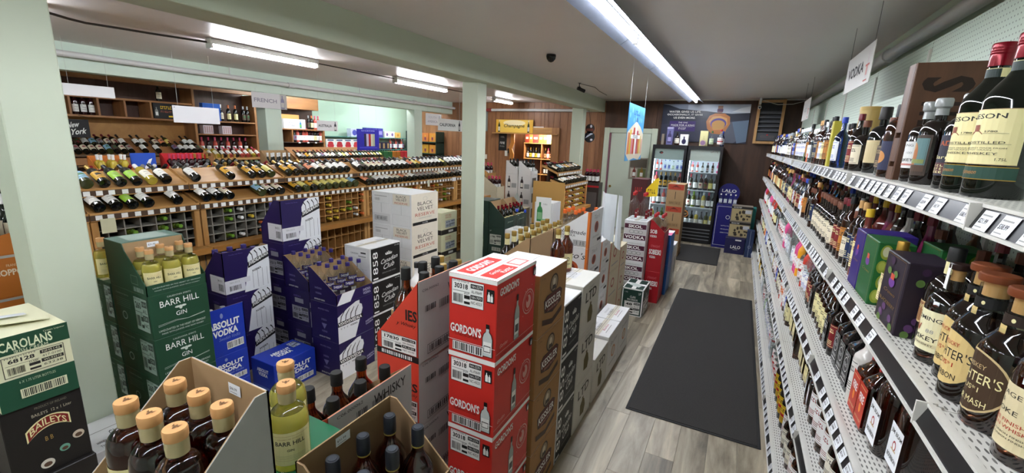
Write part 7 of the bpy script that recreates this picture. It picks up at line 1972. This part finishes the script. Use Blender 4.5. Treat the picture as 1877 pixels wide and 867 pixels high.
for k, (cc, w_) in enumerate((('#7a2f22', .14), ('#d8632c', .12), ('#6d2f2a', .2), ('#d8702c', .15), ('#d8702c', .12), ('#8fd0c4', .1), ('#e0b06a', .13), ('#e8e6e0', .15), ('#d0a24a', .12))):
    x = -5.55 + sum((.14, .12, .2, .15, .12, .1, .13, .15, .12)[:k]) * .92
    carton('champagne_box', '%s from left of the gift boxes on alcove cabinet' % ordinal(k + 1), w_ * .88, .15, .27, M(cc, .5), {'-y': lambda f: f.rect(.2, .4, .8, .6, M('#f0d8a8'))}, (x + w_ * .9, 11.52, 1.9005), cat='box', seams=False, group='alcove gift boxes')
lt = bpy.data.lights.new('alcove_lamp', 'POINT'); lt.energy = 20.0; lt.color = (1, .93, .82); lt.shadow_soft_size = .12
lo_ = bpy.data.objects.new('alcove_lamp', lt); COL.objects.link(lo_); lo_.location = (-4.9, 11.15, 2.3)
b = MB(); b.lathe([(.09, 0), (.11, -.03), (.08, -.05)], M('#fff0d8', .4, emit=2.0), 16, (-4.9, 11.15, 2.498)); tag(b.build('alcove_light', smooth=40), 'warm round ceiling light in the alcove', 'light')
# stained glass ornament hanging by the rear column
t = empty('hanging_ornament', (-3.05, 9.62, 2.17)); tag(t, 'round stained glass ornament hanging on a cord beside rear column', 'ornament')
ux, uz, un = Vector((1, 0, 0)), Vector((0, 0, 1)), Vector((0, -1, 0))
b = MB(); b.lathe([(.10, 0), (.10, .015)], M('#2a1a16', .3), 24, (0, 0, .11), (ux, uz, un)); b.build('upper_disc', t)
b = MB(); b.lathe([(.12, 0), (.12, .015)], M('#1b1a22', .2), 24, (0, 0, -.07), (ux, uz, un)); f = Face(b, (-.12, -.0155, -.19), (1, 0, 0), (0, 0, 1), .24, .24); f.poly([(.1, .35), (.5, .6), (.85, .8), (.6, .85), (.25, .6)], M('#cfd4e6')); f.ell(.7, .25, .12, .1, M('#e6e2ee')); b.build('lower_disc', t)
b = MB(); f = Face(b, (-.1, -.0155, .01), (1, 0, 0), (0, 0, 1), .2, .2); f.rect(.1, .25, .9, .5, M('#6d2f22')); f.ell(.62, .75, .12, .16, M('#dfdbe6')); b.build('glass_inlay', t)
b = MB(); b.tube([(0, 0, .2), (-.06, .0, .50)], .004, BLACK, 5); b.build('cord', t)

# blue tequila display
LB = M('#1c1a72', .4)
t = empty('tequila_display', (-.31, 9.62, 0)); tag(t, 'blue LALO tequila floor display with round header', 'display')
b = MB(); b.bbox(0, .37, 0, .36, 0, .88, LB, .004); b.build('plinth', t)
b = MB(); f = Face(b, (0, 0, 0), (1, 0, 0), (0, 0, 1), .37, .88); f.frame(.06, .06, .97, .96, WHITE, .006); f.ring(.62, .72, .1, .045, WHITE, .2, 16); [f.scrib(.6, .52 - .08 * k, .02, WHITE, .5, 11) for k in range(3)]; b.build('front_print', t)
b = MB(); pts = [(.185 + .2 * math.cos(a), .34, 1.08 + .2 * math.sin(a)) for a in [math.radians(q) for q in range(-35, 216, 14)]]; b.prism([(.02, .34, .88), (.35, .34, .88)] + pts, (0, .015, 0), LB); b.build('header', t)
b = MB(); f = Face(b, (0, .3395, .88), (1, 0, 0), (0, 0, 1), .37, .4); f.text('LALO', .5, .62, .16, WHITE, .72, bold=.02); f.text('TEQUILA', .5, .50, .04, WHITE, .3); b.build('header_print', t)
for k in range(4): place('v4', (-.31 + .055 + .087 * k, 9.70, .881), 0, 'small LALO bottle on the blue display, %s from left' % ordinal(k + 1), 'bottles on the tequila display', name='tequila_bottle').scale = (.8, .8, .75)
def pict(f):
    f.rect(.03, .06, .97, .82, M('#b5a478')); r_ = random.Random(3)
    for k in range(14): f.ell(.1 + .8 * r_.random(), .15 + .55 * r_.random(), .03 + .06 * r_.random(), .04 + .08 * r_.random(), M('#3a3228'), 9)
    f.rect(0, .84, 1, .98, INK); f.scrib(.3, .91, .07, WHITE, .4, 7); f.rect(.66, .55, .95, .78, M('#c8ccd0'))
o = carton('picture_carton', 'x', .36, .26, .30, M('#8a8172', .6), {'-y': pict}, (.33, 9.33, .305), seams=False)
stack(o, 2, .305, ['lower sepia picture carton beside the blue display', 'upper sepia picture carton beside the blue display'], 'sepia picture cartons')
carton('tequila_carton', 'small dark blue LALO carton on the floor', .34, .26, .30, M('#17164a', .5), {'-y': lambda f: (f.text('LALO', .55, .45, .2, WHITE, .5, bold=.02), f.text('TEQUILA', .55, .28, .05, WHITE, .25), f.rect(.5, .86, .8, .95, WCARD))}, (.28, 9.2, 0), seams=False)
carton('teal_carton', 'teal carton behind the sepia cartons', .22, .25, .86, TEAL, {'-y': lambda f: f.rect(.45, .5, .55, .9, M('#1d5a54'))}, (.40, 9.62, 0), seams=False)
carton('navy_carton', 'navy carton leaning beside the wall shelving', .12, .22, .50, M('#22355c', .5), {'-y': lambda f: (f.rect(.44, 0, .5, 1, M('#8a96ac')), f.ring(.5, .4, .2, .06, M('#8a96ac'), .3, 12))}, (.41, 9.05, 0), seams=False)

# wine cartons on the floor before the champagne wall
WC2 = M('#d8d5d0', .6)
def wc(f): f.bottle(.3, .1, .8, M('#2b2020'), M('#d8d2c4'), .26); f.rect(.5, .1, .9, .4, GREYP)
for k, (x, y, n, lab) in enumerate(((-3.78, 8.2, 4, 'white wine carton stack right'), (-4.08, 8.2, 4, 'white wine carton stack left'))):
    o = carton('wine_carton', 'x', .29, .33, .32, WC2, {'-y': wc, '+x': lambda f: f.rect(.2, .2, .8, .8, M('#5d564e'))}, (x, y, 0), seams=False)
    stack(o, n, .32, ['%s, %s from floor' % (lab, ordinal(j + 1)) for j in range(n)], lab)
    oc = open_case('wine_carton', 'open white wine carton on top of the %s stack' % ('right', 'left')[k], .29, .33, .08, .27, '-x', WC2, {}, (x, y, 1.2805), inner=WC2)
    for j in range(6): stand('n_g5', x - .06 - .09 * (j % 3), y + .1 + .13 * (j // 3), 1.288, 'dark bottle in the open white carton, %s of the %s stack' % (ordinal(j + 1), ('right', 'left')[k]), 'bottles on the white wine cartons', 0)
for k, (x, y, z, key, nm) in enumerate(((-4.30, 7.7, .93, 'n_red', 'red'), (-4.62, 7.9, 1.18, 'n_red', 'wooden'), (-4.62, 7.35, .78, 'n_g2', 'pale'))):
    o = carton('wine_carton', 'cream wine carton holding up the %s capped open carton' % nm, .30, .33, z - .001, CRC, {'-y': wc}, (x, y, 0), seams=False)
    oc = open_case('wine_carton', 'open carton of %s wine left of the white carton stacks' % ('burgundy capped', 'burgundy capped in slatted wood', 'pale capped')[k], .30, .33, .1, .28, '-x', (CRC, OAK, CRC)[k], {}, (x, y, z))
    for j in range(6): stand(key, x - .06 - .09 * (j % 3), y + .1 + .12 * (j // 3), z + .008, 'bottle in %s open carton, %s' % (('the lower burgundy', 'the slatted', 'the pale capped')[k], ordinal(j + 1)), 'bottles in open cartons by the champagne wall', 0)
b = MB(); b.prism([(-3.75, 7.2, .74), (-3.5, 7.25, .74), (-3.6, 7.22, 1.02)], (0, .02, 0), M('#b9c4bc', .6)); b.box(-3.85, -3.45, 7.18, 7.5, 0, .739, CRC); tag(b.build('flap_carton'), 'cream carton with a raised pale triangular flap', 'carton')
# burgundy bottles on a stand by the door
o = carton('wine_carton', 'dark glass fronted stand under burgundy bottles near the door', .40, .3, 1.08, M('#3a2f2c', .3), {'-y': lambda f: (f.rect(0, .9, 1, .94, REDC), f.rect(.1, .2, .9, .8, M('#5a5250')))}, (-2.80, 9.8, 0), seams=False, cat='stand')
for j in range(8): stand('n_red', -3.14 + .085 * (j % 4), 9.87 + .1 * (j // 4), 1.0805, 'burgundy capped bottle on the stand by the door, %s' % ordinal(j + 1), 'bottles on the stand by the door', 0)
# small cartons between the green whiskey and the vodka tray
carton('liquor_carton', 'low white and black carton with red mark behind gold capped whisky', .34, .34, .82, WCARD, {'-y': lambda f: (f.rect(0, .85, 1, .97, M('#23203a')), f.scrib(.5, .91, .05, REDC, .5, 6)), 'top': lambda f: (f.rect(.55, .3, .8, .7, M('#c8303c')))}, (-1.98, 5.0, 0), seams=False)
o = carton('liquor_carton', 'plain white carton carrying two blue capped clear bottles', .34, .34, .80, WCARD, {}, (-2.36, 5.1, 0), seams=False)
for k in range(2): place('absolut_blue', (-2.46 - .12 * k, 5.2, .8005), 0, 'blue capped clear bottle on the plain white carton, ' + ('right', 'left')[k], 'blue capped pair', name='vodka_bottle')
carton('picture_panel', 'upright white card with a green bottle picture', .02, .3, .42, WHITE, {'+x': lambda f: f.bottle(.3, .1, .7, M('#3a8a4a'), M('#8ac08a'), .3), '-y': lambda f: None}, (-2.55, 5.95, .8), seams=False, cat='card') if False else None
b = MB(); b.bbox(-2.60, -2.36, 5.86, 5.87, .78, 1.18, WHITE, .001); f = Face(b, (-2.60, 5.86, .78), (1, 0, 0), (0, 0, 1), .24, .40); f.bottle(.28, .1, .75, M('#3a8a4a'), M('#8ac08a'), .3); f.scrib(.65, .75, .05, GREYP, .3, 5); f.rect(.4, .1, .95, .2, M('#8ac08a')); b.box(-2.62, -2.34, 5.871, 6.2, 0, 1.1, WCARD); tag(b.build('picture_carton'), 'white carton with green bottle picture beside green whiskey', 'carton')
# yellow price card and dark box above SKOL
carton('dark_carton', 'tall dark red carton behind the SKOL bottles', .22, .3, 1.50, M('#4a1a1a', .5), {'-y': lambda f: f.scrib(.5, .9, .04, M('#c8302c'), .5, 4)}, (-1.15, 6.5, 0), seams=False)
b = MB(); b.prism([(-1.0, 5.62, 1.35), (-.86, 5.62, 1.37), (-.86, 5.62, 1.60), (-.9, 5.62, 1.58), (-1.0, 5.62, 1.45)], (0, .004, 0), M('#e2c21c', .5)); f = Face(b, (-1.0, 5.62, 1.35), (1, 0, 0), (0, 0, 1), .14, .25); f.scrib(.5, .3, .2, M('#5a4a10'), .7, 4); b.box(-.94, -.935, 5.625, 5.63, .3, 1.4, WHITE); tag(b.build('price_card'), 'yellow price card on a stick above the SKOL bottles', 'card')

# ================================================================== hanging signs
STR = M('#c8c8c4', .5)
def hsign(name, lab, x, y0, y1, z0, z1, base, fn, zc, dx=.006, edge=None, strings=True):
    o = carton(name, lab, dx, y1 - y0, z1 - z0, base, {'+x': fn}, (x, y0, z0), cat='sign', seams=False)
    if strings:
        b = MB()
        for yy in (.12, .88): b.tube([(-dx / 2, (y1 - y0) * yy, z1 - z0), (-dx / 2, (y1 - y0) * yy, zc - z0)], .0015, STR, 4)
        b.build('string', o)
    return o
def region(txt, col=INK, m='#d6d6d6'):
    def fn(f):
        f.text(txt, .38, .5, .26, col, .64, bold=.02); f.rect(.80, .0, 1, 1, M('#bdb9b4')) if txt == 'FRENCH' else None; f.bottle(.87, .04, .92, M('#2b2830') if txt != 'FRENCH' else M('#8a86a0'), M('#c9c6c0'), .30)
    return fn
SG = M('#d3d1d1', .5)
hsign('hanging_sign', 'grey FRENCH region sign fixed to the far header', -7.338, 4.72, 5.36, 2.345, 2.598, SG, region('FRENCH', M('#8a8894')), 2.66)
hsign('hanging_sign', 'blank pale sign hanging above the near wine wall', -6.5, 3.13, 3.70, 2.035, 2.248, M('#cfcfd2', .5), lambda f: f.ell(.04, .9, .01, .03, INK, 8), 2.919)
hsign('hanging_sign', 'blank white rounded sign high on the left by near column', -6.9, 2.25, 2.72, 2.29, 2.42, M('#dfdfe0', .5), lambda f: None, 2.919)
hsign('hanging_sign', 'AUSTRALIA region sign hanging before the mint wall', -6.5, 5.29, 5.73, 2.005, 2.18, SG, region('AUSTRALIA'), 2.919)
hsign('hanging_sign', 'white CALIFORNIA region sign left of middle column', -4.5, 6.02, 6.73, 2.085, 2.28, WHITE, region('CALIFORNIA'), 2.919)
hsign('hanging_sign', 'partly hidden SOUTH AMERICA region sign behind the California sign', -6.2, 7.85, 8.42, 2.22, 2.47, SG, lambda f: (f.text('SOUTH', .42, .68, .2, M('#9a98a0'), .5), f.text('AMERICA', .42, .32, .2, M('#7a7884'), .62), f.bottle(.87, .04, .9, M('#8a86a0'), None, .3)), 2.919)
def bluep(f):
    f.rect(.02, .02, .98, .98, M('#2c2a9c', .4)); f.scrib(.5, .92, .05, M('#b9c0f0'), .6, 14)
    for u, c_3 in ((.36, '#2a2840'), (.46, '#b8b0c8'), (.56, '#a8242c'), (.66, '#c8c8b4'), (.74, '#b0b898')): f.rect(u - .05, .2, u + .05, .78, M(c_3, .4))
    f.rect(.1, .1, .9, .16, M('#4a48c0', .4))
hsign('hanging_poster', 'square blue bottle poster hanging before the glass shelves', -6.6, 6.26, 6.85, 1.66, 2.07, M('#2c2a9c', .4), bluep, 2.919)
# vodka sign over the right shelving faces the aisle
def hsign_r(lab, x, y0, y1, z0, z1, txt, size=.3):
    o = carton('hanging_sign', lab, .006, y1 - y0, z1 - z0, M('#dcdad6', .5), {'-x': lambda f: (f.text(txt, .42, .5, size, INK, .62, bold=.03) if txt else f.scrib(.4, .5, .2, GREYP, .4, 4), f.bottle(.86, .16, .7, M('#d8d0d0'), M('#d89a94'), .3), f.rect(.80, .45, .93, .5, M('#c86a60')), f.rect(.8, .08, .92, .12, M('#c86a60')))}, (x, y0, z0), cat='sign', seams=False)
    b = MB()
    for yy in (.05, .95): b.tube([(-.003, (y1 - y0) * yy, z1 - z0), (-.003, (y1 - y0) * yy, 2.969 - z0)], .0016, M('#5a5856', .5), 4)
    b.build('string', o)
hsign_r('white VODKA sign hanging over the right shelving', .69, 3.82, 4.66, 2.46, 2.73, 'VODKA')
hsign_r('farther small white sign over the right shelving', .74, 7.35, 8.1, 2.42, 2.71, '')
# colourful hanging poster over the cartons
def drops(f):
    f.rect(0, 0, 1, 1, M('#4fa4dc', .4)); f.poly([(0, .12), (.2, .0), (.5, .04), (.8, 0), (1, .1), (1, .5), (.8, .62), (.5, .72), (.2, .6), (0, .5)], M('#e9dcc4', .4))
    for u, c_4, h_ in ((.1, '#d9773a', .5), (.2, '#e3c43a', .55), (.3, '#e08a9a', .5), (.4, '#d8402c', .6), (.62, '#c84a6a', .55), (.72, '#e08a3a', .5), (.82, '#e3d07a', .46), (.92, '#e8b8a0', .4)): f.rect(u - .045, .12, u + .045, h_, M(c_4, .4))
    f.rect(.46, .1, .56, .7, WHITE); f.rect(.48, .7, .54, .78, M('#3a5a9a')); f.rect(.2, .40, .8, .47, WHITE); f.scrib(.5, .435, .05, NAVY, .3, 5); f.scrib(.5, .86, .08, M('#2a56a8'), .4, 5)
    for k in range(8): f.ell(.08 + .12 * k, .8 + .1 * math.sin(k * 2), .03, .05, M('#8fd0ee', .4), 8)
o = carton('hanging_poster', 'blue and orange bottle poster hanging over the vodka cartons', .006, .95, .70, M('#4fa4dc', .4), {'+x': drops, '-x': drops}, (-1.28, 5.53, 1.78), cat='poster', seams=False)
b = MB()
for yy in (.02, .93): b.tube([(-.003, yy, .70), (-.003, yy, 1.189)], .0016, STR, 4)
b.build('string', o)
